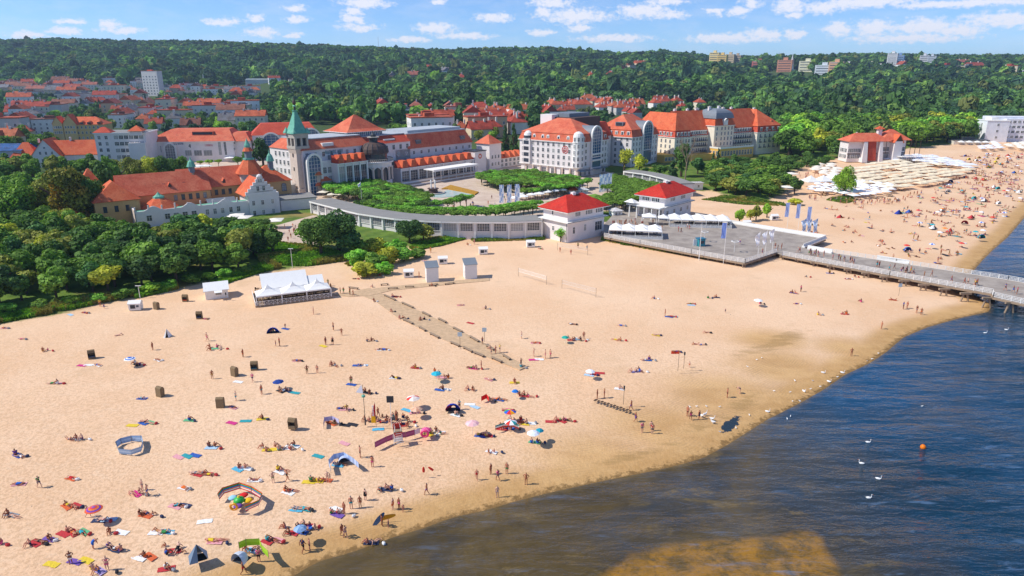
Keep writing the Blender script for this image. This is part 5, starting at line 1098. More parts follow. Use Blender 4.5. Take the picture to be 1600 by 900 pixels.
# distant tower blocks on the ridge
def tower(px,py,pxr,pytop,col,label,depth=16,fl=12):
    B=Bld('tower_block',label,'tower block',(px,py),-38); U=B.on_v(pxr,py,0)[0]; ze=B.on_v(px,pytop,0)[1]
    B.part('wall','wall_any',lambda m:m.box(0,U,0,depth,-20,ze),color=col); B.part('roof_block','wall_any',lambda m:m.box(U*.35,U*.65,depth*.3,depth*.7,ze,ze+5),color=col)
    n=max(4,int(ze/4.2))
    for k in range(n): B.part('balcony_row',['window_glass'],lambda m,k=k:m.box(U*.08,U*.92,-.3,0,ze*(k+.45)/n,ze*(k+.45)/n+1.3))
    B.root.scale=(1.2,1,1.28); B.done()
for a in ((1107,104,1119,87,'#e6cf8e','pale yellow tower block, leftmost on the distant ridge'),(1119,106,1131,90,'#e0c070','deeper yellow tower block second on the distant ridge'),(1132,104,1143,89,'#cdb994','beige slab block third on the distant ridge'),(1144,103,1154,90,'#b9a78c','brownish slab block at the end of the ridge cluster'),
 (1174,107,1192,98,'#b9685a','low dull red block alone right of the yellow towers'),(1213,113,1232,98,'#c98d6e','terracotta coloured tower block left of the white spire'),(1247,112,1268,99,'#ded9b8','pale green and cream block right of the white spire'),(1272,117,1295,105,'#cfd6da','pale blue grey block between the cream and the tan ones'),(1293,117,1312,101,'#d9a983','tan tower block, last of the near ridge group'),(1318,106,1329,101,'#e6e2da','tiny cream block on the treeline right of the tan tower'),(1351,104,1372,100,'#ece2d2','long low cream block on the far treeline'),
 (1384,105,1397,88,'#dcdcda','tall pale tower block of the far right pair, left part'),(1397,104,1408,90,'#7f9cc0','blue grey tower block beside the tall pale one'),(1435,102,1447,90,'#cfd0d2','pale twin tower on the far right treeline'),(1447,104,1458,91,'#c3c9cf','grey tower behind the pale twin tower at the far right'),
 (1466,110,1487,104,'#e8bf78','low yellow block in the far right district'),(1595,122,1612,112,'#e9e6e0','white block cut by the right edge of the photo')): tower(*a)
B=Bld('church_spire','slender white church spire between the two ridge tower blocks','church',(1237,112),0); B.part('nave','wall_any',lambda m:m.box(-6,10,0,12,-10,6),color='#9fb5a8'); B.part('spire','wall_any',lambda m:m.frust(-5,5,0,10,0,-.3,.3,4.7,5.3,44),color='#eef0ee'); B.done()
for px,py,top,lb in ((592,84,57,'thin lattice radio mast on the horizon hill'),(601,97,88,'white church steeple poking out of the middle hills'),(946,133,115,'slim white steeple among the park trees'),(320,140,116,'slim grey church spire above the trees behind the old town')):
    p=at(px,py); h_=zat(p,top)-p.z; o=thing('mast' if py==84 else 'steeple',lb,'mast' if py==84 else 'steeple',tuple(p)); MB().tube((0,0,-3),(0,0,h_),1.0 if py==84 else 2.4,.35,5).build('shaft','wall_any',o,'#9aa0a5' if py==84 else '#e6e6e4'); MB().box(-4,4,-4,4,-6,7).build('base','wall_any',o,'#d6d6d2')
# ---------------------------------------------------------------- vegetation
def crown_arrays(n,seed,r=1.0,h=1.0,lobes=14,leaf=0.09,flat=0.0,kind='round',jit=.45):
    """leaf-clump quads of a crown of radius r centred at 0, height 2h: V (4n,3), tint (4n)"""
    g=np.random.RandomState(seed)
    if kind=='box':  # clipped umbrella crown
        a=g.rand(lobes)*2*np.pi; q=np.sqrt(g.rand(lobes))*0.72; lc=np.stack([q*np.cos(a),q*np.sin(a),g.uniform(-.25,.25,lobes)],1); lr=g.uniform(.28,.42,lobes)
    elif kind=='cone':
        t=np.linspace(-.9,.85,lobes); a=g.rand(lobes)*6.28; w_=(.62*(1-t)/2+.02); lc=np.stack([w_*np.cos(a)*.6,w_*np.sin(a)*.6,t],1); lr=.14+.30*(1-t)/2
    else:
        d=g.normal(size=(lobes,3)); d/=np.linalg.norm(d,axis=1)[:,None]; q=g.uniform(.25,.72,lobes)[:,None]; lc=d*q; lc[:,2]=np.clip(lc[:,2],-.55,1)*(.95); lr=g.uniform(.26,.44,lobes)
        lc[0]=0; lr[0]=.6
    li=g.choice(lobes,n,p=lr**2/np.sum(lr**2)); d=g.normal(size=(n,3)); d/=np.linalg.norm(d,axis=1)[:,None]
    d[:,2]=np.where((d[:,2]<-.2)&(g.rand(n)<.5),-d[:,2],d[:,2])
    rr=lr[li]*(1-.35*g.rand(n)**2.5)
    c=lc[li]+d*rr[:,None]
    nrm=d+g.normal(size=(n,3))*jit; nrm/=np.linalg.norm(nrm,axis=1)[:,None]
    up=g.normal(size=(n,3)); u=np.cross(nrm,up); u/=np.linalg.norm(u,axis=1)[:,None]; v=np.cross(nrm,u)
    s=leaf*g.uniform(.6,1.35,n)[:,None]
    q=np.stack([c-u*s-v*s*.8,c+u*s*.9-v*s,c+u*s+v*s*.85,c-u*s*.8+v*s],1).reshape(-1,3)
    q=q*np.array([r,r,h]); tint=(g.uniform(.72,1.3,n)*(.82+.36*g.rand(lobes)[li]))
    return q,np.repeat(tint,4)
def crown_mesh(name,n,seed,patch=False,**k):
    q,t=crown_arrays(n,seed,**k); tt=np.stack([t*1.0,t,t*.9],1)
    if patch:
        f=np.clip((np.sin(q[:,0]*5+1)+np.sin(q[:,1]*4+q[:,2]*3)+np.sin(q[:,2]*6))*.6-.1,0,1)[:,None]; tt=tt*(1+f*np.array([1.2,.15,-.4]))
    return np_mesh(name,q,np.arange(len(q)).reshape(-1,4),['leaves'],tint=tt)
def trunk_mesh(h,r,seed,spread=1.6):
    g=random.Random(seed); m=MB(); m.tube((0,0,-.6),(0,0,h*.55),r,r*.72,7); m.tube((0,0,h*.53),(g.uniform(-.3,.3),g.uniform(-.3,.3),h*.95),r*.72,r*.35,6)
    for k in range(6):
        a=k*1.05+g.uniform(-.3,.3); z=h*g.uniform(.38,.7); m.tube((0,0,z),(math.cos(a)*spread*g.uniform(.6,1),math.sin(a)*spread*g.uniform(.6,1),z+h*g.uniform(.2,.34)),r*.42,r*.14,5)
    return m.mesh('trunk',['trunk'])
CRW={'round':[crown_mesh('crown',1900,s,lobes=18,leaf=.075,h=.95) for s in (1,2,3,4,5,6)],
 'big':[crown_mesh('crown',6500,s,lobes=34,leaf=.038,h=1.05) for s in (71,72,73)],
 'tallbig':[crown_mesh('crown',6500,s,lobes=34,leaf=.038,h=1.35,patch=True) for s in (81,)],
 'tall':[crown_mesh('crown',1900,s,lobes=20,leaf=.07,h=1.25) for s in (11,12,13)],
 'bush':[crown_mesh('crown',1500,s,lobes=16,leaf=.085,h=.8) for s in (21,22,23)],
 'box':[crown_mesh('crown',1700,s,lobes=20,leaf=.075,h=.62,kind='box') for s in (31,32,33,34)],
 'cone':[crown_mesh('crown',1400,s,lobes=16,leaf=.07,h=1.0,kind='cone') for s in (41,42)],
 'park':[crown_mesh('crown',1300,s,lobes=22,leaf=.075,h=.95) for s in (51,52,53,54,55)],
 'airy':[crown_mesh('crown',700,s,lobes=20,leaf=.07,h=1.3) for s in (61,62)]}
TRK=[trunk_mesh(1,.05,s,.35) for s in (1,2,3)]
GREENS0={'dark green':'#476430','green':'#5b7a33','bright green':'#7a9c38','yellow green':'#959b38','olive green':'#737a3a','rusty orange':'#66692e','deep green':'#38532f','blue green':'#44693f','fresh green':'#66963c'}
GREENS={k:tuple(min(.9,x*1.42) for x in lin(v)) for k,v in GREENS0.items()}
TREEPOS=[]
def tree(px,py,r,h,kind='round',col='green',label='',group=None,name='tree',cat='tree',P=None):
    p=at(px,py) if P is None else P
    root=thing(name,label,cat,tuple(p),R.uniform(0,6.28),group); me=R.choice(CRW[kind])
    hh={'round':.95,'tall':1.25,'bush':.8,'box':.62,'cone':1.0,'park':.95,'airy':1.3,'big':1.05,'tallbig':1.35}[kind]
    # crown half height chosen so its top is at h
    if kind=='cone': rz=h*.5; cz=h*.52; sc=(r,r,rz)
    elif kind=='box': rz=h*.30; cz=h-rz; sc=(r,r,rz/.62)
    elif kind=='bush': rz=h*.55; cz=h*.45; sc=(r,r,rz/.8)
    elif kind in('park','big','tallbig'): rz=h*.46; cz=h-rz; sc=(r,r,rz/hh)
    else: rz=min(h*.42,r*1.15) if kind!='tall' else h*.44; cz=h-rz; sc=(r,r,rz/hh)
    o=add_mesh('crown',me,root,(0,0,cz),GREENS[col]); o.scale=sc; f=R.uniform(.85,1.15); o.color=tuple(x*f for x in o.color[:3])+(1,)
    t=add_mesh('trunk',R.choice(TRK),root,(0,0,0)); t.scale=(h*.95 if kind!='box' else h*.7,)*2+(max(.5,cz+rz*.3),)
    TREEPOS.append((p.x,p.y,r)); return root
def fill(poly,space,fn,mx=999,jit=.35,world=False):
    """hex-ish grid of ground points inside a polygon measured in the photo"""
    W=[tuple(at(*q)[:2]) for q in poly] if not world else poly
    x0,x1=min(p[0] for p in W),max(p[0] for p in W); y0,y1=min(p[1] for p in W),max(p[1] for p in W); c=0; j=0
    y=y0
    pts=[]
    while y<y1:
        x=x0+(space/2 if j%2 else 0)
        while x<x1:
            pts.append((x+R.uniform(-jit,jit)*space,y+R.uniform(-jit,jit)*space)); x+=space
        y+=space*.87; j+=1
    if not pts: return
    a=np.array(pts); ins=inpoly(a[:,0],a[:,1],W)>0
    for (x,y),k in zip(pts,ins):
        if k and c<mx: fn(Vector((x,y,Hs(x,y)))); c+=1
cw_=lambda *w: R.choices([x for x,_ in w],[y for _,y in w])[0]
# dense seaside grove, lower left
def grove(p):
    r=R.uniform(3.6,5.4); c=cw_(('dark green',4),('green',3),('olive green',2),('yellow green',.7),('deep green',2),('blue green',1)); tree(0,0,r,r*1.7+R.uniform(0,2.5),'round',c,'%s rounded tree in the dense grove above the beach'%c,'trees of the seaside grove',P=p)
fill([(-30,385),(60,378),(130,380),(200,384),(300,376),(345,372),(400,382),(432,396),(405,416),(360,428),(300,440),(240,449),(170,458),(90,472),(30,485),(-30,495)],6.4,grove)
fill([(-60,352),(60,352),(130,366),(200,372),(200,380),(120,376),(-60,380)],8.0,lambda p:tree(0,0,R.uniform(4.5,5.5),R.uniform(8,11),'round',cw_(('green',3),('dark green',2)),'leafy green tree at the back of the seaside grove','trees of the seaside grove',P=p))
for px,py,r,h,k,c,lb in ((-18,352,8,17,'big','bright green','very large bright green tree at the left edge'),(28,360,8.5,19,'big','green','very large spreading tree beside the left edge'),(75,350,7,17,'big','olive green','large olive tree between the left edge and the rusty tree'),(118,356,9,23,'tallbig','rusty orange','huge autumn tinted orange and olive tree left of the bathhouse'),(148,352,6.0,19,'big','dark green','dark flank tree leaning against the rusty autumn one'),
 (100,368,6,10,'big','olive green','broad olive bushy tree in front of the rusty tree'),(168,346,5.0,13,'tall','fresh green','fresh green slender tree at the left end of the bathhouse'),(172,318,5.5,18,'tall','dark green','tall dark tree behind the left end of the bathhouse'),(183,300,4.5,14,'round','green','smaller green tree behind the bathhouse crest'),
 (213,287,6.5,14,'big','olive green','olive crowned tree behind the bathhouse, leftmost of its row'),(238,285,6.5,14,'big','yellow green','yellowish tree second in the row behind the bathhouse'),(262,284,6.5,14,'big','dark green','dark tree third in the row behind the bathhouse'),(287,281,5.5,12,'round','green','green tree at the right end of the row behind the bathhouse'),
 (412,262,6.5,17,'round','deep green','deep green tree in front of the arched hall left of the lighthouse'),(388,263,4.5,10,'round','dark green','smaller dark tree beside the arched hall'),(372,258,3,6,'round','green','little green tree in front of the shopping gallery'),
 (502,398,7,13,'big','dark green','big dark tree left of the gallery, front one of the pair'),(530,392,7,13.5,'big','deep green','big deep green tree left of the gallery, right one of the pair'),(487,388,5,10,'round','green','green tree tucked behind the pair left of the gallery'),(548,398,4.5,8,'round','blue green','low blue green tree at the foot of the big pair'),
 (640,380,5.2,8.5,'big','deep green','deep green round tree standing against the gallery windows'),(662,379,4.4,7.2,'round','olive green','olive round tree right beside the deep green one at the gallery'),(876,378,2.2,5.5,'airy','fresh green','young tree growing against the white pavilion wall'),
 (1064,276,5.6,18,'tall','dark green','tall dark rounded tree in front of the grand hotel'),(1050,283,5,10,'cone','deep green','dark pointed evergreen beside the bare tree'),(1030,275,5,7,'round','dark green','low dark tree left of the pointed evergreen'),(1090,272,5,9,'round','blue green','blue green tree below the grand hotel facade'),
 (975,273,4.8,15,'airy','yellow green','airy pale willow like tree in front of the vaulted hotel, left one'),(998,276,4.4,13,'airy','yellow green','airy pale willow like tree in front of the vaulted hotel, right one'),(1121,262,2.4,11,'cone','deep green','narrow dark cypress by the yellow conservatory'),(1113,264,2.2,9,'cone','deep green','shorter dark cypress by the yellow conservatory'),
 (1318,307,5.6,13.5,'big','bright green','lone round bright green tree at the edge of the parasol field'),(1241,303,3.8,8,'round','dark green','dark small tree left of the parasol field'),(1243,320,3.2,3.4,'bush','yellow green','yellowish bush on the sand behind the tall banners'),
 (1155,349,2.3,5.5,'round','bright green','small young tree on the sand, leftmost of four'),(1172,346,2.2,5.2,'round','yellow green','small young tree on the sand, second of four'),(1181,344,2.4,5.6,'round','olive green','small young tree on the sand, third of four'),(1198,340,2.5,5.8,'round','bright green','small young tree on the sand, rightmost of four'),
 (790,243,4.5,19,'cone','deep green','dark conifer left of the vaulted hotel, left one'),(803,246,4.8,21,'cone','deep green','dark conifer left of the vaulted hotel, right one'),(833,201,8,22,'round','deep green','massive dark tree behind the vaulted hotel roof'),(852,196,7,15,'round','dark green','dark tree right of the massive one behind the vaulted hotel')):
    tree(px,py,r,h,k,c,lb)
# bushes before the gallery
for i,(px,py,r,h) in enumerate(((560,414,4,5),(585,420,4.2,5),(610,412,4,5.5),(632,408,3.6,4.6),(655,403,3,3.4),(573,431,4.2,4.6),(600,428,3.0,3.6),(560,398,3.6,5),(590,396,4,5.5),(618,398,3.6,5))):
    tree(px,py,r,h,'bush',('fresh green','green','yellow green')[i%3],'%s spreading bush in the clump before the gallery'%('fresh green','green','yellow green')[i%3],'bushes of the clump before the gallery','bush','bush')
for i,px in enumerate((10,60,110,150,195,235,262,300,328,352,385)):
    tree(px,np.interp(px,[0,180,280,330,400],[488,468,447,436,424]),R.uniform(2,3),R.uniform(2,3),'bush',('fresh green','green','bright green')[i%3],'%s low dune bush where the grove meets the sand'%('fresh green','green','bright green')[i%3],'dune bushes at the edge of the grove','bush','bush')
# pleached plaza trees
PG='clipped plane trees of the spa garden'
def pl(p,r=3.0,h=5.6,c=None,where='spa garden'): tree(0,0,r,h,'box',c or cw_(('green',3),('fresh green',3),('dark green',1)),'clipped flat crowned %s tree in the %s'%('green','' or where),PG,'plane_tree','plane tree',P=p)
fill([(500,300),(560,292),(600,298),(640,306),(676,318),(660,332),(610,334),(560,322),(515,312)],5.3,lambda p:pl(p,3.3,6,where='grove beside the lighthouse'),jit=.15)
fill([(742,290),(760,281),(830,277),(905,290),(900,303),(840,303),(770,300)],5.6,lambda p:pl(p,3.4,5.8,where='grove below the vaulted hotel'),jit=.15)
fill([(940,300),(955,286),(985,291),(1030,300),(1050,308),(1000,322),(985,332),(938,338),(925,326),(960,316)],5.4,lambda p:pl(p,3.3,5.4,'green',where='quarter circle grove behind the pavilions'),jit=.15)
def prow(pts,step,**k):
    W=[Vector(flat(*p,3)) for p in pts]
    for a,b in zip(W[:-1],W[1:]):
        n=max(1,int((b-a).length/step))
        for i in range(n): q=a.lerp(b,i/n); pl(Vector((q.x,q.y,3.0)),**k)
prow([(566,332),(640,336),(700,331),(738,320)],3.8,r=3.2,h=5.8,where='short row in the middle of the plaza')
prow([(556,338),(600,343),(660,347),(760,347),(846,336)],3.5,r=3.2,h=5.2,c='green',where='outer row behind the curved gallery')
prow([(575,332),(610,338),(660,341),(760,341),(850,328)],3.9,r=3.1,h=5.2,c='fresh green',where='inner row behind the curved gallery')
prow([(822,311),(870,305),(925,292)],3.9,r=3.1,h=5.4,where='row behind the white cafe parasols')
prow([(328,367),(345,364),(365,366),(388,366),(412,367),(432,358)],5.4,r=3.2,h=6.0,c='dark green',where='row on the path below the gabled house')
prow([(284,264),(356,260)],4.4,r=2.3,h=5,c='bright green',where='hedge row before the shopping gallery')
# shrubbery and trees between forecourt beach and the grand hotel
def gh(p):
    r=R.uniform(4,6); c=cw_(('green',3),('dark green',3),('olive green',1),('blue green',1)); tree(0,0,r,r*1.5,'round',c,'%s tree in the shrubbery below the grand hotel'%c,'trees below the grand hotel',P=p)
fill([(1098,280),(1130,268),(1180,270),(1225,285),(1228,300),(1200,314),(1150,312),(1110,298)],8.0,gh)
fill([(1098,276),(1110,262),(1180,258),(1290,250),(1300,262),(1240,268),(1180,272)],9,lambda p:tree(0,0,R.uniform(3,4.5),R.uniform(4,7),'round',cw_(('dark green',3),('green',1)),'dark hedge like tree in the hotel garden','trees of the hotel garden',P=p))
fill([(1005,276),(1030,276),(1040,283),(1010,281)],6,lambda p:tree(0,0,3.5,5,'round','green','low tree between the vaulted hotel and the bare tree','trees below the grand hotel',P=p))
# park trees right (individuals in front, mass behind)
def pk(p):
    r=R.uniform(7.5,12); c=cw_(('bright green',3),('green',4),('yellow green',1),('olive green',1.5),('fresh green',2),('dark green',2.5)); tree(0,0,r,r*R.uniform(1.5,1.9),'park',c,'%s broad park tree beyond the beach'%c,'park trees beyond the beach','park_tree','park tree',P=p)
fill([(1225,246),(1322,247),(1332,224),(1428,230),(1480,222),(1530,218),(1530,204),(1600,200),(1640,188),(1400,186),(1225,188)],14,pk,mx=150)
# town trees
def tn(p):
    if any((p.x-q[0])**2+(p.y-q[1])**2<121 for q in HPOS): return
    r=R.uniform(4,7); c=cw_(('bright green',1),('green',3),('dark green',3),('olive green',1)); tree(0,0,r,r*2,'park',c,'%s street tree among the old town roofs'%c,'trees among the old town houses','street_tree','street tree',P=p)
fill([(0,240),(0,190),(180,190),(400,214),(400,192),(180,180),(0,176)],24,tn,mx=60)
fill([(240,205),(330,206),(370,200),(360,190),(250,190)],15,tn,mx=25)
fill([(560,180),(740,186),(740,176),(560,170)],16,tn,mx=30)
# bare tree
p=at(1070,284); o=thing('bare_tree','tall leafless pale tree standing before the grand hotel','bare tree',tuple(p)); 
def bare(m):
    g=random.Random(3); h=zat(p,216)-p.z
    m.tube((0,0,-.3),(.3,0,h*.45),.32,.24,7)
    def br(a,d,l,r,k):
        b=a+d*l; m.tube(a,b,r,r*.6,4)
        if k:
            for _ in range(3): e=(d+Vector((g.uniform(-.6,.6),g.uniform(-.6,.6),g.uniform(0,.5)))).normalized(); br(a+d*l*g.uniform(.5,1),e,l*.72,r*.6,k-1)
    for i in range(6): a=i*1.05; br(Vector((.25,0,h*(.3+.05*i))),Vector((math.cos(a)*.45,math.sin(a)*.45,1)).normalized(),h*.26,.14,3)
m=MB(); bare(m); m.build('branches','weathered_wood',o)
# ---------------------------------------------------------------- woodland masses
MA=[crown_arrays(190,100+s,lobes=14,leaf=.17,h=.9,jit=.32) for s in range(6)]; MA2=[crown_arrays(54,200+s,lobes=6,leaf=.36,h=.85,jit=.16) for s in range(6)]
FC=np.array([lin(c) for c in ('#3c5a32','#486a36','#5a7d3c','#6f8e40','#36523a','#6a7440','#426540')]); FP=np.array([.24,.24,.18,.08,.14,.06,.06])
def mass(name,pts,arrs,rmin,rmax,kind='stuff'):
    Vs=[];Ts=[]; pts=np.asarray(pts); zz=Hf(pts[:,0],pts[:,1])
    # colour patches of stands
    pn=np.sin(pts[:,0]/47+np.sin(pts[:,1]/61)*2)+np.sin(pts[:,1]/53+pts[:,0]/130)
    for i,(x,y) in enumerate(pts):
        q,t=arrs[NR.randint(len(arrs))]; r=NR.uniform(rmin,rmax); a=NR.rand()*6.28; c,s=math.cos(a),math.sin(a)
        Q=np.empty_like(q); Q[:,0]=(q[:,0]*c-q[:,1]*s)*r+x; Q[:,1]=(q[:,0]*s+q[:,1]*c)*r+y; hf=1.05 if NR.rand()>(.10 if y<1900 else .025) else NR.uniform(1.2,1.6 if y<1900 else 1.35); Q[:,2]=q[:,2]*r*hf+zz[i]+r*hf
        k=NR.choice(len(FC),p=FP); col=FC[k]*(1+.24*pn[i])*NR.uniform(.8,1.2)*1.12; Vs.append(Q); Ts.append(t[:,None]*col[None])
    V=np.concatenate(Vs); T=np.concatenate(Ts)
    o=add_mesh(name,np_mesh(name,V,np.arange(len(V)).reshape(-1,4),['leaves_mass'],tint=T)); o['kind']=kind; return o
def scatter(y0,y1,sp,keep):
    out=[]; y=y0
    while y<y1:
        xs=np.arange(-.86*y-60,.86*y+60,sp); xs=xs+NR.uniform(-.4,.4,len(xs))*sp; ys=y+NR.uniform(-.4,.4,len(xs))*sp; out.append(np.stack([xs,ys],1)); y+=sp*.87
    a=np.concatenate(out); return a[keep(a[:,0],a[:,1])]
HP=np.array(HPOS); TP=np.array(TREEPOS)
def pxy(x,y):
    z=Hf(x,y)+3; c,s=math.cos(TH),math.sin(TH); dz=z-CAMH; dep=y*c-dz*s; return 800+F*x/dep,450-F*(y*s+dz*c)/dep
TOWNP=[(-200,215),(-200,136),(0,136),(200,134),(430,150),(440,176),(500,196),(640,200),(760,214),(830,212),(840,182),(1010,160),(1120,164),(1225,200),(1230,250),(760,260),(400,262),(0,270),(-200,270)]
CLEARP=[(-200,300),(-200,196),(100,196),(150,204),(400,210),(440,195),(520,190),(640,196),(800,205),(880,196),(1000,186),(1120,180),(1235,200),(1240,260),(600,320)]
def keepfn(gap,intown=False):
    def f(x,y):
        px,py=pxy(x,y); di=sdf(x,y,INL,INLP); town=inpoly(px,py,TOWNP)>0; clr=inpoly(px,py,CLEARP)>0
        k=(di>18)&~clr&(town if intown else ~town)&(NR.rand(len(x))<(.5 if intown else 1))
        d=np.full(x.shape,1e9)
        for i in range(0,len(HP)): d=np.minimum(d,(x-HP[i,0])**2+(y-HP[i,1])**2)
        # leave the view onto each house free: no crown just in front of it
        for i in range(len(HP)): 
            l=math.hypot(*HP[i]); ux_,uy_=HP[i,0]/l,HP[i,1]/l; t=(HP[i,0]-x)*ux_+(HP[i,1]-y)*uy_; w_=np.abs((x-HP[i,0])*uy_-(y-HP[i,1])*ux_); d=np.where((t>0)&(t<gap)&(w_<(13 if not intown else 9)),0,d)
        k&=d>120
        for i in range(len(TP)):
            if TP[i,1]>380: k&=((x-TP[i,0])**2+(y-TP[i,1])**2)>(TP[i,2]+3)**2
        for (bx,by) in BLK:
            l=math.hypot(bx,by); ux_,uy_=bx/l,by/l; t=(bx-x)*ux_+(by-y)*uy_; w_=np.abs((x-bx)*uy_-(y-by)*ux_); k&=~((t>-24)&(t<(230 if by>1500 else 120))&(w_<26))
        return k
    return f
BLK=[tuple(at(px_,133)[:2]) for px_ in (395,415,435,455,470)]+[(o.location.x,o.location.y) for o in scene.objects if o.parent is None and o.get('category') in ('tower block','church','hall','town house') and o.location.y>500]
mass('park_woodland',scatter(440,1150,15,keepfn(60)),MA,7.5,12.5)
mass('town_trees',scatter(440,1700,14,keepfn(45,True)),MA,4,6.8)
mass('hill_forest',scatter(1150,3050,18,keepfn(90)),MA2,9.5,16)
# ---------------------------------------------------------------- dune grass and reeds
def tufts(name,polys,n,h,cols,label=None):
    Vs=[];Ts=[]
    for poly,k in polys:
        W=[tuple(at(*q)[:2]) for q in poly]; x0,x1=min(p[0] for p in W),max(p[0] for p in W); y0,y1=min(p[1] for p in W),max(p[1] for p in W)
        x=NR.uniform(x0,x1,k*3); y=NR.uniform(y0,y1,k*3); ok=inpoly(x,y,W)>0; x,y=x[ok][:k],y[ok][:k]; z=Hf(x,y); m=len(x)
        pn=np.sin(x*.35+np.sin(y*.3)*2)*.5+.5
        for j in range(2):
            a=NR.rand(m)*6.28; w_=NR.uniform(.25,.6,m); hh=h*NR.uniform(.5,1.25,m)*(.6+.6*pn); dx,dy=np.cos(a)*w_,np.sin(a)*w_; lx,ly=NR.uniform(-.3,.3,m),NR.uniform(-.3,.3,m)
            q=np.stack([np.stack([x-dx,y-dy,z-.05],1),np.stack([x+dx,y+dy,z-.05],1),np.stack([x+dx*.7+lx,y+dy*.7+ly,z+hh],1),np.stack([x-dx*.7+lx,y-dy*.7+ly,z+hh*.9],1)],1).reshape(-1,3)
            c=np.array([lin(v) for v in cols]); ci=np.clip((pn*len(cols)+NR.uniform(-.8,.8,m)).astype(int),0,len(cols)-1); t=c[ci]*NR.uniform(.8,1.25,m)[:,None]; Vs.append(q); Ts.append(np.repeat(t,4,0))
    V=np.concatenate(Vs); o=add_mesh(name,np_mesh(name,V,np.arange(len(V)).reshape(-1,4),['leaves_mass'],tint=np.concatenate(Ts))); o['kind']='stuff'
tufts('dune_grass',[([(-30,502),(0,494),(80,480),(80,490),(0,505),(-30,512)],2600),([(85,486),(90,470),(170,462),(185,468),(110,484)],2000),([(205,462),(215,452),(275,446),(278,452),(215,466)],1800),([(400,398),(420,380),(470,386),(540,398),(540,408),(480,416),(410,412)],9000),([(640,388),(660,378),(740,364),(735,372),(690,384),(650,392)],3000),([(330,442),(370,425),(420,412),(440,418),(400,428),(345,446)],2600)],0,1.0,('#5f8a2c','#7aa836','#6d9a30','#8f8a48'))
tufts('dry_dune_grass',[([(735,372),(850,370),(850,375),(740,378)],1500),([(940,372),(1000,384),(1140,408),(1140,411),(1000,388),(940,376)],1200),([(1095,312),(1130,306),(1225,318),(1228,322),(1160,320)],1600),([(1292,313),(1300,308),(1330,308),(1338,314),(1320,318)],1400),([(540,412),(560,404),(560,412),(545,416)],500)],0,.6,('#8a8040','#7d8a38','#5f7a30'))

fill([(-40,340),(0,300),(60,275),(150,268),(200,290),(160,330),(60,330)],9,lambda p:tree(0,0,R.uniform(4.5,6),R.uniform(9,13),'round',cw_(('green',3),('bright green',1),('dark green',2)),'leafy tree between the seaside grove and the gabled white house','trees behind the seaside grove',P=p),mx=34)

fill([(600,214),(760,224),(800,214),(800,196),(620,192)],15,tn,mx=26)
fill([(0,240),(90,236),(90,200),(0,200)],17,tn,mx=14)

fill([(-40,275),(30,268),(150,266),(215,262),(215,270),(150,276),(30,282),(-40,290)],8.5,lambda p:tree(0,0,R.uniform(4,5.5),R.uniform(8,11),'round',cw_(('green',3),('olive green',1),('dark green',2)),'leafy tree right in front of the gabled white house','trees before the gabled white house',P=p),mx=30)
# ---------------------------------------------------------------- pier, forecourt, beach furniture
t=MT('cloth_tint',0.85,0.25); t.color(t.attr('tint',True))
class CB(MB):
    """mesh builder with a colour per face"""
    def __init__(s): super().__init__(); s.c=[]
    def col(s,c):
        s.c+= [lin(c)]*(len(s.v)-len(s.c)); return s
    def build(s,name,parent=None,smooth=False,mats=('cloth_tint',)):
        s.col('#ffffff'); me=s.mesh(name,list(mats)); a=me.color_attributes.new('tint','FLOAT_COLOR','POINT'); arr=np.ones((len(s.v),4),np.float32); arr[:,:3]=np.array(s.c); a.data.foreach_set('color',arr.ravel())
        o=bpy.data.objects.new(name,me); return link(o,parent)
DZ=3.2
dk=lambda px,py: flat(px,py,DZ)
def railing(m,pts,h=1.1,step=2.0,z=DZ,bars=(.35,.7,1.05),r=.045,skirt=False):
    for a,b in zip(pts[:-1],pts[1:]):
        A=Vector((*a,z)); B_=Vector((*b,z)); n=max(1,round((B_-A).length/step))
        for i in range(n+1): q=A.lerp(B_,i/n); m.box(q.x-.07,q.x+.07,q.y-.07,q.y+.07,z-.25,z+h)
        for k in bars: m.bar(A+Vector((0,0,k)),B_+Vector((0,0,k)),.07,.09)
        m.bar(A+Vector((0,0,-.02)),B_+Vector((0,0,-.02)),.06,.12)
        nn=(B_-A).length; k=0
        q=0
        while q<nn: p=A+(B_-A)*(q/nn); m.box(p.x-.02,p.x+.02,p.y-.02,p.y+.02,z+.1,z+1.05); q+=.33
dp=thing('pier','wooden pier with white railings running from the sandy forecourt out over the water','pier',(*dk(1164,410),0)); ox,oy=dk(1164,410)
L0=lambda q:(q[0]-ox,q[1]-oy)
DECK=[dk(*p) for p in ((938,357),(944,369),(1000,380),(1080,395),(1164,410),(1213,394),(1223,398),(1390,429),(1550,458),(1552,463),(1640,483),(1700,497),(1780,470),(1700,455),(1640,449),(1575,437),(1400,410),(1262,389),(1255,387),(1290,373),(1130,347),(1086,338),(1050,332),(985,325),(960,333))]
MB().prism([L0(p) for p in DECK],DZ-.3,DZ).build('deck','deck_wood',dp)
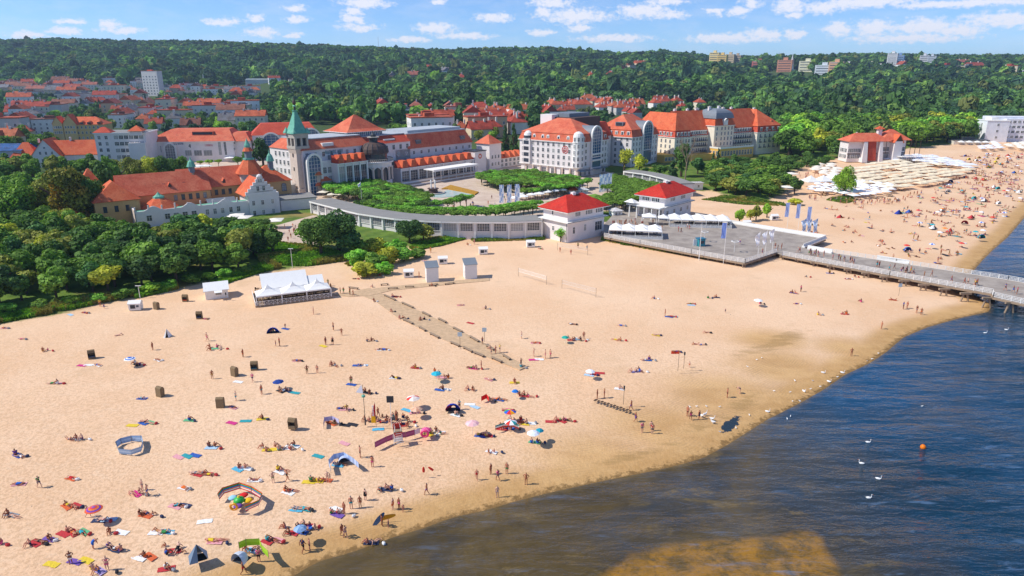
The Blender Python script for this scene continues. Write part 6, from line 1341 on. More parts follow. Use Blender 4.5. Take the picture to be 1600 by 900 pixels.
# plank seams and joists
near_edge=[dk(*p) for p in ((944,369),(1000,380),(1080,395),(1164,410),(1213,394))]; pier_near=[dk(*p) for p in ((1223,398),(1390,429),(1550,458),(1552,463),(1640,483),(1700,497))]; pier_far=[dk(*p) for p in ((1262,389),(1400,410),(1575,437),(1640,449),(1700,455))]; back=[dk(*p) for p in ((1290,373),(1130,347),(1086,338))]; right=[dk(*p) for p in ((1255,387),(1290,373))]
for nm,pts in (('railing',near_edge),('railing',pier_near),('railing',pier_far)):
    m=MB(); railing(m,[L0(p) for p in pts]); m.build(nm,'white_paint',dp)
m=MB()
for pts in (near_edge,pier_near,pier_far,right,back):
    for a,b in zip(pts[:-1],pts[1:]):
        a,b=L0(a),L0(b); m.bar((a[0],a[1],DZ-.75),(b[0],b[1],DZ-.75),.3,.44)
m.build('edge_beam','weathered_wood',dp)
for pts in (back,right,[dk(1262,389),dk(1300,396)],[dk(1370,405),dk(1420,413)]):
    for a,b in zip(pts[:-1],pts[1:]):
        m=MB(); a,b=L0(a),L0(b); m.bar((a[0],a[1],DZ+.01),(b[0],b[1],DZ+.01),.9,.5); m.bar((a[0],a[1],DZ+.5),(b[0],b[1],DZ+.5),.16,.75); m.build('bench_wall','white_paint',dp)
def pile(x,y,big=False):
    z=min(Hs(x,y),0)-1.5; x-=ox;y-=oy; m=MB()
    if big:
        for dx in (-.9,.9): m.tube((x+dx*1.6,y,z),(x+dx*.4,y,DZ-.5),.24,.22,7)
        m.box(x-1.4,x+1.4,y-.25,y+.25,DZ-.9,DZ-.4)
    else: m.tube((x,y,z),(x,y,DZ-.4),.2,.18,7); m.box(x-.5,x+.5,y-.5,y+.5,z+1.2,z+2.2)
    m.build('pile','weathered_wood' ,dp)
W_=Vector((*dk(1223,398),0)); E_=Vector((*dk(1700,497),0)); Wf=Vector((*dk(1262,389),0)); Ef=Vector((*dk(1700,455),0))
for i in range(16):
    a=W_.lerp(E_,i/15); b=Wf.lerp(Ef,i/15); n=(b-a)*.08; pile(a.x+n.x,a.y+n.y,True); c=(a+b)/2; pile(c.x,c.y); pile(b.x-n.x,b.y-n.y)
for i in range(18):
    pts=near_edge; a=Vector((*pts[0],0)).lerp(Vector((*pts[3],0)),i/17); pile(a.x+.3,a.y+.5)
for i in range(5): a=Vector((*near_edge[3],0)).lerp(Vector((*near_edge[4],0)),i/4); pile(a.x-.5,a.y); 
# marquees on the forecourt
def marquee(label,o,ang,nx,ny,w,h,rail=True,z=DZ,cat='marquee',peak=1.1,group=None):
    """field of pyramid canopies on white posts"""
    root=thing('marquee',label,cat,(o[0],o[1],z),rad(ang),group)
    for i in range(nx):
        for j in range(ny):
            m=MB(); m.frust(i*w+.05,(i+1)*w-.05,j*w+.05,(j+1)*w-.05,h-.3,i*w,(i+1)*w,j*w,(j+1)*w,h,0,cap=False)
            x,y=(i+.5)*w,(j+.5)*w; pr=[(w/2,h),(w*.30,h+peak*.32),(w*.13,h+peak*.68),(.06,h+peak)]
            for (r0,z0),(r1,z1) in zip(pr[:-1],pr[1:]): m.frust(x-r0,x+r0,y-r0,y+r0,z0,x-r1,x+r1,y-r1,y+r1,z1,cap=False)
            m.build('canopy','canvas_white',root)
    for i in range(nx+1):
        for j in (0,ny): MB().tube((i*w,j*w,-.1),(i*w,j*w,h-.1),.07,n=5).build('post','white_paint',root)
    if rail:
        m=MB(); W2,H2=nx*w,ny*w; railing(m,[(0,-.3),(W2+.3,-.3),(W2+.3,H2*.8)],z=0,step=1.8); m.build('railing','white_paint',root)
        m=MB(); m.box(.0,W2,-.2,-.12,0,.8); m.build('screen','canvas_white',root)
    return root
CAFE=[]
def cafe_inside(o,ang,nx,ny,w,z,n,label):
    """tables with chairs under a canopy, each its own thing"""
    a=rad(ang); c,s=math.cos(a),math.sin(a)
    for k in range(n):
        u,v=R.uniform(.8,nx*w-.8),R.uniform(.6,ny*w-.8); x,y=o[0]+u*c-v*s,o[1]+u*s+v*c; CAFE.append((x,y,z,label))
M1=dk(947,360); marquee('white marquee of pointed canopies beside the first pavilion on the pier forecourt',dk(951,371),-10,4,2,4.3,2.6); cafe_inside(dk(951,371),-10,4,2,4.3,DZ,12,'under the left forecourt marquee')
marquee('white marquee of pointed canopies at the foot of the second pavilion',dk(1046,354),-8,5,2,4.2,2.6); cafe_inside(dk(1046,354),-8,5,2,4.2,DZ,12,'under the right forecourt marquee')
marquee('single square white canopy over the pier entrance gate',dk(1003,352),-8,1,1,5.0,3.0,False); marquee('smaller square white canopy just right of the entrance gate canopy',dk(1028,352),-8,1,1,3.8,2.6,False)
# plaza cafe parasols, spa terrace tents
def parasol(label,P,r=2.0,h=2.6,col='#f4f2ec',group=None,square=True,name='parasol',cat='parasol',protos={}):
    k=(round(r,1),h,square)
    if k not in protos:
        root=thing(name,label,cat,(0,0,0)); m=MB()
        if square: m.frust(-r,r,-r,r,h-.18,-r,r,-r,r,h-.05,cap=False); m.frust(-r,r,-r,r,h-.05,-.08,.08,-.08,.08,h+.62)
        else: m.lathe([(r,h-.15),(r,h-.02),(r*.55,h+.35),(.05,h+.6)],0,0,8)
        c=m.build('canopy','cloth_any',root,col); m=MB(); m.tube((0,0,-.2),(0,0,h+.7),.04,n=5); m.box(-.3,.3,-.3,.3,-.02,.08); m.build('pole','white_paint',root); protos[k]=root; o=root
    else:
        o=copy_tree(protos[k])
    for ch in o.children:
        if ch.name.startswith('canopy'): ch.color=(*lin(col),1)
    q_=R.uniform(.86,1.08); o.location=P; o.scale=(q_,q_,R.uniform(.9,1.1)); o.rotation_euler=(R.uniform(-.05,.05),R.uniform(-.05,.05),R.uniform(-.3,.3)); o['label']=label; o['category']=cat
    if group: o['group']=group
    elif 'group' in o: del o['group']
    return o
for px,py in ((806,317),(818,315),(830,313),(842,311),(854,309),(866,307),(878,305),(812,312),(824,310),(836,308),(848,306),(860,304)):
    parasol('white cafe parasol on the spa plaza in front of the clipped trees',at(px,py,3.0),2.4,2.6,'#f6f5f1','plaza cafe parasols',False); CAFE.append((*at(px+1,py+1,3.0)[:3],'under the plaza cafe parasols'))
for px,py in ((500,301),(512,304),(524,308),(536,312),(548,310),(505,308),(520,312)): parasol('cream parasol of the cafe at the foot of the lighthouse',at(px,py,3.0),2.2,2.6,'#ece2cf','lighthouse cafe parasols',True)
for px,py in ((361,352),(382,350),(432,356),(371,346),(1228,300),(1236,279)): parasol('cream parasol by the path below the gabled house' if px<1000 else 'lone cream parasol near the hotel garden edge',at(px,py,3.0),2.6,2.7,'#f0eadc','path cafe parasols' if px<1000 else None,True)
for i,(px,py) in enumerate(((594,280),(606,278),(618,277),(630,275))): marquee('small pointed white tent in the terrace row before the rotunda',flat(px,py,4),50,1,1,4.6,2.4,False,z=3.9,group='tents before the rotunda',cat='tent')
marquee('flat topped white canopy beside the long terrace awning',flat(658,272,4),50,1,1,7,3.2,False,z=4)
for i,(px,py) in enumerate(((266,245),(310,262),(322,261),(360,247))): parasol('wide white parasol on the street behind the bathhouse',at(px+60 if px<300 else px,py+6,3.0),3.6,2.8,'#f6f6f4','street parasols behind the bathhouse',False)
# beach bar with marquee roofs
bo=flat(402,480,1.6); bz=1.7
br=thing('beach_bar','white beach bar with three peaked canopies, a big tent roof and lattice fence','beach bar',(bo[0],bo[1],bz),rad(24))
bu=lambda px,py,z=1.7:(lambda p:((p[0]-bo[0])*math.cos(rad(24))+(p[1]-bo[1])*math.sin(rad(24)),-(p[0]-bo[0])*math.sin(rad(24))+(p[1]-bo[1])*math.cos(rad(24))))(flat(px,py,z))
UL_=bu(515,460)[0]; VL_=bu(364,464)[1]
MB().box(-.4,UL_+.3,-.3,VL_,-.4,.35).build('platform','weathered_wood',br)
w3=UL_/3
for i in range(3):
    m=MB(); x,y=(i+.5)*w3,w3*.42; pr=[(w3/2,2.5),(w3*.30,2.95),(w3*.13,3.5),(.1,4.4)]
    m.frust(i*w3+.05,(i+1)*w3-.05,y-w3*.42,y+w3*.42,2.2,i*w3,(i+1)*w3,y-w3*.42,y+w3*.42,2.5,cap=False)
    for (r0,z0),(r1,z1) in zip(pr[:-1],pr[1:]): m.frust(x-r0,x+r0,y-r0*.84,y+r0*.84,z0,x-r1,x+r1,y-r1*.84,y+r1*.84,z1,cap=False)
    m.tube((x,y,4.3),(x,y,4.8),.05,n=5); m.build('canopy','canvas_white',br)
for i in range(4): MB().box(i*w3-.12,i*w3+.12,-.1,.12,.3,2.4).build('post','white_paint',br)
m=MB(); m.gable(UL_*.12,UL_*.72,w3*.95,w3*.95+8,2.6,2.6,.3,0,'x'); m.build('tent_roof','canvas_white',br); MB().box(UL_*.14,UL_*.7,w3*1.0,w3*.95+7.6,.3,2.5).build('bar_counter','white_plaster',br)
m=MB(); m.gable(UL_*.6,UL_*.95,w3*.95,w3*.95+5,2.3,1.6,.2,0,'x'); m.build('side_canopy','canvas_white',br)
m=MB(); 
def lattice(m,a,b,z0=.3,h=.95):
    a,b=Vector(a),Vector(b); L=(b-a).length; n=max(1,int(L/1.0)); 
    m.bar((a.x,a.y,z0),(b.x,b.y,z0),.06,.08); m.bar((a.x,a.y,z0+h),(b.x,b.y,z0+h),.08,.09)
    for i in range(n):
        p=a.lerp(b,i/n); q=a.lerp(b,(i+1)/n); m.tube((p.x,p.y,z0),(q.x,q.y,z0+h),.04,n=4); m.tube((p.x,p.y,z0+h),(q.x,q.y,z0),.04,n=4); m.box(p.x-.05,p.x+.05,p.y-.05,p.y+.05,z0-.3,z0+h+.1)
lattice(m,(-.3,-.25),(UL_+.2,-.25)); m.build('lattice_fence','white_paint',br)
m=MB(); m.bar((-.35,-.25,0),(-.35,VL_,0),.06,1.3); m.build('side_fence','white_paint',br)
for k in range(16): CAFE.append((*[ (bo[0]+u*math.cos(rad(24))-v*math.sin(rad(24)),bo[1]+u*math.sin(rad(24))+v*math.cos(rad(24)))[j] for (u,v) in [(R.Random().random() if False else (k%8+.5)*UL_/8,1.4+(k//8)*2.6)] for j in (0,1)],bz+.35,'inside the beach bar'))
for k in range(8):
    a=rad(24);u,v=1.2+(k%2)*1.9,w3*.9+1.2+(k//2)*1.8; CAFE.append((bo[0]+u*math.cos(a)-v*math.sin(a)-0,bo[1]+u*math.sin(a)+v*math.cos(a),bz+.35,'on the open side of the beach bar'))
# white hut left of the bar
B=Bld('beach_hut','long white wooden hut with pale gabled roof left of the beach bar','hut',(322,469),24,1.6); U=B.on_v(357,463,0)[0]; 
B.part('wall','white_paint',lambda m:m.box(0,U,0,5,-.2,2.3)); B.part('roof','canvas_white',lambda m:m.gable(0,U,0,5,2.3,1.3,.35,0,'x',0)); 
for i in range(4): B.part('door','white_paint',lambda m,i=i:m.box(-.06,0,.3+i*1.15,1.3+i*1.15,0,2.0))
B.part('serving_window','window_glass',lambda m:m.box(U*.45,U*.7,-.05,0,1.0,1.9)); B.part('awning','canvas_white',lambda m:m.frust(U*.4,U*.75,-1.6,0,2.0,U*.4,U*.75,-.1,0,2.3)); B.done()
for (C,pr,lb) in (((667,441),686,'white changing hut with grey roof, left one on the plank walk'),((727,436),746,'white changing hut with grey roof, right one at the plank walk end')):
    B=Bld('changing_hut',lb,'hut',C,14,1.7); U=B.on_v(pr,C[1],0)[0]*.98; B.part('wall','white_paint',lambda m:(m.box(0,U,0,3.2,-.2,4.0),m.face([(0,0,4.0),(U,0,4.0),(U,0,4.01)]))); B.part('roof','lead_grey',lambda m:m.face([(-.2,-.2,4.0),(U+.2,-.2,4.0),(U+.2,3.4,5.0),(-.2,3.4,5.0)]).face([(-.2,-.2,3.9),(-.2,3.4,4.9),(U+.2,3.4,4.9),(U+.2,-.2,3.9)]).face([(-.2,-.2,3.9),(U+.2,-.2,3.9),(U+.2,-.2,4.0),(-.2,-.2,4.0)])); B.part('gable_wall','white_paint',lambda m:(m.face([(-.0,0,3.9),(0,3.2,4.9),(0,3.2,3.9)]),m.face([(U,0,3.9),(U,3.2,3.9),(U,3.2,4.9)]))); B.part('door','white_plaster',lambda m:m.box(-.05,0,1,2.1,0,2.1)); B.done()
# board walks
def walk(name,label,pts,mat='boardwalk_wood',z=.06,zb=-.3):
    P=[at(*p,1.6) for p in pts]; o=P[0]; root=thing(name,label,'boardwalk',(o.x,o.y,1.6)); m=MB(); m.prism([(p.x-o.x,p.y-o.y) for p in P][::-1],zb,z); m.build('planking',mat,root); return root
walk('boardwalk','long diagonal plank walkway crossing the open sand toward the sea',[(548,456),(578,450),(640,479),(700,507),(760,538),(824,573),(812,578),(755,556),(690,530),(622,497),(585,470)])
walk('boardwalk','straight plank walkway passing in front of the two white changing huts',[(515,461),(600,449),(690,440),(765,435),(765,439),(690,446),(612,454),(580,462),(545,464)],z=.10,zb=-.34)
BEN=[(560,449),(571,458),(645,454),(680,452),(593,452),(700,445),(704,443)]
bench=None
LOGS=[((600,462),(618,470)),((628,474),(646,482)),((660,489),(672,495)),((685,499),(697,505)),((708,513),(722,520)),((734,527),(748,535)),((760,541),(772,548)),((786,556),(797,563)),((630,500),(645,507)),((655,512),(665,518)),((672,522),(686,529)),((704,536),(718,542)),((724,544),(738,551)),((741,552),(756,558)),((768,560),(784,567)),((595,446),(607,445)),((606,452),(622,451)),((633,449),(647,449)),((670,447),(684,445)),((695,445),(710,443)),((545,450),(560,452))]
for a,b in LOGS:
    A,B_=at(*a,1.66),at(*b,1.66); root=thing('bench','dark timber bench along the diagonal plank walkway' if a[1]>455 else 'dark timber bench beside the straight plank walkway','bench',tuple(A),0,'benches along the plank walkways'); d=B_-A; m=MB(); m.bar((0,0,.3),(d.x,d.y,.3),.5,.12); m.build('seat','weathered_wood',root)
    for f in (.08,.92): m=MB(); m.bar((d.x*f-.12,d.y*f,0),(d.x*f+.12,d.y*f,0),.45,.3); m.build('leg','dark_wood',root)
# volleyball nets
def net(label,a,b,h):
    A,B_=at(*a,1.6),at(*b,1.6); root=thing('volleyball_net',label,'volleyball net',tuple(A)); d=B_-A
    for q in ((0,0),(d.x,d.y)): MB().tube((q[0],q[1],-.2),(q[0],q[1],h),.05,n=5).build('post','weathered_wood',root)
    m=MB()
    for k in range(6): z=h-.15-k*.18; m.tube((0,0,z),(d.x,d.y,z),.012 if k not in(0,5) else .03,n=3)
    n=int(d.length/.35)
    for i in range(n+1): m.tube((d.x*i/n,d.y*i/n,h-.15),(d.x*i/n,d.y*i/n,h-1.05),.010,n=3)
    m.build('net','canvas_white',root)
net('slack white volleyball net, nearer the white pavilion of the two on bare sand',(810,432),(854,445),2.5); net('white volleyball net, the right one of the two on bare sand',(878,451),(931,465),2.5); net('far volleyball net beside the white pavilion',(871,391),(918,399),2.5)
# flags and banners
def banner(label,base,top,w=1.1,hb=4.2,col='#5d86c8',wave=False,group=None,z=None,name='flag'):
    P=at(*base) if z is None else at(*base,z); h=zat(P,top)-P.z; root=thing(name,label,'flag',tuple(P),0,group); MB().tube((0,0,-.3),(0,0,h),.07,.05,6).build('pole','white_paint',root)
    m=CB(); n=10; sd=R.uniform(0,6)
    for i in range(n):
        for j in range(3):
            def pt(ii,jj): 
                zz=h-.2-hb*ii/n; xx=-(w*jj/3)-.06; 
                if wave: zz-=.35*jj; xx*=1-.05*ii
                return (xx,.25*math.sin(ii*.8+jj*1.3+sd)*(jj/3)*(1.6 if wave else .5),zz)
            m.face([pt(i,j),pt(i+1,j),pt(i+1,j+1),pt(i,j+1)]); c=col
            if col=='stripe': c='#a3bce0' if (i+j*3)%5<2 else '#eef1f6'
            m.col(c)
    m.build('cloth',root); return root
banner('tall blue vertical banner on the near edge of the pier forecourt',(1130,413),347,1.3,4.6,'#88a6ee',z=1.6); o=thing('lamp_post','tall white mast at the near edge of the pier forecourt','lamp post',tuple(at(1092,407,1.6))); MB().tube((0,0,0),(0,0,12),.1,.06,6).build('mast','white_paint',o); MB().box(-.8,.8,-.15,.15,12,12.2).build('lamp_head','white_paint',o)
for i,(b,t_) in enumerate((((1184,401),362),((1195,399),360),((1206,395),356))): banner('white waving flag on the forecourt corner where the pier begins',b,t_,1.4,3.4,'#f0f1f4',True,'white flags at the forecourt corner',z=DZ)
for b,t_ in (((1229,362),316),((1246,364),318),((1263,369),322)): banner('tall blue banner standing on the sand behind the forecourt',b,t_,1.25,5.0,'#b9c8f2',False,'blue banners behind the forecourt')
for b,t_ in (((1257,371),340),((1265,372),341),((1274,374),340)): banner('pale blue and white flag on the sand behind the forecourt',b,t_,1.6,4.2,'stripe',True,'striped flags behind the forecourt')
for b,t_ in (((787,322),288),((799,321),288),((811,320),287)): banner('broad blue and white streaked banner on the spa plaza',b,t_,1.7,7.4,'stripe',False,'streaked plaza banners',z=3)
for b,t_ in (((943,303),272),((949,302),271),((955,301),270)): banner('blue and white banner in the tight trio before the pavilions',b,t_,2.0,8.0,'stripe',False,'trio of banners before the pavilions',z=3)
banner('narrow blue and white banner left of the cafe parasols',(812,318),290,1.2,6.5,'stripe',False,z=3)
o=banner('white and red flag on a tall pole beside the lighthouse cafe',(566,325),284,1.4,1.0,'#e8e8f0',True,z=3)
def lamp(label,px,py,top,z=None,group=None):
    P=at(px,py) if z is None else at(px,py,z); h=zat(P,top)-P.z; root=thing('lamp_post',label,'lamp post',tuple(P),0,group); MB().tube((0,0,-.2),(0,0,h),.09,.06,6).build('mast','white_paint',root); MB().box(-.7,.7,-.12,.12,h,h+.14).build('lamp_head','white_paint',root)
lamp('white lamp post at the beach path right of the beach bar',457,418,389); lamp('white lamp post among the clipped trees left of the spa fountain',566,326,300,3) if False else None
lamp('white post with sign in the dune grass behind the dense grove bushes',219,466,447); lamp('tall grey lamp post at the bend of the seaside path',407,384,366)
for px,py in ((1285,368),(1300,372),(1197,408)): pass
P=at(1094,384,DZ); o=thing('deck_kiosk','small teal and blue kiosk with white sign on the forecourt deck','kiosk',(P.x,P.y,DZ),.3); MB().box(-1.1,1.1,-1,1,0,2.3).build('body','paint_any',o,'#2f8f9a'); MB().box(-1.3,1.3,-1.2,1.2,2.3,2.5).build('roof','paint_any',o,'#2a6f8a'); MB().box(-2.6,-1.3,-.1,.05,.2,2.2).build('sign_board','white_paint',o); MB().box(-.7,.7,-1.04,-1,.9,1.8).build('counter_window','window_glass',o)
for px_,py_ in ((1147,394),(1100,378)): P=at(px_,py_,DZ); o=thing('ring_lamp','white lamp with a flat round ring head on the %s deck'%('front' if px_>1120 else 'middle'),'lamp post',(P.x,P.y,DZ)); MB().tube((0,0,0),(0,0,3.4),.06,n=6).build('mast','white_paint',o); MB().lathe([(.9,3.3),(1.15,3.3),(1.15,3.45),(.9,3.45)],0,0,16,cap=False).build('ring_head','white_paint',o)
# fountain with basin
f=thing('fountain','round stone fountain with two tall water jets on the spa plaza','fountain',tuple(at(677,302,3)))
MB().lathe([(5.5,0),(5.5,.6),(5.0,.6),(5.0,.35),(0,.35)],0,0,24).build('basin','stone_grey',f); MB().lathe([(2.2,.35),(2.0,1.9),(2.6,2.1),(2.6,2.3)],0,0,16).build('pedestal','brown_slate',f)
for x in (-.9,.9):
    m=MB(); m.lathe([(.35,2.2),(.25,4.2),(.42,5.6),(.1,6.2)],x,0,8); m.build('water_jet','canvas_white',f)
pb=[flat(*p,3) for p in ((688,302),(700,297),(742,304),(690,309),(668,308))]; o=thing('reflecting_pool','pale turquoise pool with orange flower border beside the fountain','pool',(pb[0][0],pb[0][1],3.0)); simple('pool_water','#bcd8d2',0.1,.05,.3); simple('flower_bed','#b98a2e',.9,.35,1.2)
MB().prism([(p[0]-pb[0][0],p[1]-pb[0][1]) for p in pb][::-1],.02,.16).build('water','pool_water',o)
pf=[flat(*p,3) for p in ((690,296),(704,290),(748,301),(742,305),(700,296))]; o=thing('flower_bed','long yellow and orange flower bed behind the plaza pool','flower bed',(pf[0][0],pf[0][1],3.0)); MB().prism([(p[0]-pf[0][0],p[1]-pf[0][1]) for p in pf][::-1],.0,.45).build('flowers','flower_bed',o)
lw=[flat(*p,3) for p in ((850,316),(890,310),(930,303),(960,312),(935,322),(905,318))]; o=thing('lawn','small bright lawn between the pavilions and the plaza kiosks','lawn',(lw[0][0],lw[0][1],3.0)); simple('lawn_grass','#6f9a34',.95,.25,.5); MB().prism([(p[0]-lw[0][0],p[1]-lw[0][1]) for p in lw][::-1],.0,.09).build('turf','lawn_grass',o)
# ---------------------------------------------------------------- parasol field of the beach club
PF='parasols of the beach club field'
def field(poly,sx,sy,r,col,desc,ang=0,mx=999,sq=True,beds=True):
    W=[tuple(flat(*q,1.7)) for q in poly]; cx,cy=W[0]; a=rad(ang); c,s=math.cos(a),math.sin(a); n=0
    for i in range(-40,60):
        for j in range(-40,60):
            x,y=cx+i*sx*c-j*sy*s+R.uniform(-.6,.6),cy+i*sx*s+j*sy*c+R.uniform(-.7,.7)
            if n<mx and R.random()>.05 and inpoly(np.array([x]),np.array([y]),W)[0]>0:
                parasol('square %s parasol in the beach club field'%desc,(x,y,Hs(x,y)),r,2.2,col,PF); n+=1
                if (i+j)%2==0: LNG.append((x,y))
    return n
LNG=[]
n1=field([(1255,300),(1290,290),(1345,288),(1400,296),(1392,308),(1340,312),(1270,305)],5.0,4.8,1.9,'#f3f4f6','bright white',25)
n2=field([(1300,284),(1350,276),(1450,268),(1520,270),(1490,282),(1420,300),(1395,304),(1340,288)],5.3,6.6,2.35,'#e6d6b6','cream',32)
n3=field([(1325,270),(1370,258),(1420,250),(1480,262),(1450,268),(1380,272),(1340,280)],6.6,7.6,2.7,'#e8dabd','pale cream',32)
n4=field([(1360,252),(1400,246),(1455,246),(1520,262),(1525,268),(1480,264),(1420,256)],7.2,6.6,2.9,'#e4e8f0','cool white',25)
for (poly,c_,d_) in (([(1262,270),(1262,262),(1300,262),(1320,276),(1300,282)],'#f0e6d4','cream'),([(1525,234),(1560,228),(1570,236),(1535,238)],'#eef0f4','white'),([(1570,230),(1640,222),(1640,240),(1590,238)],'#f0ead8','cream')):
    W=[tuple(flat(*q,1.7)) for q in poly]
    fill(poly,6.5,lambda p:parasol('square %s parasol %s'%(d_,'beside the field tent' if poly[0][0]<1300 else 'before the white hotel block'),tuple(p),2.3,2.4,c_,PF),jit=.1)
marquee('large cream tent with peaked roof at the left end of the parasol field',flat(1262,294,1.7),12,2,1,7,3,False,z=1.7,peak=2.6); marquee('second cream tent with peaked roof behind the large field tent',flat(1300,288,1.7),12,1,1,8,2.8,False,z=1.7,peak=2.2)
tufts('parasol_shade_loungers',[],0,0,()) if False else None
# one lounger kind, copied under the parasols
lg=thing('sun_lounger','x','sun lounger'); m=MB(); m.box(-.35,.35,-1,.5,.3,.42); m.frust(-.35,.35,.5,.6,.3,-.35,.35,1.1,1.2,.85); m.build('mattress','wicker',lg); m=MB(); [m.box(a,a+.08,b,b+.08,0,.3) for a in (-.35,.27) for b in (-.9,.4)]; m.build('frame','dark_wood',lg)
first=True
R.shuffle(LNG)
for x,y in LNG[:110]:
    o=lg if first else copy_tree(lg); first=False; o.location=(x+R.uniform(1,1.8),y-R.uniform(1.2,2.2),Hs(x,y)); o.rotation_euler=(0,0,rad(25)+R.choice((0,math.pi))); o['label']='brown sun lounger under the parasols of the beach club field'; o['category']='sun lounger'; o['group']='sun loungers of the beach club'
# ---------------------------------------------------------------- beach furniture
def wicker(px,py,label,col='#6f6050',rz=.0,s=1.0):
    P=at(px,py,1.6); root=thing('beach_basket',label,'beach basket',tuple(P),rz); root.scale=(s*.95,s*.95,s*1.2); m=MB()
    pr=[(.05,0),(.05,.35),(.55,.35),(.62,1.15),(.40,1.65),(.0,1.75),(-.45,1.5),(-.55,.9),(-.5,0)]
    for x0,x1 in ((-.72,-.62),(.62,.72)):
        for x in (x0,x1): m.face([(x,-y_,z_) for y_,z_ in [(-.5,0),(.45,0),(.45,.45),(.55,1.2),(.35,1.6),(0,1.72),(-.45,1.5)]] if x==x0 else [(x,-y_,z_) for y_,z_ in [(-.5,0),(.45,0),(.45,.45),(.55,1.2),(.35,1.6),(0,1.72),(-.45,1.5)]][::-1])
    hood=[(.5,0),(.45,1.5),(0,1.72),(-.35,1.6),(-.55,1.25)]
    for (a,b),(c_,d_) in zip(hood[:-1],hood[1:]): m.face([(-.72,a,b),(.72,a,b),(.72,c_,d_),(-.72,c_,d_)]); m.face([(-.62,a-.06,b-.04),(-.62,c_-.0,d_-.06),(.62,c_-.0,d_-.06),(.62,a-.06,b-.04)])
    m.build('wicker_hood','wicker',root); MB().box(-.6,.6,-.45,.4,.3,.5).build('seat','cloth_any',root,col); MB().box(-.7,.7,-.5,.5,0,.3).build('base','wicker',root)
for px,py,lb,c_,rz in ((144,560,'wicker beach basket above the pink and white towel','#4f5a70',.5),(251,619,'small wicker beach basket right of the blue towel','#4a60a0',.2),(367,587,'wicker beach basket, left of the upper pair','#4a5a60',.1),(398,578,'wicker beach basket, right of the upper pair','#3f6a78',.1),(345,636,'wicker beach basket with dark wrap beside a pink towel','#3c4250',.7),(458,669,'wicker beach basket standing alone above a pale towel','#7a6a55',-.2),(312,498,'wicker beach basket below the white hut','#46506a',.1),(245,483,'pale wicker beach basket near the dune edge','#8a7a6a',.2),(290,471,'beach basket with an orange red hood left of the hut','#c2502c',.0)):
    wicker(px,py,lb,c_,rz+(math.pi*.8 if px%2 else 0),.9)
def cabin(px,py,label,c2='#4a5560'):
    P=at(px,py,1.6); root=thing('beach_cabin',label,'beach cabin',tuple(P),.15); MB().box(-1.3,1.3,-.9,.9,.15,1.7).build('body','white_paint',root); m=MB(); m.gable(-1.35,1.35,-.9,.9,1.7,.55,.1,0,'x',0); m.build('hood','canvas_white',root); MB().box(-.9,.2,-.93,-.9,.6,1.5).build('opening','dark_metal',root); MB().box(.4,1.0,-.93,-.9,.9,1.4).build('sign','paint_any',root,c2)
for a in ((213,484,'white beach cabin with dark opening at the dune edge'),(692,412,'white beach cabin left of the changing huts'),(755,397,'white beach cabin alone above the changing huts'),(829,386,'white beach cabin nearest the white pavilion'),(639,433,'white and blue cabin beside the plank walk and bushes'),(1209,344,'white cabin on the sand behind the forecourt'),(1166,354,'low white cabin against the rear forecourt wall'),(1228,284,'low white cabin by the hedge left of the tree')): cabin(*a)
STR=['#f4f4f4','#2f6bd0']
def umbrella(px,py,label,cols,r=1.0,h=1.9,tilt=(0,0),P=None,name='beach_umbrella',group=None,z=1.6):
    r*=.9; P=at(px,py,z) if P is None else P; root=thing(name,label,'beach umbrella',tuple(P),R.uniform(0,1),group); root.rotation_euler=(tilt[0],tilt[1],root.rotation_euler[2]); m=CB(); n=len(cols) if len(cols)>4 else 8
    rings=[(r,h-.28),(r*.62,h-.05),(.03,h+.12)] if cols[0]!='rings' else None
    if rings is None:
        cc=cols[1:]; k=len(cc); rr=[(r*(1-i/k),h-.28*(1-i/k)**1.6+.1*(i/k)) for i in range(k+1)]
        for i in range(k):
            for j in range(12): a0,a1=6.2832*j/12,6.2832*(j+1)/12; m.face([(rr[i][0]*math.cos(a0),rr[i][0]*math.sin(a0),rr[i][1]),(rr[i][0]*math.cos(a1),rr[i][0]*math.sin(a1),rr[i][1]),(rr[i+1][0]*math.cos(a1),rr[i+1][0]*math.sin(a1),rr[i+1][1]),(rr[i+1][0]*math.cos(a0),rr[i+1][0]*math.sin(a0),rr[i+1][1])])
            m.col(cc[i])
    else:
        for j in range(n):
            a0,a1=6.2832*j/n,6.2832*(j+1)/n
            for (r0,z0),(r1,z1) in zip(rings[:-1],rings[1:]): m.face([(r0*math.cos(a0),r0*math.sin(a0),z0),(r0*math.cos(a1),r0*math.sin(a1),z0),(r1*math.cos(a1),r1*math.sin(a1),z1),(r1*math.cos(a0),r1*math.sin(a0),z1)])
            m.col(cols[j%len(cols)])
    m.build('canopy',root); MB().tube((0,0,-.2),(0,0,h+.2),.025,n=5).build('pole','white_paint',root); return root
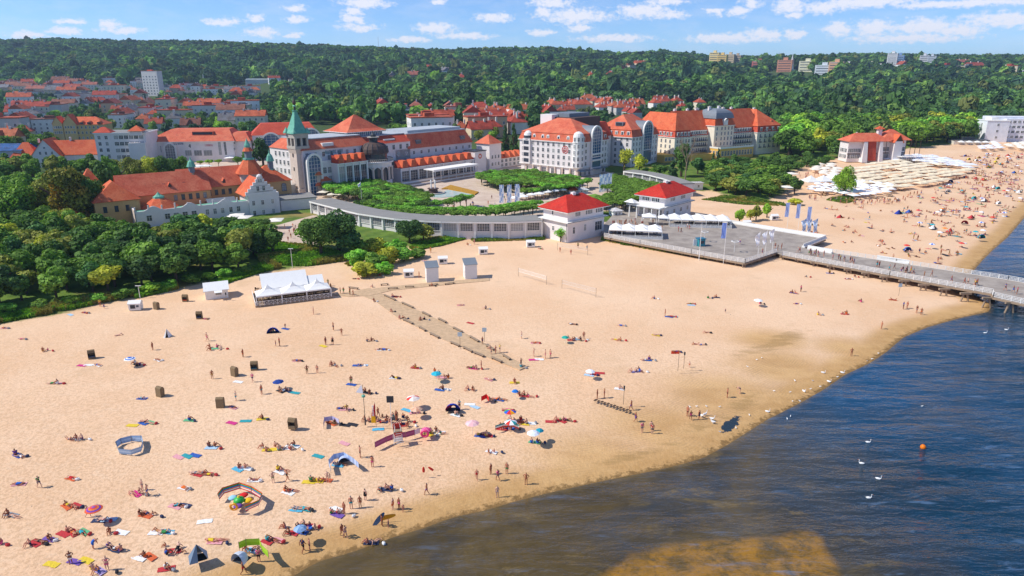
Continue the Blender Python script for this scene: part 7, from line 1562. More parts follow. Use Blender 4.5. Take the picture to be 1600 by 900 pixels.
for a in ((205,573,'blue and white ringed beach umbrella at the upper left',['rings','#f2f2f2','#2f72cf','#f2f2f2','#2f72cf','#1f55b0'],1.15,1.9),(150,812,'orange and purple ringed umbrella at the lower left',['rings','#e0603a','#7a4aa8','#e8803a','#d84a50','#8a5ab0'],1.15,1.8),
 (738,676,'pale pink beach umbrella beside a dark chair',['#f0b6b8','#f4c6c4'],1.25,1.9),(797,655,'rainbow umbrella of the big family camp near the water',['#e03030','#f0a020','#f4e040','#40a050','#3060c0','#e03030','#f0a020','#3060c0'],1.15,1.6),(833,690,'white beach umbrella beside a teal one near the wet sand',['#eef0f4','#dfe4ec'],1.1,1.7),
 (843,684,'small teal umbrella beside the white one near the wet sand',['#1fa3b4','#1786a0'],.75,1.5),(436,609,'dark blue tilted umbrella behind the seated dark group',['#2a4a9a','#25407f'],1.1,1.8),(682,596,'turquoise umbrella of the group left of the plank walk end',['#27a6bf','#35bccd'],1.1,1.8),(798,668,'red teal and white umbrella lying against the family camp',['#d03a30','#f0f0f0','#30a0a0','#f0f0f0'],1.15,1.2),
 (646,636,'worn red and white umbrella above the lifeguard stand',['#d84038','#f2e6dc','#e8d8cc','#f2e6dc'],1.3,1.9),(651,650,'tan and pink umbrella next to the worn red and white one',['#d9a080','#e8c0a0'],1.1,1.5),(470,836,'pale blue small umbrella in the crowded group near the water',['#9ab8d8','#7aa0c8'],.9,1.2),(922,590,'white umbrella next to red towel right of centre',['#f2f2f2','#e6ebf0'],1.0,1.5),(1184,477,'white umbrella on the sand under the forecourt',['#f4f4f2','#eeeeec'],1.2,1.5),
 (883,536,'green teal umbrella on the open sand right of the plank walk',['#1f9a8a','#2ab09c'],.9,1.5),(805,620,'blue folding shade left of the red towel group',['#1f6ec0','#2f80d0'],.7,1.3),(666,680,'pink inflatable looking umbrella by the lifeguard windbreak',['#e8508a','#f070a0'],.9,1.2)): umbrella(a[0],a[1],a[2],a[3],a[4],a[5])
def windbreak(label,pts,h,rows,vert=False,lean=0.0,closed=False):
    P=[at(*p,1.6) for p in pts]; 
    if closed: P.append(P[0].copy())
    cxy=(sum(p.x for p in P)/len(P),sum(p.y for p in P)/len(P)); LN=lean
    o=P[0]; root=thing('windbreak',label,'windbreak',(o.x,o.y,1.6)); m=CB()
    for k,(a,b) in enumerate(zip(P[:-1],P[1:])):
        n=len(rows)
        for i,c_ in enumerate(rows):
            if vert:
                A=a.lerp(b,i/n)-o; B_=a.lerp(b,(i+1)/n)-o; q=[(A.x,A.y,.05),(B_.x,B_.y,.05),(B_.x,B_.y,h),(A.x,A.y,h)]
            else:
                z0,z1=.05+(h-.05)*i/n,.05+(h-.05)*(i+1)/n; A,B_=a-o,b-o; q=[(A.x,A.y,z0),(B_.x,B_.y,z0),(B_.x,B_.y,z1),(A.x,A.y,z1)]
            q=[(x+((x+o.x-cxy[0])*LN*z/h if LN else 0),y+((y+o.y-cxy[1])*LN*z/h if LN else 0),z) for x,y,z in q]
            m.face(q); m.face([(x+.02,y+.02,z) for x,y,z in q][::-1]); m.col(c_)
    m.build('fabric',root)
    for a in (P if not closed else P[:-1]): MB().tube((a.x-o.x,a.y-o.y,-.2),(a.x-o.x,a.y-o.y,h+.12),.025,n=5).build('stake','weathered_wood',root)
windbreak('grey blue windbreak closed into an oval around a sunbather',[(183,699),(187,709),(205,711),(220,706),(223,698),(221,690),(206,690),(190,694)],.95,['#9ab6d6','#b9cfe6','#9ab6d6'],closed=True,lean=.08)
windbreak('rainbow striped windbreak pen full of toys at lower left',[(343,781),(350,772),(375,764),(393,770),(409,780),(404,790),(384,799)],.95,['#e0402e','#f2f2f2','#f09a24','#2d62d0','#3ab04a','#e0402e'],lean=.06)
windbreak('pale blue curved windbreak with slatted pattern near centre left',[(517,738),(514,727),(522,718),(537,715),(552,724),(561,732)],.9,['#9fb6dc','#c6d2e8','#9fb6dc','#b6c6e4'],vert=True)
windbreak('lime green windbreak wrapped around a family near the water',[(374,858),(385,853),(406,852),(410,862),(420,872)],.95,['#9ed02a','#b2dc3c'])
windbreak('long dusty pink windbreak before the lifeguard stand',[(586,700),(604,691),(620,685),(634,684),(648,680)],1.0,['#a8527a','#b8668a','#a8527a'])
windbreak('lilac pale windbreak around two sunbathers left of the stand',[(506,668),(507,659),(519,657),(530,662)],.8,['#b8b4dc','#cfcbe6'],vert=True)
windbreak('red and teal striped windbreak of the big family camp',[(774,672),(786,668),(800,667),(811,671)],.8,['#d23a2a','#f0efe8','#3a9c96'])
windbreak('small bright red windbreak between two sunbathing groups right of centre',[(752,627),(760,623),(764,628)],.9,['#d62a2a'])
windbreak('white lilac windbreak near the right end of the pink one',[(648,680),(656,677)],.9,['#e8dce8'])
def tent(px,py,label,cols,w=2.2,h=1.25,rz=0.0,kind='dome'):
    P=at(px,py,1.6); root=thing('beach_tent',label,'beach tent',tuple(P),rz); m=CB(); n=8; k=6
    if kind=='dome':
        for i in range(n):
            a0,a1=math.pi*i/n,math.pi*(i+1)/n
            for j in range(k):
                def q(a,t): y=-.75+1.5*t*.95; s=math.sqrt(max(.02,1-(t*.96)**2)) ; return (-w/2*math.cos(a)*s,y,h*math.sin(a)*s)
                m.face([q(a0,j/k),q(a1,j/k),q(a1,(j+1)/k),q(a0,(j+1)/k)])
            m.col(cols[i*len(cols)//n])
    else:
        A,B_,C_,D_,T=(-w/2,-.8,0),(w/2,-.8,0),(w/2,.9,0),(-w/2,.9,0),(0,0,h)
        for q,c_ in (((A,D_,T),cols[0]),((D_,C_,T),cols[-1]),((C_,B_,T),cols[-1]),((A,(-.1,-.85,0),T),cols[0])): m.face(list(q)); m.col(c_)
    m.build('shell',root); MB().box(-w/2*.9,w/2*.9,-.7,.7,.0,.04).build('ground_mat','dark_metal',root)
for a in ((427,519,'royal blue pop up beach tent near the beach bar',['#1f48b0','#2552c0'],2.6,1.3,.2,'dome'),(708,640,'half pink half blue dome tent right of the lifeguard stand',['#d23a6a','#2a3fb0','#2038a0','#2a3fb0'],2.6,1.35,0,'dome'),(310,872,'grey blue pointed pop up tent near the wet sand',['#6f8296','#9aa8b4'],2.0,1.9,.5,'peak'),(378,874,'rounded white grey pod shelter against the lime windbreak',['#c6ced8','#e2e6ea'],1.8,1.3,-.4,'dome'),
 (1404,334,'small dark blue tent on the far sand behind the pier',['#2a3f98','#233684'],2.8,1.7,.2,'peak'),(262,526,'pale white wrapped parasol shape on the upper left sand',['#e8e6e2','#f2f0ec'],1.1,1.8,0,'peak'),(537,718,'low pale shade half hidden by the curved windbreak',['#b9c4e0'],1.6,.7,.3,'dome')): tent(*a)
def ball_ring(px,py,label,R0,r0,col,rz=0,stand=True,name='swim_ring',cat='swim ring'):
    P=at(px,py,1.6); root=thing(name,label,cat,tuple(P)); m=MB(); n,k=16,6
    for i in range(n):
        for j in range(k):
            def q(i_,j_): a,b=6.2832*i_/n,6.2832*j_/k; rr=R0+r0*math.cos(b); return (rr*math.cos(a),r0*math.sin(b)*1.0,rr*math.sin(a)+R0+r0) if stand else (rr*math.cos(a),rr*math.sin(a),r0*math.sin(b)+r0)
            m.face([q(i,j),q(i+1,j),q(i+1,j+1),q(i,j+1)])
    m.build('ring','paint_any',root,col)
P=at(374,785,1.6); o=thing('play_tent','small bright green inflatable toy inside the rainbow windbreak','toy',tuple(P)); MB().lathe([(.5,0),(.75,.25),(.6,.6),(.2,.8)],0,0,10).build('body','paint_any',o,'#28b040',smooth=True); MB().lathe([(.2,.8),(.12,1.0),(0,1.05)],0,0,8).build('cap','paint_any',o,'#e6d030')
for px,py,c_,cn in ((381,775,'#d8262a','red'),(364,779,'#9ad0e0','pale blue'),(372,792,'#7a4aa0','purple'),(388,783,'#f0c020','yellow')): P=at(px,py,1.6); o=thing('toy_cushion','%s puffy cushion inside the rainbow windbreak'%cn,'toy',tuple(P)); MB().lathe([(.45,0),(.6,.14),(.4,.3),(.1,.34)],0,0,9).build('body','cloth_any',o,c_,smooth=True)
ball_ring(366,798,'yellow orange swim ring propped before the rainbow windbreak',.42,.16,'#f0a020'); ball_ring(664,684,'hot pink swim ring beside the lifeguard windbreak',.5,.2,'#ec3f7c')
# lifeguard stand, flag, light mast, surf rescue things
P=at(622,690,1.6); o=thing('lifeguard_stand','tall white lifeguard stand with red seat boards above the pink windbreak','lifeguard stand',tuple(P),.3); o.scale=(.82,.82,.82)
for x in (-.7,.7):
    for y in (-.6,.6): MB().tube((x*1.2,y*1.3,0),(x*.7,y*.7,3.4),.06,n=5).build('leg','white_paint',o)
MB().box(-.8,.8,-.7,.7,2.3,2.42).build('platform','weathered_wood',o); MB().box(-.75,.75,.45,.55,2.4,3.5).build('backrest','paint_any',o,'#cc2222'); MB().box(-.75,.75,-.62,-.54,1.3,2.3).build('front_board','paint_any',o,'#cc2222'); MB().box(-.75,.75,-.60,-.53,.35,1.25).build('lower_board','white_paint',o)
m=MB(); [m.box(-.5,.5,-.8-i*.14,-.7-i*.14,2.0-i*.4,2.06-i*.4) for i in range(5)]; m.build('ladder','white_paint',o)
P=at(588,667,1.6); o=thing('feather_flag','tall curved red and yellow feather flag left of the lifeguard stand','flag',tuple(P)); MB().tube((0,0,0),(0,0,4.3),.03,n=5).build('pole','dark_metal',o); m=CB()
for i in range(12):
    t0,t1=i/12,(i+1)/12; w0,w1=.75*math.sin(math.pi*min(t0*.55+.45,1))+.02,.75*math.sin(math.pi*min(t1*.55+.45,1))+.02
    m.face([(.03,0,.7+3.6*t0),(-w0+.03,0,.7+3.6*t0),(-w1+.03,0,.7+3.6*t1),(.03,0,.7+3.6*t1)]); m.col('#f0b818' if t0<.27 else '#d0161e')
m.build('cloth',o); w_=strokes(9,.3,'paint_any',(-.36,-.02,2.9),0,o,'#f0f0ee',4); w_.rotation_euler=(0,-math.pi/2,0)
P=at(571,664,1.6); o=thing('light_mast','thin tall grey mast with a lamp head and white sail flag','mast',tuple(P)); h=zat(P,601)-P.z; MB().tube((0,0,0),(0,0,h),.06,.035,6).build('mast','dark_metal',o); MB().tube((0,0,0),(0,0,1.2),.13,n=6).build('sleeve','dark_metal',o); MB().lathe([(.05,h*.68),(.3,h*.7),(.3,h*.74),(.05,h*.76)],0,0,8).build('lamp_head','verdigris',o); m=CB(); m.face([(0,0,h*.78),(-1.2,.2,h*.8),(-.2,0,h*1.0)]).face([(0,0.01,h*.78),(-.2,.01,h*1.0),(-1.2,.21,h*.8)]); m.col('#e8ecf4'); m.build('sail',o)
P=at(612,668,1.6); o=thing('solar_panel','dark square solar panel on a slim white pole behind the stand','solar panel',tuple(P)); h=zat(P,628)-P.z; MB().tube((0,0,0),(0,0,h),.05,n=5).build('pole','white_paint',o); m=MB(); m.box(-.55,.55,-.05,.05,h-.1,h+1.0); m.build('panel','dark_metal',o)
for px,py,lb in ((662,738,'red rescue board standing in the sand, left of the pair'),(677,735,'red rescue board leaning in the sand, right of the pair')): o=thing('rescue_board',lb,'rescue board',tuple(at(px,py,1.6)),0); m=MB(); m.lathe([(.16,0),(.2,.4),(.14,.75),(.03,.9)],0,0,8); q=m.build('board','paint_any',o,'#cc2218'); q.rotation_euler=(0,.0 if px<670 else -.9,0); q.scale=(1,.4,1)
for px,py,tp,lb in ((719,545,519,'white notice board at the plank walk, left of two'),(757,534,512,'white notice board at the plank walk, right of two'),(974,632,603,'thin dark post carrying a lamp on the sand centre right'),(1059,580,549,'dark post with orange red flag on the open sand'),(1068,576,550,'thin grey post right beside the flag post'),(1404,462,443,'white notice board on the sand under the pier'),(354,470,457,'small white awning post at the hut')):
    P=at(px,py,1.6); h=zat(P,tp)-P.z; o=thing('sign_post',lb,'sign post',tuple(P)); MB().tube((0,0,0),(0,0,h),.05,n=5).build('post','weathered_wood',o)
    if 'notice' in lb: MB().box(-.45,.45,-.05,.0,h-.9,h).build('board','paint_any',o,'#bcd0d8')
    elif 'flag' in lb and 'beside' not in lb: m=CB(); [m.face([(-.5*i,.05*(i%2),h-.05),(-.5*i-.5,.05*((i+1)%2),h-.1-.05*i),(-.5*i-.5,.05*((i+1)%2),h-.5),(-.5*i,.05*(i%2),h-.55)]) for i in range(3)]; m.col('#e0482a'); m.build('cloth',o)
    else: MB().box(-.12,.12,-.12,.12,h-.6,h).build('head','dark_metal',o)
P=at(958,634,1.6); o=thing('sand_mat','dark slatted mat lying on damp sand','mat',tuple(P),rad(-37)); m=MB(); [m.box(-3.6+i*.6,-3.6+i*.6+.42,-.4+(i%3)*.08,.4-(i%2)*.15,.02,.08) for i in range(12)]; m.build('slats','dark_wood',o)
# buoy, swans, gulls
P=at(1442,700,0); o=thing('buoy','round orange buoy floating on the dark blue water','buoy',tuple(P)); MB().lathe([(0,-.3),(.38,-.1),(.42,.15),(.36,.4),(.18,.56),(.05,.62)],0,0,14).build('float','rubber_orange',o,smooth=True); MB().tube((0,0,.6),(0,0,.72),.05,n=6).build('ring','dark_metal',o)
def skinned(name,joints,edges,root,mat,sub=1):
    me=bpy.data.meshes.new(name); me.from_pydata([j[:3] for j in joints],edges,[]); o=bpy.data.objects.new('tmp',me); COL.objects.link(o)
    mo=o.modifiers.new('s','SKIN'); me.update()
    sv=me.skin_vertices[0] if me.skin_vertices else None
    if sv is None:
        bm=bmesh.new(); bm.from_mesh(me); bm.verts.layers.skin.verify(); bm.to_mesh(me); bm.free(); sv=me.skin_vertices[0]
    for i,j in enumerate(joints):
        rr=j[3]; sv.data[i].radius=(rr,rr) if not isinstance(rr,tuple) else rr; sv.data[i].use_root=(i==root)
    mo.use_smooth_shade=True; s=o.modifiers.new('u','SUBSURF'); s.levels=sub; s.render_levels=sub
    bpy.context.view_layer.update(); dg=bpy.context.evaluated_depsgraph_get(); r=bpy.data.meshes.new_from_object(o.evaluated_get(dg)); r.name=name; bpy.data.objects.remove(o); r.materials.clear()
    for x in ([mat] if isinstance(mat,str) else mat): r.materials.append(M(x))
    return r
simple('feathers','#eeeeea',.8,.05,5); simple('feathers_grey','#8f9092',.8,.2,6)
swan_f=skinned('swan',[(0,0,.12,.2),(0,.25,.18,.14),(0,.42,.28,.05),(0,-.22,.14,.17),(0,-.36,.26,.055),(0,-.40,.45,.04),(0,-.34,.62,.038),(0,-.38,.72,.045),(0,-.50,.70,.02)],[(0,1),(1,2),(0,3),(3,4),(4,5),(5,6),(6,7),(7,8)],0,'feathers')
swan_s=skinned('swan',[(0,0,.42,.22),(0,.28,.44,.14),(0,.46,.46,.05),(0,-.24,.44,.18),(0,-.38,.58,.06),(0,-.44,.8,.04),(0,-.42,.98,.04),(0,-.48,1.05,.045),(0,-.60,1.02,.02),(.1,.02,.22,.03),(.1,0,.03,.03),(-.1,.02,.22,.03),(-.1,0,.03,.03)],[(0,1),(1,2),(0,3),(3,4),(4,5),(5,6),(6,7),(7,8),(0,9),(9,10),(0,11),(11,12)],0,'feathers')
gull=skinned('gull',[(0,0,.16,.07),(0,.16,.18,.03),(0,-.1,.19,.06),(0,-.17,.27,.04),(0,-.25,.26,.014),(.04,0,.05,.012),(-.04,0,.05,.012)],[(0,1),(0,2),(2,3),(3,4),(0,5),(0,6)],0,'feathers')
def bird(px,py,me,lb,cat,z,rz,s=1.0,grp=None):
    P=at(px,py) if z is None else at(px,py,z); o=add_mesh(cat,me,None,tuple(P)); o.rotation_euler[2]=rz; o.scale=(s,)*3; tag(o,lb,cat,grp); MB().tube((0,-.50 if me is swan_f else -.6,.7 if me is swan_f else 1.02),(0,-.64 if me is swan_f else -.74,.66 if me is swan_f else .98),.03,.012,4).build('beak','rubber_orange',o) if cat=='swan' else None
for px,py,rz,lb in ((1356,692,1.4,'white swan swimming, topmost of the four'),(1346,725,-2.0,'white swan swimming with lowered neck, leftmost of the four'),(1372,749,1.2,'white swan swimming, rightmost of the four'),(1357,779,1.5,'white swan swimming, lowest of the four'),(1539,521,1.5,'white swan resting on the water just below the pier'),(1572,516,1.2,'white swan farthest right below the pier')): bird(px,py,swan_f,lb,'swan',0.0,rz,0.92,'swans on the water')
for i,(px,py,rz) in enumerate(((1112,657,1.0),(1096,652,.6),(1101,650,2),(1114,662,-2),(1199,644,1.2),(1256,612,.3),(1286,583,1.2),(1316,583,1),(1295,597,.8))): bird(px,py,swan_s if i not in(4,5,6,7,8) else swan_f,'white swan standing on the wet sand','swan',None,rz,0.95,'swans on the shore')
for i,(px,py) in enumerate(((1088,636),(1078,637),(1104,636),(1124,637),(1150,670),(1171,650),(1125,676),(1209,612),(1234,614),(1242,596),(1266,609),(1281,605),(1270,596),(1308,590),(1355,565),(1362,562),(1372,553),(1238,628),(1250,628),(1182,563),(1190,560),(1168,574),(1440,636),(1230,656),(1235,652))): bird(px,py,gull,'small gull on the wet sand near the water edge' if i not in (22,23,24) else 'small gull floating near the shore','gull',None if i not in (22,23,24) else 0.02,R.uniform(0,6),1.15,'gulls along the shore')
# footprints and tide wrack
# ---------------------------------------------------------------- people
BONE=[('pelvis','belly'),('belly','chest'),('chest','neck'),('neck','headb'),('headb','headt'),('chest','shL'),('shL','elL'),('elL','wrL'),('wrL','haL'),('chest','shR'),('shR','elR'),('elR','wrR'),('wrR','haR'),('pelvis','hiL'),('hiL','knL'),('knL','anL'),('anL','toL'),('pelvis','hiR'),('hiR','knR'),('knR','anR'),('anR','toR')]
RADI=dict(pelvis=(.15,.11),belly=(.13,.10),chest=(.155,.11),neck=.055,headb=.075,headt=.095,sh=.065,el=.045,wr=.034,ha=.04,hi=.095,kn=.062,an=.042,to=.036)
STAND=dict(pelvis=(0,0,.95),belly=(0,0,1.10),chest=(0,0,1.30),neck=(0,0,1.47),headb=(0,-.01,1.56),headt=(0,-.015,1.68),shL=(.18,0,1.41),elL=(.24,.02,1.15),wrL=(.25,-.04,.91),haL=(.24,-.07,.80),hiL=(.10,0,.88),knL=(.11,-.02,.49),anL=(.12,.02,.09),toL=(.13,-.13,.035))
def mirror(d):
    d=dict(d)
    for k in list(d):
        if k.endswith('L') and k[:-1]+'R' not in d: x,y,z=d[k]; d[k[:-1]+'R']=(-x,y,z)
    return d
def mv(base,**k): d=mirror(base); d.update(k); return d
S0=mirror(STAND)
POSE={'stand':S0,
'walk':mv(S0,knL=(.10,-.20,.52),anL=(.10,-.22,.12),toL=(.10,-.36,.06),knR=(-.10,.05,.48),anR=(-.10,.30,.14),toR=(-.10,.20,.04),elL=(.24,.12,1.17),wrL=(.24,.16,.94),haL=(.24,.16,.84),elR=(-.24,-.06,1.16),wrR=(-.22,-.22,.97),haR=(-.21,-.29,.89)),
'hips':mv(S0,elL=(.36,.06,1.18),wrL=(.20,-.03,1.03),haL=(.14,-.07,.99),elR=(-.36,.06,1.18),wrR=(-.20,-.03,1.03),haR=(-.14,-.07,.99)),
'phone':mv(S0,elL=(.22,-.08,1.16),wrL=(.10,-.26,1.28),haL=(.04,-.28,1.36),toR=(-.16,-.12,.035)),
'bend':mv(S0,belly=(0,-.10,1.06),chest=(0,-.30,1.12),neck=(0,-.46,1.10),headb=(0,-.54,1.08),headt=(0,-.64,1.02),shL=(.18,-.38,1.14),shR=(-.18,-.38,1.14),elL=(.20,-.42,.88),elR=(-.20,-.42,.88),wrL=(.16,-.46,.65),wrR=(-.16,-.46,.65),haL=(.15,-.48,.54),haR=(-.15,-.48,.54)),
'sit':mirror(dict(pelvis=(0,.10,.14),belly=(0,.10,.30),chest=(0,.04,.50),neck=(0,0,.66),headb=(0,-.03,.75),headt=(0,-.05,.87),shL=(.18,.02,.60),elL=(.22,-.14,.42),wrL=(.12,-.36,.42),haL=(.04,-.42,.40),hiL=(.10,.04,.13),knL=(.14,-.36,.48),anL=(.12,-.58,.10),toL=(.12,-.72,.05))),
'lean':mirror(dict(pelvis=(0,.0,.12),belly=(0,.12,.24),chest=(0,.26,.40),neck=(0,.36,.54),headb=(0,.38,.63),headt=(0,.38,.75),shL=(.18,.32,.48),elL=(.26,.44,.26),wrL=(.27,.52,.07),haL=(.27,.58,.04),hiL=(.10,-.06,.12),knL=(.12,-.46,.22),anL=(.12,-.84,.07),toL=(.13,-.90,.17))),
'back':mirror(dict(pelvis=(0,0,.13),belly=(0,.16,.14),chest=(0,.36,.15),neck=(0,.53,.14),headb=(0,.62,.15),headt=(0,.73,.17),shL=(.18,.46,.14),elL=(.30,.26,.08),wrL=(.32,.04,.06),haL=(.31,-.07,.05),hiL=(.10,-.07,.12),knL=(.13,-.46,.16),anL=(.14,-.86,.07),toL=(.18,-.90,.17))),
'knee':mirror(dict(pelvis=(0,0,.13),belly=(0,.16,.14),chest=(0,.36,.15),neck=(0,.53,.14),headb=(0,.62,.15),headt=(0,.73,.17),shL=(.18,.46,.14),elL=(.36,.58,.08),wrL=(.20,.74,.07),haL=(.10,.80,.08),hiL=(.10,-.07,.12),knL=(.12,-.40,.46),anL=(.12,-.62,.08),toL=(.12,-.75,.05))),
'prone':mirror(dict(pelvis=(0,0,.13),belly=(0,.16,.12),chest=(0,.36,.14),neck=(0,.53,.16),headb=(0,.61,.18),headt=(0,.72,.20),shL=(.18,.46,.12),elL=(.34,.60,.06),wrL=(.16,.74,.06),haL=(.06,.78,.05),hiL=(.10,-.07,.12),knL=(.12,-.48,.08),anL=(.11,-.88,.09),toL=(.11,-1.0,.04))),
'read':mirror(dict(pelvis=(0,0,.13),belly=(0,.14,.14),chest=(0,.32,.26),neck=(0,.44,.38),headb=(0,.46,.46),headt=(0,.46,.58),shL=(.18,.38,.32),elL=(.20,.46,.06),wrL=(.12,.66,.07),haL=(.06,.74,.08),hiL=(.10,-.07,.12),knL=(.12,-.48,.08),anL=(.10,-.72,.36),toL=(.10,-.80,.46))),
}
NM=sorted({a for b in BONE for a in b})
def body(pose):
    J=POSE[pose]; idx={n:i for i,n in enumerate(NM)}
    jt=[(*J[n],RADI.get(n,RADI.get(n[:-1]))) for n in NM]
    return skinned('person',jt,[(idx[a],idx[b]) for a,b in BONE],idx['pelvis'],'skin',1)
def classify(me,pose):
    J=POSE[pose]; V=np.array([v.co[:] for v in me.vertices]); best=np.full(len(V),9.); bi=np.zeros(len(V),int); bt=np.zeros(len(V))
    for k,(a,b) in enumerate(BONE):
        A,B_=np.array(J[a]),np.array(J[b]); d=B_-A; t=np.clip(((V-A)@d)/(d@d),0,1); q=np.linalg.norm(V-A-t[:,None]*d,axis=1)
        if 'hea' in b or 'hea' in a: q=q*.9
        u=q<best; best[u]=q[u]; bi[u]=k; bt[u]=t[u]
    return V,bi,bt
def garment(me,pose,kind,cl):
    V,bi,bt=cl; J=POSE[pose]; bn=[b[1] for b in BONE]
    ok=np.zeros(len(V),bool); 
    def sel(names,lo=0,hi=1): 
        for k,(a,b) in enumerate(BONE):
            if b in names: ok[(bi==k)&(bt>=lo)&(bt<=hi)]=True
    off=.014
    if kind=='trunks': sel(('hiL','hiR')); sel(('knL','knR'),0,.55); sel(('belly',),0,.45)
    elif kind=='briefs': sel(('hiL','hiR')); sel(('knL','knR'),0,.14); sel(('belly',),0,.3)
    elif kind=='swimsuit': sel(('hiL','hiR')); sel(('knL','knR'),0,.10); sel(('belly','chest')); sel(('shL','shR'),0,.4)
    elif kind=='bikini': sel(('hiL','hiR')); sel(('knL','knR'),0,.10); sel(('belly',),0,.12); sel(('chest',),.72,1)
    elif kind=='shirt': sel(('belly',),.3,1); sel(('chest','shL','shR')); sel(('elL','elR'),0,.5); sel(('neck',),0,.35); off=.025
    elif kind=='dress': sel(('belly','chest','hiL','hiR')); sel(('knL','knR'),0,.6); sel(('shL','shR'),0,.5); off=.04
    elif kind=='hair':
        A,B_=np.array(J['headb']),np.array(J['headt']); ax=(B_-A)/np.linalg.norm(B_-A); C=A*.35+B_*.65; fw=-np.array((0,1,0)) if abs(ax[2])>.6 else (np.array((0,0,1)) if pose in('back','knee') else np.array((0,0,-1)))
        d=V-C; hk=[k for k,b in enumerate(BONE) if b[1] in('headt','headb')]; s=d@ax*1.0-(d@fw)*1.1; ok=np.isin(bi,hk)&(s>-.02)&((V-A)@ax>-.01); off=.022
    N=np.array([v.normal[:] for v in me.vertices]); fs=[tuple(p.vertices) for p in me.polygons if all(ok[i] for i in p.vertices)]
    if not fs: return None
    used=sorted({i for f in fs for i in f}); mp={u:i for i,u in enumerate(used)}; m=bpy.data.meshes.new(kind); m.from_pydata([tuple(V[u]+N[u]*off) for u in used],[],[tuple(mp[i] for i in f) for f in fs]); m.materials.append(M('hair_any' if kind=='hair' else 'cloth_any')); m.polygons.foreach_set('use_smooth',[True]*len(m.polygons)); m.update(); return m
PM={}
for ps in POSE:
    b=body(ps); cl=classify(b,ps); PM[ps]=(b,{k:garment(b,ps,k,cl) for k in ('trunks','briefs','swimsuit','bikini','shirt','dress','hair')})
SKIN=['#c4835e','#a96a4a','#d9a88c','#b97458','#96593e','#cf8f74','#e0b59c','#8a543c']
HAIR=['#2b1c14','#4a3222','#7a5a38','#b89060','#1a1412','#8a8480']
CLO={'red':'#c3242c','black':'#1b1c20','navy':'#22305c','blue':'#2a62b8','turquoise':'#2aa5b0','pink':'#e0608c','white':'#ecebe6','yellow':'#e6c630','green':'#3a8a48','purple':'#6a4290','orange':'#dc6a26','grey':'#7d8086'}
LM=[]   # landmarks for wording
for o in list(scene.objects):
    if o.parent is None and o.get('category') in ('beach umbrella','windbreak','beach tent','beach basket','lifeguard stand','hut','beach bar','beach cabin','volleyball net','mat'):
        short={'beach_bar':'the beach bar','lifeguard_stand':'the lifeguard stand','beach_hut':'the long white hut'}.get(o.name.split('.')[0])
        if short is None:
            l=o['label'].split(); cat=o['category'].split()[-1]
            i=[k for k,w_ in enumerate(l) if cat in w_]; short='the '+' '.join(l[max(0,i[0]-3):i[0]+1]) if i else None
            if short: short=short.replace('the above','the').replace('the and','the')
        if short: LM.append((o.location.x,o.location.y,short))
POSETXT={'stand':'standing','walk':'walking','hips':'standing hands on hips','phone':'standing arm raised','bend':'bending over','sit':'sitting','lean':'sitting leaning back','back':'lying on back','knee':'lying knees up','prone':'lying face down','read':'propped on elbows'}
def zone(px,py):
    if py<345: 
        return 'on the far beach' if px>1080 else 'on the spa plaza'
    if px>1200 and py<395: return 'on the beach behind the pier'
    c='left' if px<270 else 'centre left' if px<540 else 'middle' if px<820 else 'centre right' if px<1150 else 'right'
    r='upper' if py<500 else 'middle' if py<640 else 'lower' if py<770 else 'bottom'
    return 'on the %s %s sand'%(r,c) if c!='middle' or r!='middle' else 'on the middle sand'
def place(P,px,py,own=None):
    best=None
    for x,y,s in LM:
        d=math.hypot(P.x-x,P.y-y)
        if d<7 and (best is None or d<best[0]): best=(d,x,s)
    if own: return own
    if best: return ('left of ' if P.x<best[1]-.8 else 'right of ' if P.x>best[1]+.8 else 'beside ')+best[2]
    return zone(px,py)
NP=0
def person(px,py,pose,P=None,own=None,z=None,col=None,child=False,rz=None,sex=None,extra='',grp=None,garm=None):
    global NP; NP+=1
    P=(at(px,py) if z is None else at(px,py,z)) if P is None else P
    if col is None: col=R.choice(list(CLO))
    sex=sex or R.choice(('woman','man')); upright=pose in('stand','walk','hips','phone','bend')
    g=garm or (R.choice(('swimsuit','bikini','bikini','dress')) if sex=='woman' else R.choice(('trunks','trunks','shirt')))
    b,gm=PM[pose]; o=add_mesh('person',b,None,tuple(P)); s=R.uniform(.94,1.06)*(1.0 if sex=='man' else .95); s*=.68 if child else 1.0
    s*=1.08; o.scale=(s*(1.08 if not child else 1),s*1.06,s*1.04); sk=lin(R.choice(SKIN)); o.color=(*sk,1)
    if rz is None: rz=R.uniform(0,6.28)
    o.rotation_euler[2]=rz
    if gm[g]: add_mesh(g,gm[g],o,None,CLO[col])
    if g=='shirt': add_mesh('shorts',gm['trunks'],o,None,R.choice(('#2a3550','#7d8086','#1b1c20')))
    if gm['hair']: add_mesh('hair',gm['hair'],o,None,R.choice(HAIR) if 'white hat' not in extra else '#f0efe8')
    who='child' if child else 'person'
    q,_=pix(P) if px is None else (px,py)
    o['label']='%s in %s %s %s %s'%(who,col,g,POSETXT[pose],place(P,px,py,own)); o['category']='person'; o['group']=grp or 'people on the beach'
    return o
def soft(h,k=.16):
    a=[int(h[i:i+2],16) for i in (1,3,5)]; g=sum(a)/3; return '#%02x%02x%02x'%tuple(int((x*(1-k)+g*k)*.93+14) for x in a)
TOW={k:soft(v) for k,v in {'blue':'#1f55b8','royal':'#1a3fb0','cyan':'#45b4d8','teal':'#1aa0a8','red':'#d0262c','orange':'#ea5a22','magenta':'#e0207c','pink':'#ec9aa0','yellow':'#f2cc1c','white':'#eeeeea','lilac':'#b49ad0','green':'#58b878','navy':'#27325c','grey':'#8b9098','light_blue':'#a6cdea','purple':'#6f48a8','black':'#26262c'}.items()}
tw_me={}
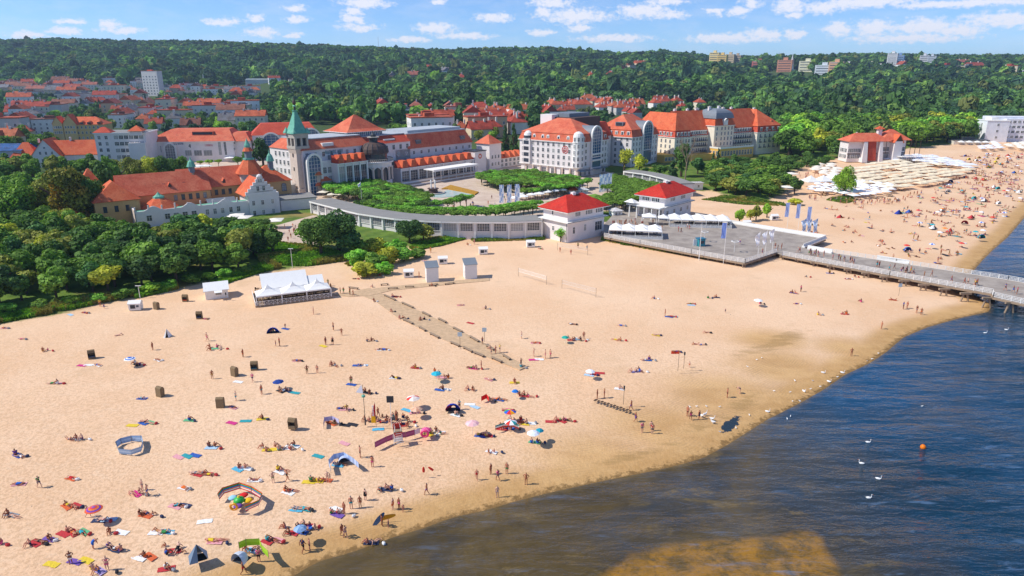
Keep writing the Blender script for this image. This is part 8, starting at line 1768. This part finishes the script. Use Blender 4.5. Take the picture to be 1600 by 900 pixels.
def towel(px,py,col,P=None,rz=None,s=1.0,own=None,stripe=None):
    P=at(px,py,1.6) if P is None else P; rz=R.choice((.3,.5,.2,-.1,.8))+R.uniform(-.2,.2) if rz is None else rz
    sd=R.randint(0,3)
    if sd not in tw_me:
        g=np.random.RandomState(sd); nx,ny=5,8; m=MB()
        hh=.03+.03*g.rand(ny+1,nx+1); xs=np.linspace(-.45,.45,nx+1)[None]+.03*g.randn(ny+1,1); ys=np.linspace(-.95,.95,ny+1)[:,None]+.02*g.randn(ny+1,nx+1)
        for j in range(ny):
            for i in range(nx): m.face([(xs[j,i],ys[j,i],hh[j,i]),(xs[j,i+1],ys[j,i+1],hh[j,i+1]),(xs[j+1,i+1],ys[j+1,i+1],hh[j+1,i+1]),(xs[j+1,i],ys[j+1,i],hh[j+1,i])])
        tw_me[sd]=m.mesh('beach_towel',['cloth_any'])
    o=add_mesh('beach_towel',tw_me[sd],None,(P.x,P.y,P.z+.01),TOW[col]); o.rotation_euler[2]=rz; o.scale=(s*.95,s*.98,1)
    tag(o,'%s beach towel spread %s'%(col.replace('_',' '),place(P,px,py,own)),'beach towel','towels spread on the beach'); return o
def bag(px,py,col,P=None):
    P=at(px,py,1.6) if P is None else P; root=thing('beach_bag','%s bag set down %s'%(col,place(P,px,py)),'bag',tuple(P),R.uniform(0,6),'bags on the beach'); m=MB(); m.lathe([(.2,0),(.27,.12),(.22,.3),(.1,.34)],0,0,7); q=m.build('body','cloth_any',root,TOW.get(col,'#333333')); q.scale=(1.2,.8,1); m=MB(); m.tube((-.12,0,.32),(0,0,.44),.02,n=4); m.tube((0,0,.44),(.12,0,.32),.02,n=4); m.build('handle','cloth_any',root,'#222226')
# codes: S stand W walk H hands on hips F phone B bend T sit N lean L back K knees-up P prone E elbows; lower case = child; towels after /
CODE={'S':'stand','W':'walk','H':'hips','F':'phone','B':'bend','T':'sit','N':'lean','L':'back','K':'knee','P':'prone','E':'read'}
DATA='''28 712 TP/royal
30 757 L/pink
62 762 S
112 748 P/orange
112 791 LP/orange,red
138 808 S
163 813 L/navy,light_blue
213 772 LT/magenta
223 766 S
231 775 H
228 806 TPT/orange
281 791 P/pink,navy
320 815 -/white
18 805 TP/grey
2 850 T
55 849 TP/red
77 843 T/purple
115 833 TPL/red,red,green
171 832 T
190 832 -/white
146 858 B
180 859 TLT/navy
252 832 LL/white,cyan
271 861 TTNT/red
336 847 LP/pink
111 881 S
126 877 -/purple,yellow
81 882 -/yellow
226 871 T/white,orange
155 892 TTS/lilac
260 889 T/red
315 741 LKP/red,red
288 763 P/white
378 733 TT/cyan,white
292 713 -/pink,teal,blue
330 700 TT/light_blue
230 661 LP/blue,green
207 665 -/yellow
296 657 T/green
384 658 -/teal
362 661 -/magenta
410 655 T/yellow
120 686 LTT/grey
222 623 L/blue
88 599 LT/pink
133 571 -/magenta,white
153 571 L/white
214 570 TN/black
247 563 L/white
72 548 TT
186 524 L
35 530 L
8 513 L/pink
110 492 -/light_blue
134 489 L/red
157 479 S
163 482 S
239 547 S
335 545 TTTN/green
324 533 S
380 558 S
332 592 S/
395 597 S
372 597 -/white
369 626 S
364 637 L/pink
321 499 P
409 616 S
444 611 TNT/black,navy
461 614 -/teal
480 584 S
496 583 S
521 571 TN
465 564 L/pink
563 571 L/blue,light_blue
549 601 S/blue
574 614 TT/black
596 547 LL/white
616 591 L/white
538 640 LT/pink
649 575 T/red
519 662 LT/orange
545 664 -/black,black
432 702 TTTTNT/yellow,yellow,white
460 697 T/white
497 713 -/teal
538 693 -/pink
563 715 S
582 730 S
427 754 H
449 752 W
438 738 TN/white
512 753 S
516 752 s
496 752 TNT/yellow,yellow,orange
450 770 TL/white
397 751 L/white
528 727 LL/cyan
603 765 NTT/navy
614 796 S
624 796 S
630 800 s
667 773 W
549 795 S
563 793 S
571 782 F
470 796 LP/cyan,teal
527 805 TTS/purple
525 795 -/white
463 832 TTTTN/red,blue
480 822 TT/red
424 845 TL/red,pink
484 860 S
474 863 S
535 838 W
540 841 W
597 822 S
607 824 S
580 848 TN/navy
394 860 TNT/light_blue
405 878 S
381 897 W
690 590 SSTT/pink
692 609 T/blue,white
735 609 TT
740 576 LT/magenta
752 577 S
764 593 L/pink
718 640 S
712 649 T/white
734 632 -/white
742 636 -/light_blue
765 627 T
780 625 LL/blue
793 641 L/red
648 645 TN/pink
635 641 -/cyan
598 659 TTTNTTST/navy
617 655 TTTSTT/black
629 665 TNT/red
591 652 S
681 677 TTN/yellow,white
668 680 TT/yellow
756 681 LT/blue,red
768 706 TT/white
790 670 TNT/red,blue
810 660 TNTT/red,orange
824 662 -/yellow,white
745 750 W
767 741 S
778 751 W
792 740 S
822 757 S
777 777 F
591 671 -/cyan
835 691 TT/green
815 529 S
838 562 -/magenta,white
834 557 S
852 560 S
860 559 S
814 573 S
897 531 TTLT/red,cyan
912 530 S
908 533 T
966 532 LT
836 536 L/pink
970 509 L
894 507 L
925 586 T/light_blue,red
937 583 -/red
1011 563 LT/blue
993 581 TTN/lilac
1077 574 s
933 623 S
944 622 S
968 608 T/white
986 641 W
993 659 W
1003 676 S
1017 673 S
1019 678 S
1074 650 S
1079 656 S
1092 655 S
1136 621 S
1156 615 B
819 619 TTN/red
804 598 T/yellow
877 658 TNL/red
861 659 -/red
1022 467 T
1106 466 T
1119 465 T/navy
1080 477 -/light_blue
1079 475 L
1039 494 S
1049 495 L/blue,cyan
1133 489 s
1103 520 L
1090 538 LL
1025 524 L/yellow
1056 550 L/orange
1187 475 T
875 394 S
892 398 F
903 388 S
917 391 S
845 389 L/red
1240 458 TN/purple
1251 456 S
1244 475 L
1278 492 T
1320 491 TT/red
1345 472 T
1395 469 L/orange
1411 483 S
1417 482 S
1432 489 S
1439 492 S
1377 514 S
1330 556 H
1325 436 L/red
1335 433 T
1296 427 T/blue
1260 433 T
490 491 S
521 516 S
534 524 S
509 539 S
520 539 S
505 541 -/yellow
577 533 TT
431 541 S
437 541 S
446 514 S/blue
427 518 T
555 436 L
593 431 T
616 464 TL/red
720 477 L/pink
759 483 T
730 383 T
741 382 S
673 395 S
664 408 L/lilac
655 434 S
532 459 S
537 459 S
547 461 S
552 463 S
517 453 S
513 447 S
627 498 TT
660 500 TT
611 487 T
584 471 T
582 449 T
771 553 SS
781 551 S
754 538 S
766 546 T
814 575 T
735 505 -/red
675 447 T
1395 405 S
1350 410 L
1235 400 T
'''
SPOT=[]
for ln_ in DATA.strip().split('\n'):
    a=ln_.split(); px,py=float(a[0]),float(a[1]); co,_,tw=a[2].partition('/'); P0=at(px,py)
    base=R.choice((1.2,1.5,1.0,-1.8,-2.0,1.7)); tws=[x for x in tw.split(',') if x]
    for k,c_ in enumerate(tws):
        u=(k-(len(tws)-1)/2)*1.15; P=Vector((P0.x+u*math.cos(.2),P0.y+u*math.sin(.2)*1,P0.z)); towel(px,py,c_,P,base+R.uniform(-.15,.15)-math.pi/2*0)
    n=len([c for c in co if c!='-']); down=[c for c in co if c in 'TNLKPE']; k=0
    for c_ in co:
        if c_=='-': continue
        u=(k-(n-1)/2)*(.85 if c_ in 'TNS' else 1.0); v=R.uniform(-.35,.35) if n>1 else 0; k+=1
        if n==1 and tws: u=0;v=0
        P=Vector((P0.x+u,P0.y+v+ (0.5*((k%2)*2-1) if n>3 else 0),P0.z+(.05 if tws and c_ in 'LKPENT' else 0)))
        ch=c_.islower(); ps=CODE[c_.upper()]
        if ps=='stand' and R.random()<.4: ps=R.choice(('hips','walk','phone'))
        if ps=='back' and R.random()<.35: ps=R.choice(('knee','read'))
        rz=None
        if ps in('back','knee','prone','read'): rz=base+math.pi*R.choice((0,0,1))+R.uniform(-.2,.2) if tws else R.choice((1.3,-1.6,1.8,1.0))+R.uniform(-.4,.4)
        person(px,py,ps,P,child=ch or (R.random()<.1 and ps in('stand','sit')),rz=rz,sex=None)
    if n>=1 and down and R.random()<.75: bag(px,py,R.choice(('navy','black','grey','red','white')),Vector((P0.x+n*.6+.4,P0.y-.3,P0.z)))
# boards carried by the two walkers at the water
for px,py,c_,rz,lb in ((592,820,'#3c6f9a',.9,'blue grey surf board held upright by a beachgoer at the water edge'),(604,816,'#f0a818',.15,'yellow orange board carried by a beachgoer at the water edge')):
    P=at(px,py); o=thing('surf_board',lb,'surf board',(P.x,P.y,P.z+.75)); m=MB(); 
    for k in range(10):
        t0,t1=k/10,(k+1)/10; w0,w1=.32*math.sin(math.pi*(t0*.9+.05))**.6,.32*math.sin(math.pi*(t1*.9+.05))**.6; m.frust(-1.2+2.4*t0,-1.2+2.4*t0+.001,-.03,.03,-w0,-1.2+2.4*t1,-1.2+2.4*t1+.001,-.03,.03,-w1) if False else m.face([(-1.2+2.4*t0,-.03,-w0),(-1.2+2.4*t1,-.03,-w1),(-1.2+2.4*t1,-.03,w1),(-1.2+2.4*t0,-.03,w0)]).face([(-1.2+2.4*t0,.03,-w0),(-1.2+2.4*t0,.03,w0),(-1.2+2.4*t1,.03,w1),(-1.2+2.4*t1,.03,-w1)])
    b_=m.build('board','paint_any',o,c_); b_.rotation_euler=(0,-rz,.2); o2=MB().box(-.9,-.88,0,.12,-.08,.06).build('fin','dark_metal',b_)
print('near people',NP)
# pier and plaza walkers (the farther ones come from the same kinds)
def pr_line(a,b,n,w,z,own,grp):
    A,B_=Vector(flat(*a,z)),Vector(flat(*b,z)); d=(B_-A).normalized(); q=Vector((-d.y,d.x))
    for i in range(n):
        t=R.random(); p=A.lerp(B_,t)+q*R.uniform(-w,w); P=Vector((p.x,p.y,z)); x,y=pix(P); person(x,y,R.choice(('walk','walk','stand','phone')),P,own=own,rz=math.atan2(d.y,d.x)+R.choice((math.pi/2,-math.pi/2))+R.uniform(-.3,.3),grp=grp,garm=R.choice(('shirt','shirt','dress','trunks','swimsuit')))
pr_line((1242,394),(1598,460),44,1.7,DZ,'on the pier','walkers on the pier')
for px,py in ((1060,362),(1064,364),(1077,359),(1074,357),(1156,382),(1211,388),(1215,391),(1221,389),(1191,397),(1020,350),(1034,360)): person(px,py,R.choice(('stand','walk')),z=DZ,own='on the pier forecourt deck',grp='walkers on the forecourt',garm=R.choice(('shirt','dress','trunks')))
# entrance crowd, plaza
def crowd_at(poly,n,z,own,grp):
    W=[flat(*q,z) for q in poly]; x0,x1=min(p[0] for p in W),max(p[0] for p in W); y0,y1=min(p[1] for p in W),max(p[1] for p in W); c=0
    while c<n:
        x,y=R.uniform(x0,x1),R.uniform(y0,y1)
        if inpoly(np.array([x]),np.array([y]),W)[0]>0: P=Vector((x,y,z)); a,b=pix(P); FAR.append((P,own,grp)); c+=1
FAR=[]
crowd_at([(945,352),(975,345),(1000,345),(1010,356),(985,358),(955,358)],24,DZ,'at the pier entrance','people at the pier entrance')
crowd_at([(740,325),(760,300),(830,298),(880,305),(800,328)],30,3.02,'on the spa plaza','people on the spa plaza')
crowd_at([(700,318),(740,318),(745,328),(700,328)],8,3.02,'under the middle row of clipped trees','people on the spa plaza')
crowd_at([(385,378),(440,358),(500,352),(480,370),(420,388)],26,3.02,'on the path below the gabled house','people on the seaside path')
# far beach
FARPOLY=[(1120,330),(1290,345),(1270,320),(1330,318),(1400,312),(1470,285),(1530,262),(1470,245),(1600,240),(1600,335),(1560,372),(1530,405),(1515,420),(1400,400),(1300,385),(1300,372)]
W=[flat(*q,1.6) for q in FARPOLY]; FB=[]
clus=[]
xs0,xs1=min(p[0] for p in W),max(p[0] for p in W); ys0,ys1=min(p[1] for p in W),max(p[1] for p in W)
DEN=[(1100,0.08),(1300,.25),(1400,.6),(1480,1.0),(1600,1.0)]
while len(clus)<400:
    x,y=R.uniform(xs0,xs1),R.uniform(ys0,ys1)
    if inpoly(np.array([x]),np.array([y]),W)[0]<1: continue
    P=Vector((x,y,Hs(x,y))); a,b=pix(P)
    if P.z<.45 or R.random()>np.interp(a,[d[0] for d in DEN],[d[1] for d in DEN]): continue
    if 1490>a and b<262: 
        if R.random()<.7: continue
    clus.append((P,a,b))
clus.sort(key=lambda c:c[0].y)
for i,(P,a,b) in enumerate(clus):
    n=R.choice((1,1,2,2,3,4)); 
    for k in range(n): FAR.append((Vector((P.x+R.uniform(-1.3,1.3),P.y+R.uniform(-1.3,1.3),P.z+.02)),None,'people on the far beach'))
    if R.random()<.46: towel(a,b,R.choice(list(TOW)),Vector((P.x,P.y,P.z)),s=R.choice((1,1,1.4,1.8)))
    if R.random()<.11: umbrella(a,b,'%s umbrella on the beach behind the pier',[ '#d23a30','#f0f0f0'],1.1,1.8,P=P,group='umbrellas on the far beach')
    elif R.random()<.08:
        c_=R.choice(('blue','teal','white','red','yellow')); P2=(a,b); tent(a,b,'small %s tent on the beach behind the pier'%c_,[TOW[c_]],2.4,1.3,R.uniform(-.5,.5),R.choice(('dome','peak')))
UC={'red':['#cf2c2c','#e04a40'],'blue':['#2f66c4','#eef0f4'],'teal':['#1f9aa4','#27b0b8'],'white':['#eeeeee','#dfe6ee'],'striped':['#3a70c8','#f2f2f2'],'orange':['#e8742c','#f0a040']}
for o in [o for o in scene.objects if o.parent is None and str(o.get('label','')).startswith('%s umbrella')]:
    k=R.choice(list(UC)); o['label']='%s umbrella on the beach behind the pier'%k
    for ch in o.children:
        if ch.name.startswith('canopy'):
            a=ch.data.color_attributes['tint']; arr=np.ones((len(ch.data.vertices),4),np.float32); 
            for f in ch.data.polygons:
                for v in f.vertices: arr[v,:3]=lin(UC[k][(f.index//2)%2])
            a.data.foreach_set('color',arr.ravel())
crowd_at([(1262,306),(1300,312),(1350,314),(1400,312),(1440,300),(1440,304),(1400,320),(1340,322),(1262,312)],70,1.62,'along the front of the parasol field','people at the parasol field')
crowd_at([(1240,275),(1290,262),(1320,262),(1300,268),(1262,282)],26,1.62,'behind the field tent','people at the parasol field')
# cafe guests: seated figures with dark tables
tbl=MB(); tbl.lathe([(.45,.70),(.45,.75)],0,0,8); tbl.tube((0,0,0),(0,0,.7),.05,n=5); tbl.lathe([(.25,0),(.25,.04)],0,0,8); tme=tbl.mesh('cafe_table',['dark_wood'])
chm=MB(); chm.box(-.22,.22,-.22,.22,.42,.47); chm.box(-.22,.22,.2,.24,.47,.9); [chm.box(a,a+.04,b,b+.04,0,.42) for a in(-.22,.18) for b in(-.22,.18)]; cme=chm.mesh('cafe_chair',['dark_wood'])
for x,y,z,lb in CAFE:
    o=add_mesh('cafe_table',tme,None,(x,y,z)); tag(o,'small dark round cafe table %s'%lb,'table','cafe tables '+lb)
    for a in (0,2.1):
        a+=R.uniform(0,1); o=add_mesh('cafe_chair',cme,None,(x+.7*math.cos(a),y+.7*math.sin(a),z)); o.rotation_euler[2]=a-math.pi/2; tag(o,'dark cafe chair at a table %s'%lb,'chair','cafe chairs '+lb)
# who is an individual, who is part of the far crowd
room=max(0,298-NP)
FAR.sort(key=lambda f:f[0].y)
POS_F=['stand','walk','sit','sit','back','prone','lean','knee']
Vc=[];Fc=[];Tc=[]; base=0; cache={}
def flatmesh(me):
    if me.name not in cache:
        V=np.array([v.co[:] for v in me.vertices]); T=np.array([ (list(p.vertices)+[p.vertices[-1]])[:4] for p in me.polygons]); cache[me.name]=(V,T)
    return cache[me.name]
for i,(P,own,grp) in enumerate(FAR):
    up=own is not None; ps=R.choice(('stand','walk')) if up else R.choice(POS_F)
    if i<room:
        a,b=pix(P); person(a,b,ps,P,own=own,grp=grp,garm=R.choice(('shirt','dress')) if up and 'plaza' in (own or '') else None)
    else:
        b_,gm=PM[ps]; g=R.choice(('trunks','swimsuit','bikini','shirt','dress')); a=R.uniform(0,6.28); c,s=math.cos(a),math.sin(a)
        for me,cl_ in ((b_,R.choice(SKIN)),(gm[g],R.choice(list(CLO.values()))),(gm['hair'],R.choice(HAIR))):
            if me is None: continue
            V,T=flatmesh(me); Q=V*1.04; Q=np.stack([Q[:,0]*c-Q[:,1]*s+P.x,Q[:,0]*s+Q[:,1]*c+P.y,Q[:,2]+P.z],1); Vc.append(Q); Fc.append(T+base); base+=len(V); Tc.append(np.tile(np.array(lin(cl_)),(len(V),1)))
# beyond the three hundred that show largest, people belong to the crowd
PL=sorted([o for o in scene.objects if o.get('category')=='person'],key=lambda o:o.location.y)
bpy.context.view_layer.update()
for o in PL[298:]:
    for q in [o]+list(o.children):
        V,T=flatmesh(q.data); mw=np.array(o.matrix_world); Q=V@mw[:3,:3].T+mw[:3,3]; Vc.append(Q); Fc.append(T+base); base+=len(V); Tc.append(np.tile(np.array(q.color[:3]),(len(V),1)))
    for q in list(o.children): bpy.data.objects.remove(q)
    bpy.data.objects.remove(o)
if Vc:
    cm=bpy.data.meshes.new('crowd'); V=np.concatenate(Vc); T=np.concatenate(Fc)
    o=add_mesh('far_crowd',np_mesh('crowd',V,T,['cloth_tint'],tint=np.concatenate(Tc))); o['kind']='stuff'
print('people',NP,'far',len(FAR))
# ---------------------------------------------------------------- wording: one label, one thing
bpy.context.view_layer.update()
tops=[o for o in scene.objects if o.parent is None and o.get('label')]
ORD=['first','second','third','fourth','fifth','sixth','seventh','eighth','ninth','tenth','eleventh','twelfth','thirteenth','fourteenth','fifteenth','sixteenth','seventeenth','eighteenth','nineteenth','twentieth']
TEN={2:'twenty',3:'thirty',4:'forty',5:'fifty',6:'sixty',7:'seventy',8:'eighty',9:'ninety'}
def ordinal(i):
    if i<20: return ORD[i]
    n=i+1; t,u=n//10,n%10
    if n>=100: return 'hundred and '+ordinal(n-101) if n>100 else 'hundredth'
    return (TEN[t] if u else TEN[t][:-1]+'ieth')+('-'+ORD[u-1] if u else '')
def regroup():
    d={}
    for o in tops: d.setdefault(o['label'],[]).append(o)
    return {k:v for k,v in d.items() if len(v)>1}
# first by row (depth bands), then by order from the left
for lb,os_ in regroup().items():
    os_.sort(key=lambda o:pix(o.location)[1]); n=len(os_)
    if n>10:
        nb=min(9,max(3,n//9)); 
        for i,o in enumerate(os_): o['row']=i*nb//n
        for b in range(nb):
            r=sorted([o for o in os_ if o['row']==b],key=lambda o:pix(o.location)[0]); 
            for i,o in enumerate(r): o['suf']='%s rank back, %s from left'%(ordinal(nb-1-b),ordinal(i))
    else:
        r=sorted(os_,key=lambda o:pix(o.location)[0])
        for i,o in enumerate(r): o['suf']='leftmost of them' if i==0 else 'rightmost of them' if i==n-1 else ordinal(i)+' from left'
    for o in os_:
        if not o.get('group'): o['group']='matching '+o['category']+' objects'
for o in tops:
    if o.get('suf'): o['label']=o['label']+', '+o['suf']; del o['suf']
    if 'row' in o: del o['row']
    w_=o['label'].split()
    if len(w_)>16:
        # drop small words before the suffix
        for x in ('a','the','of','in','on','and','at','with','its'):
            while len(w_)>16 and x in w_[2:-5]: w_.pop(2+w_[2:-5].index(x))
        o['label']=' '.join(w_[:16])
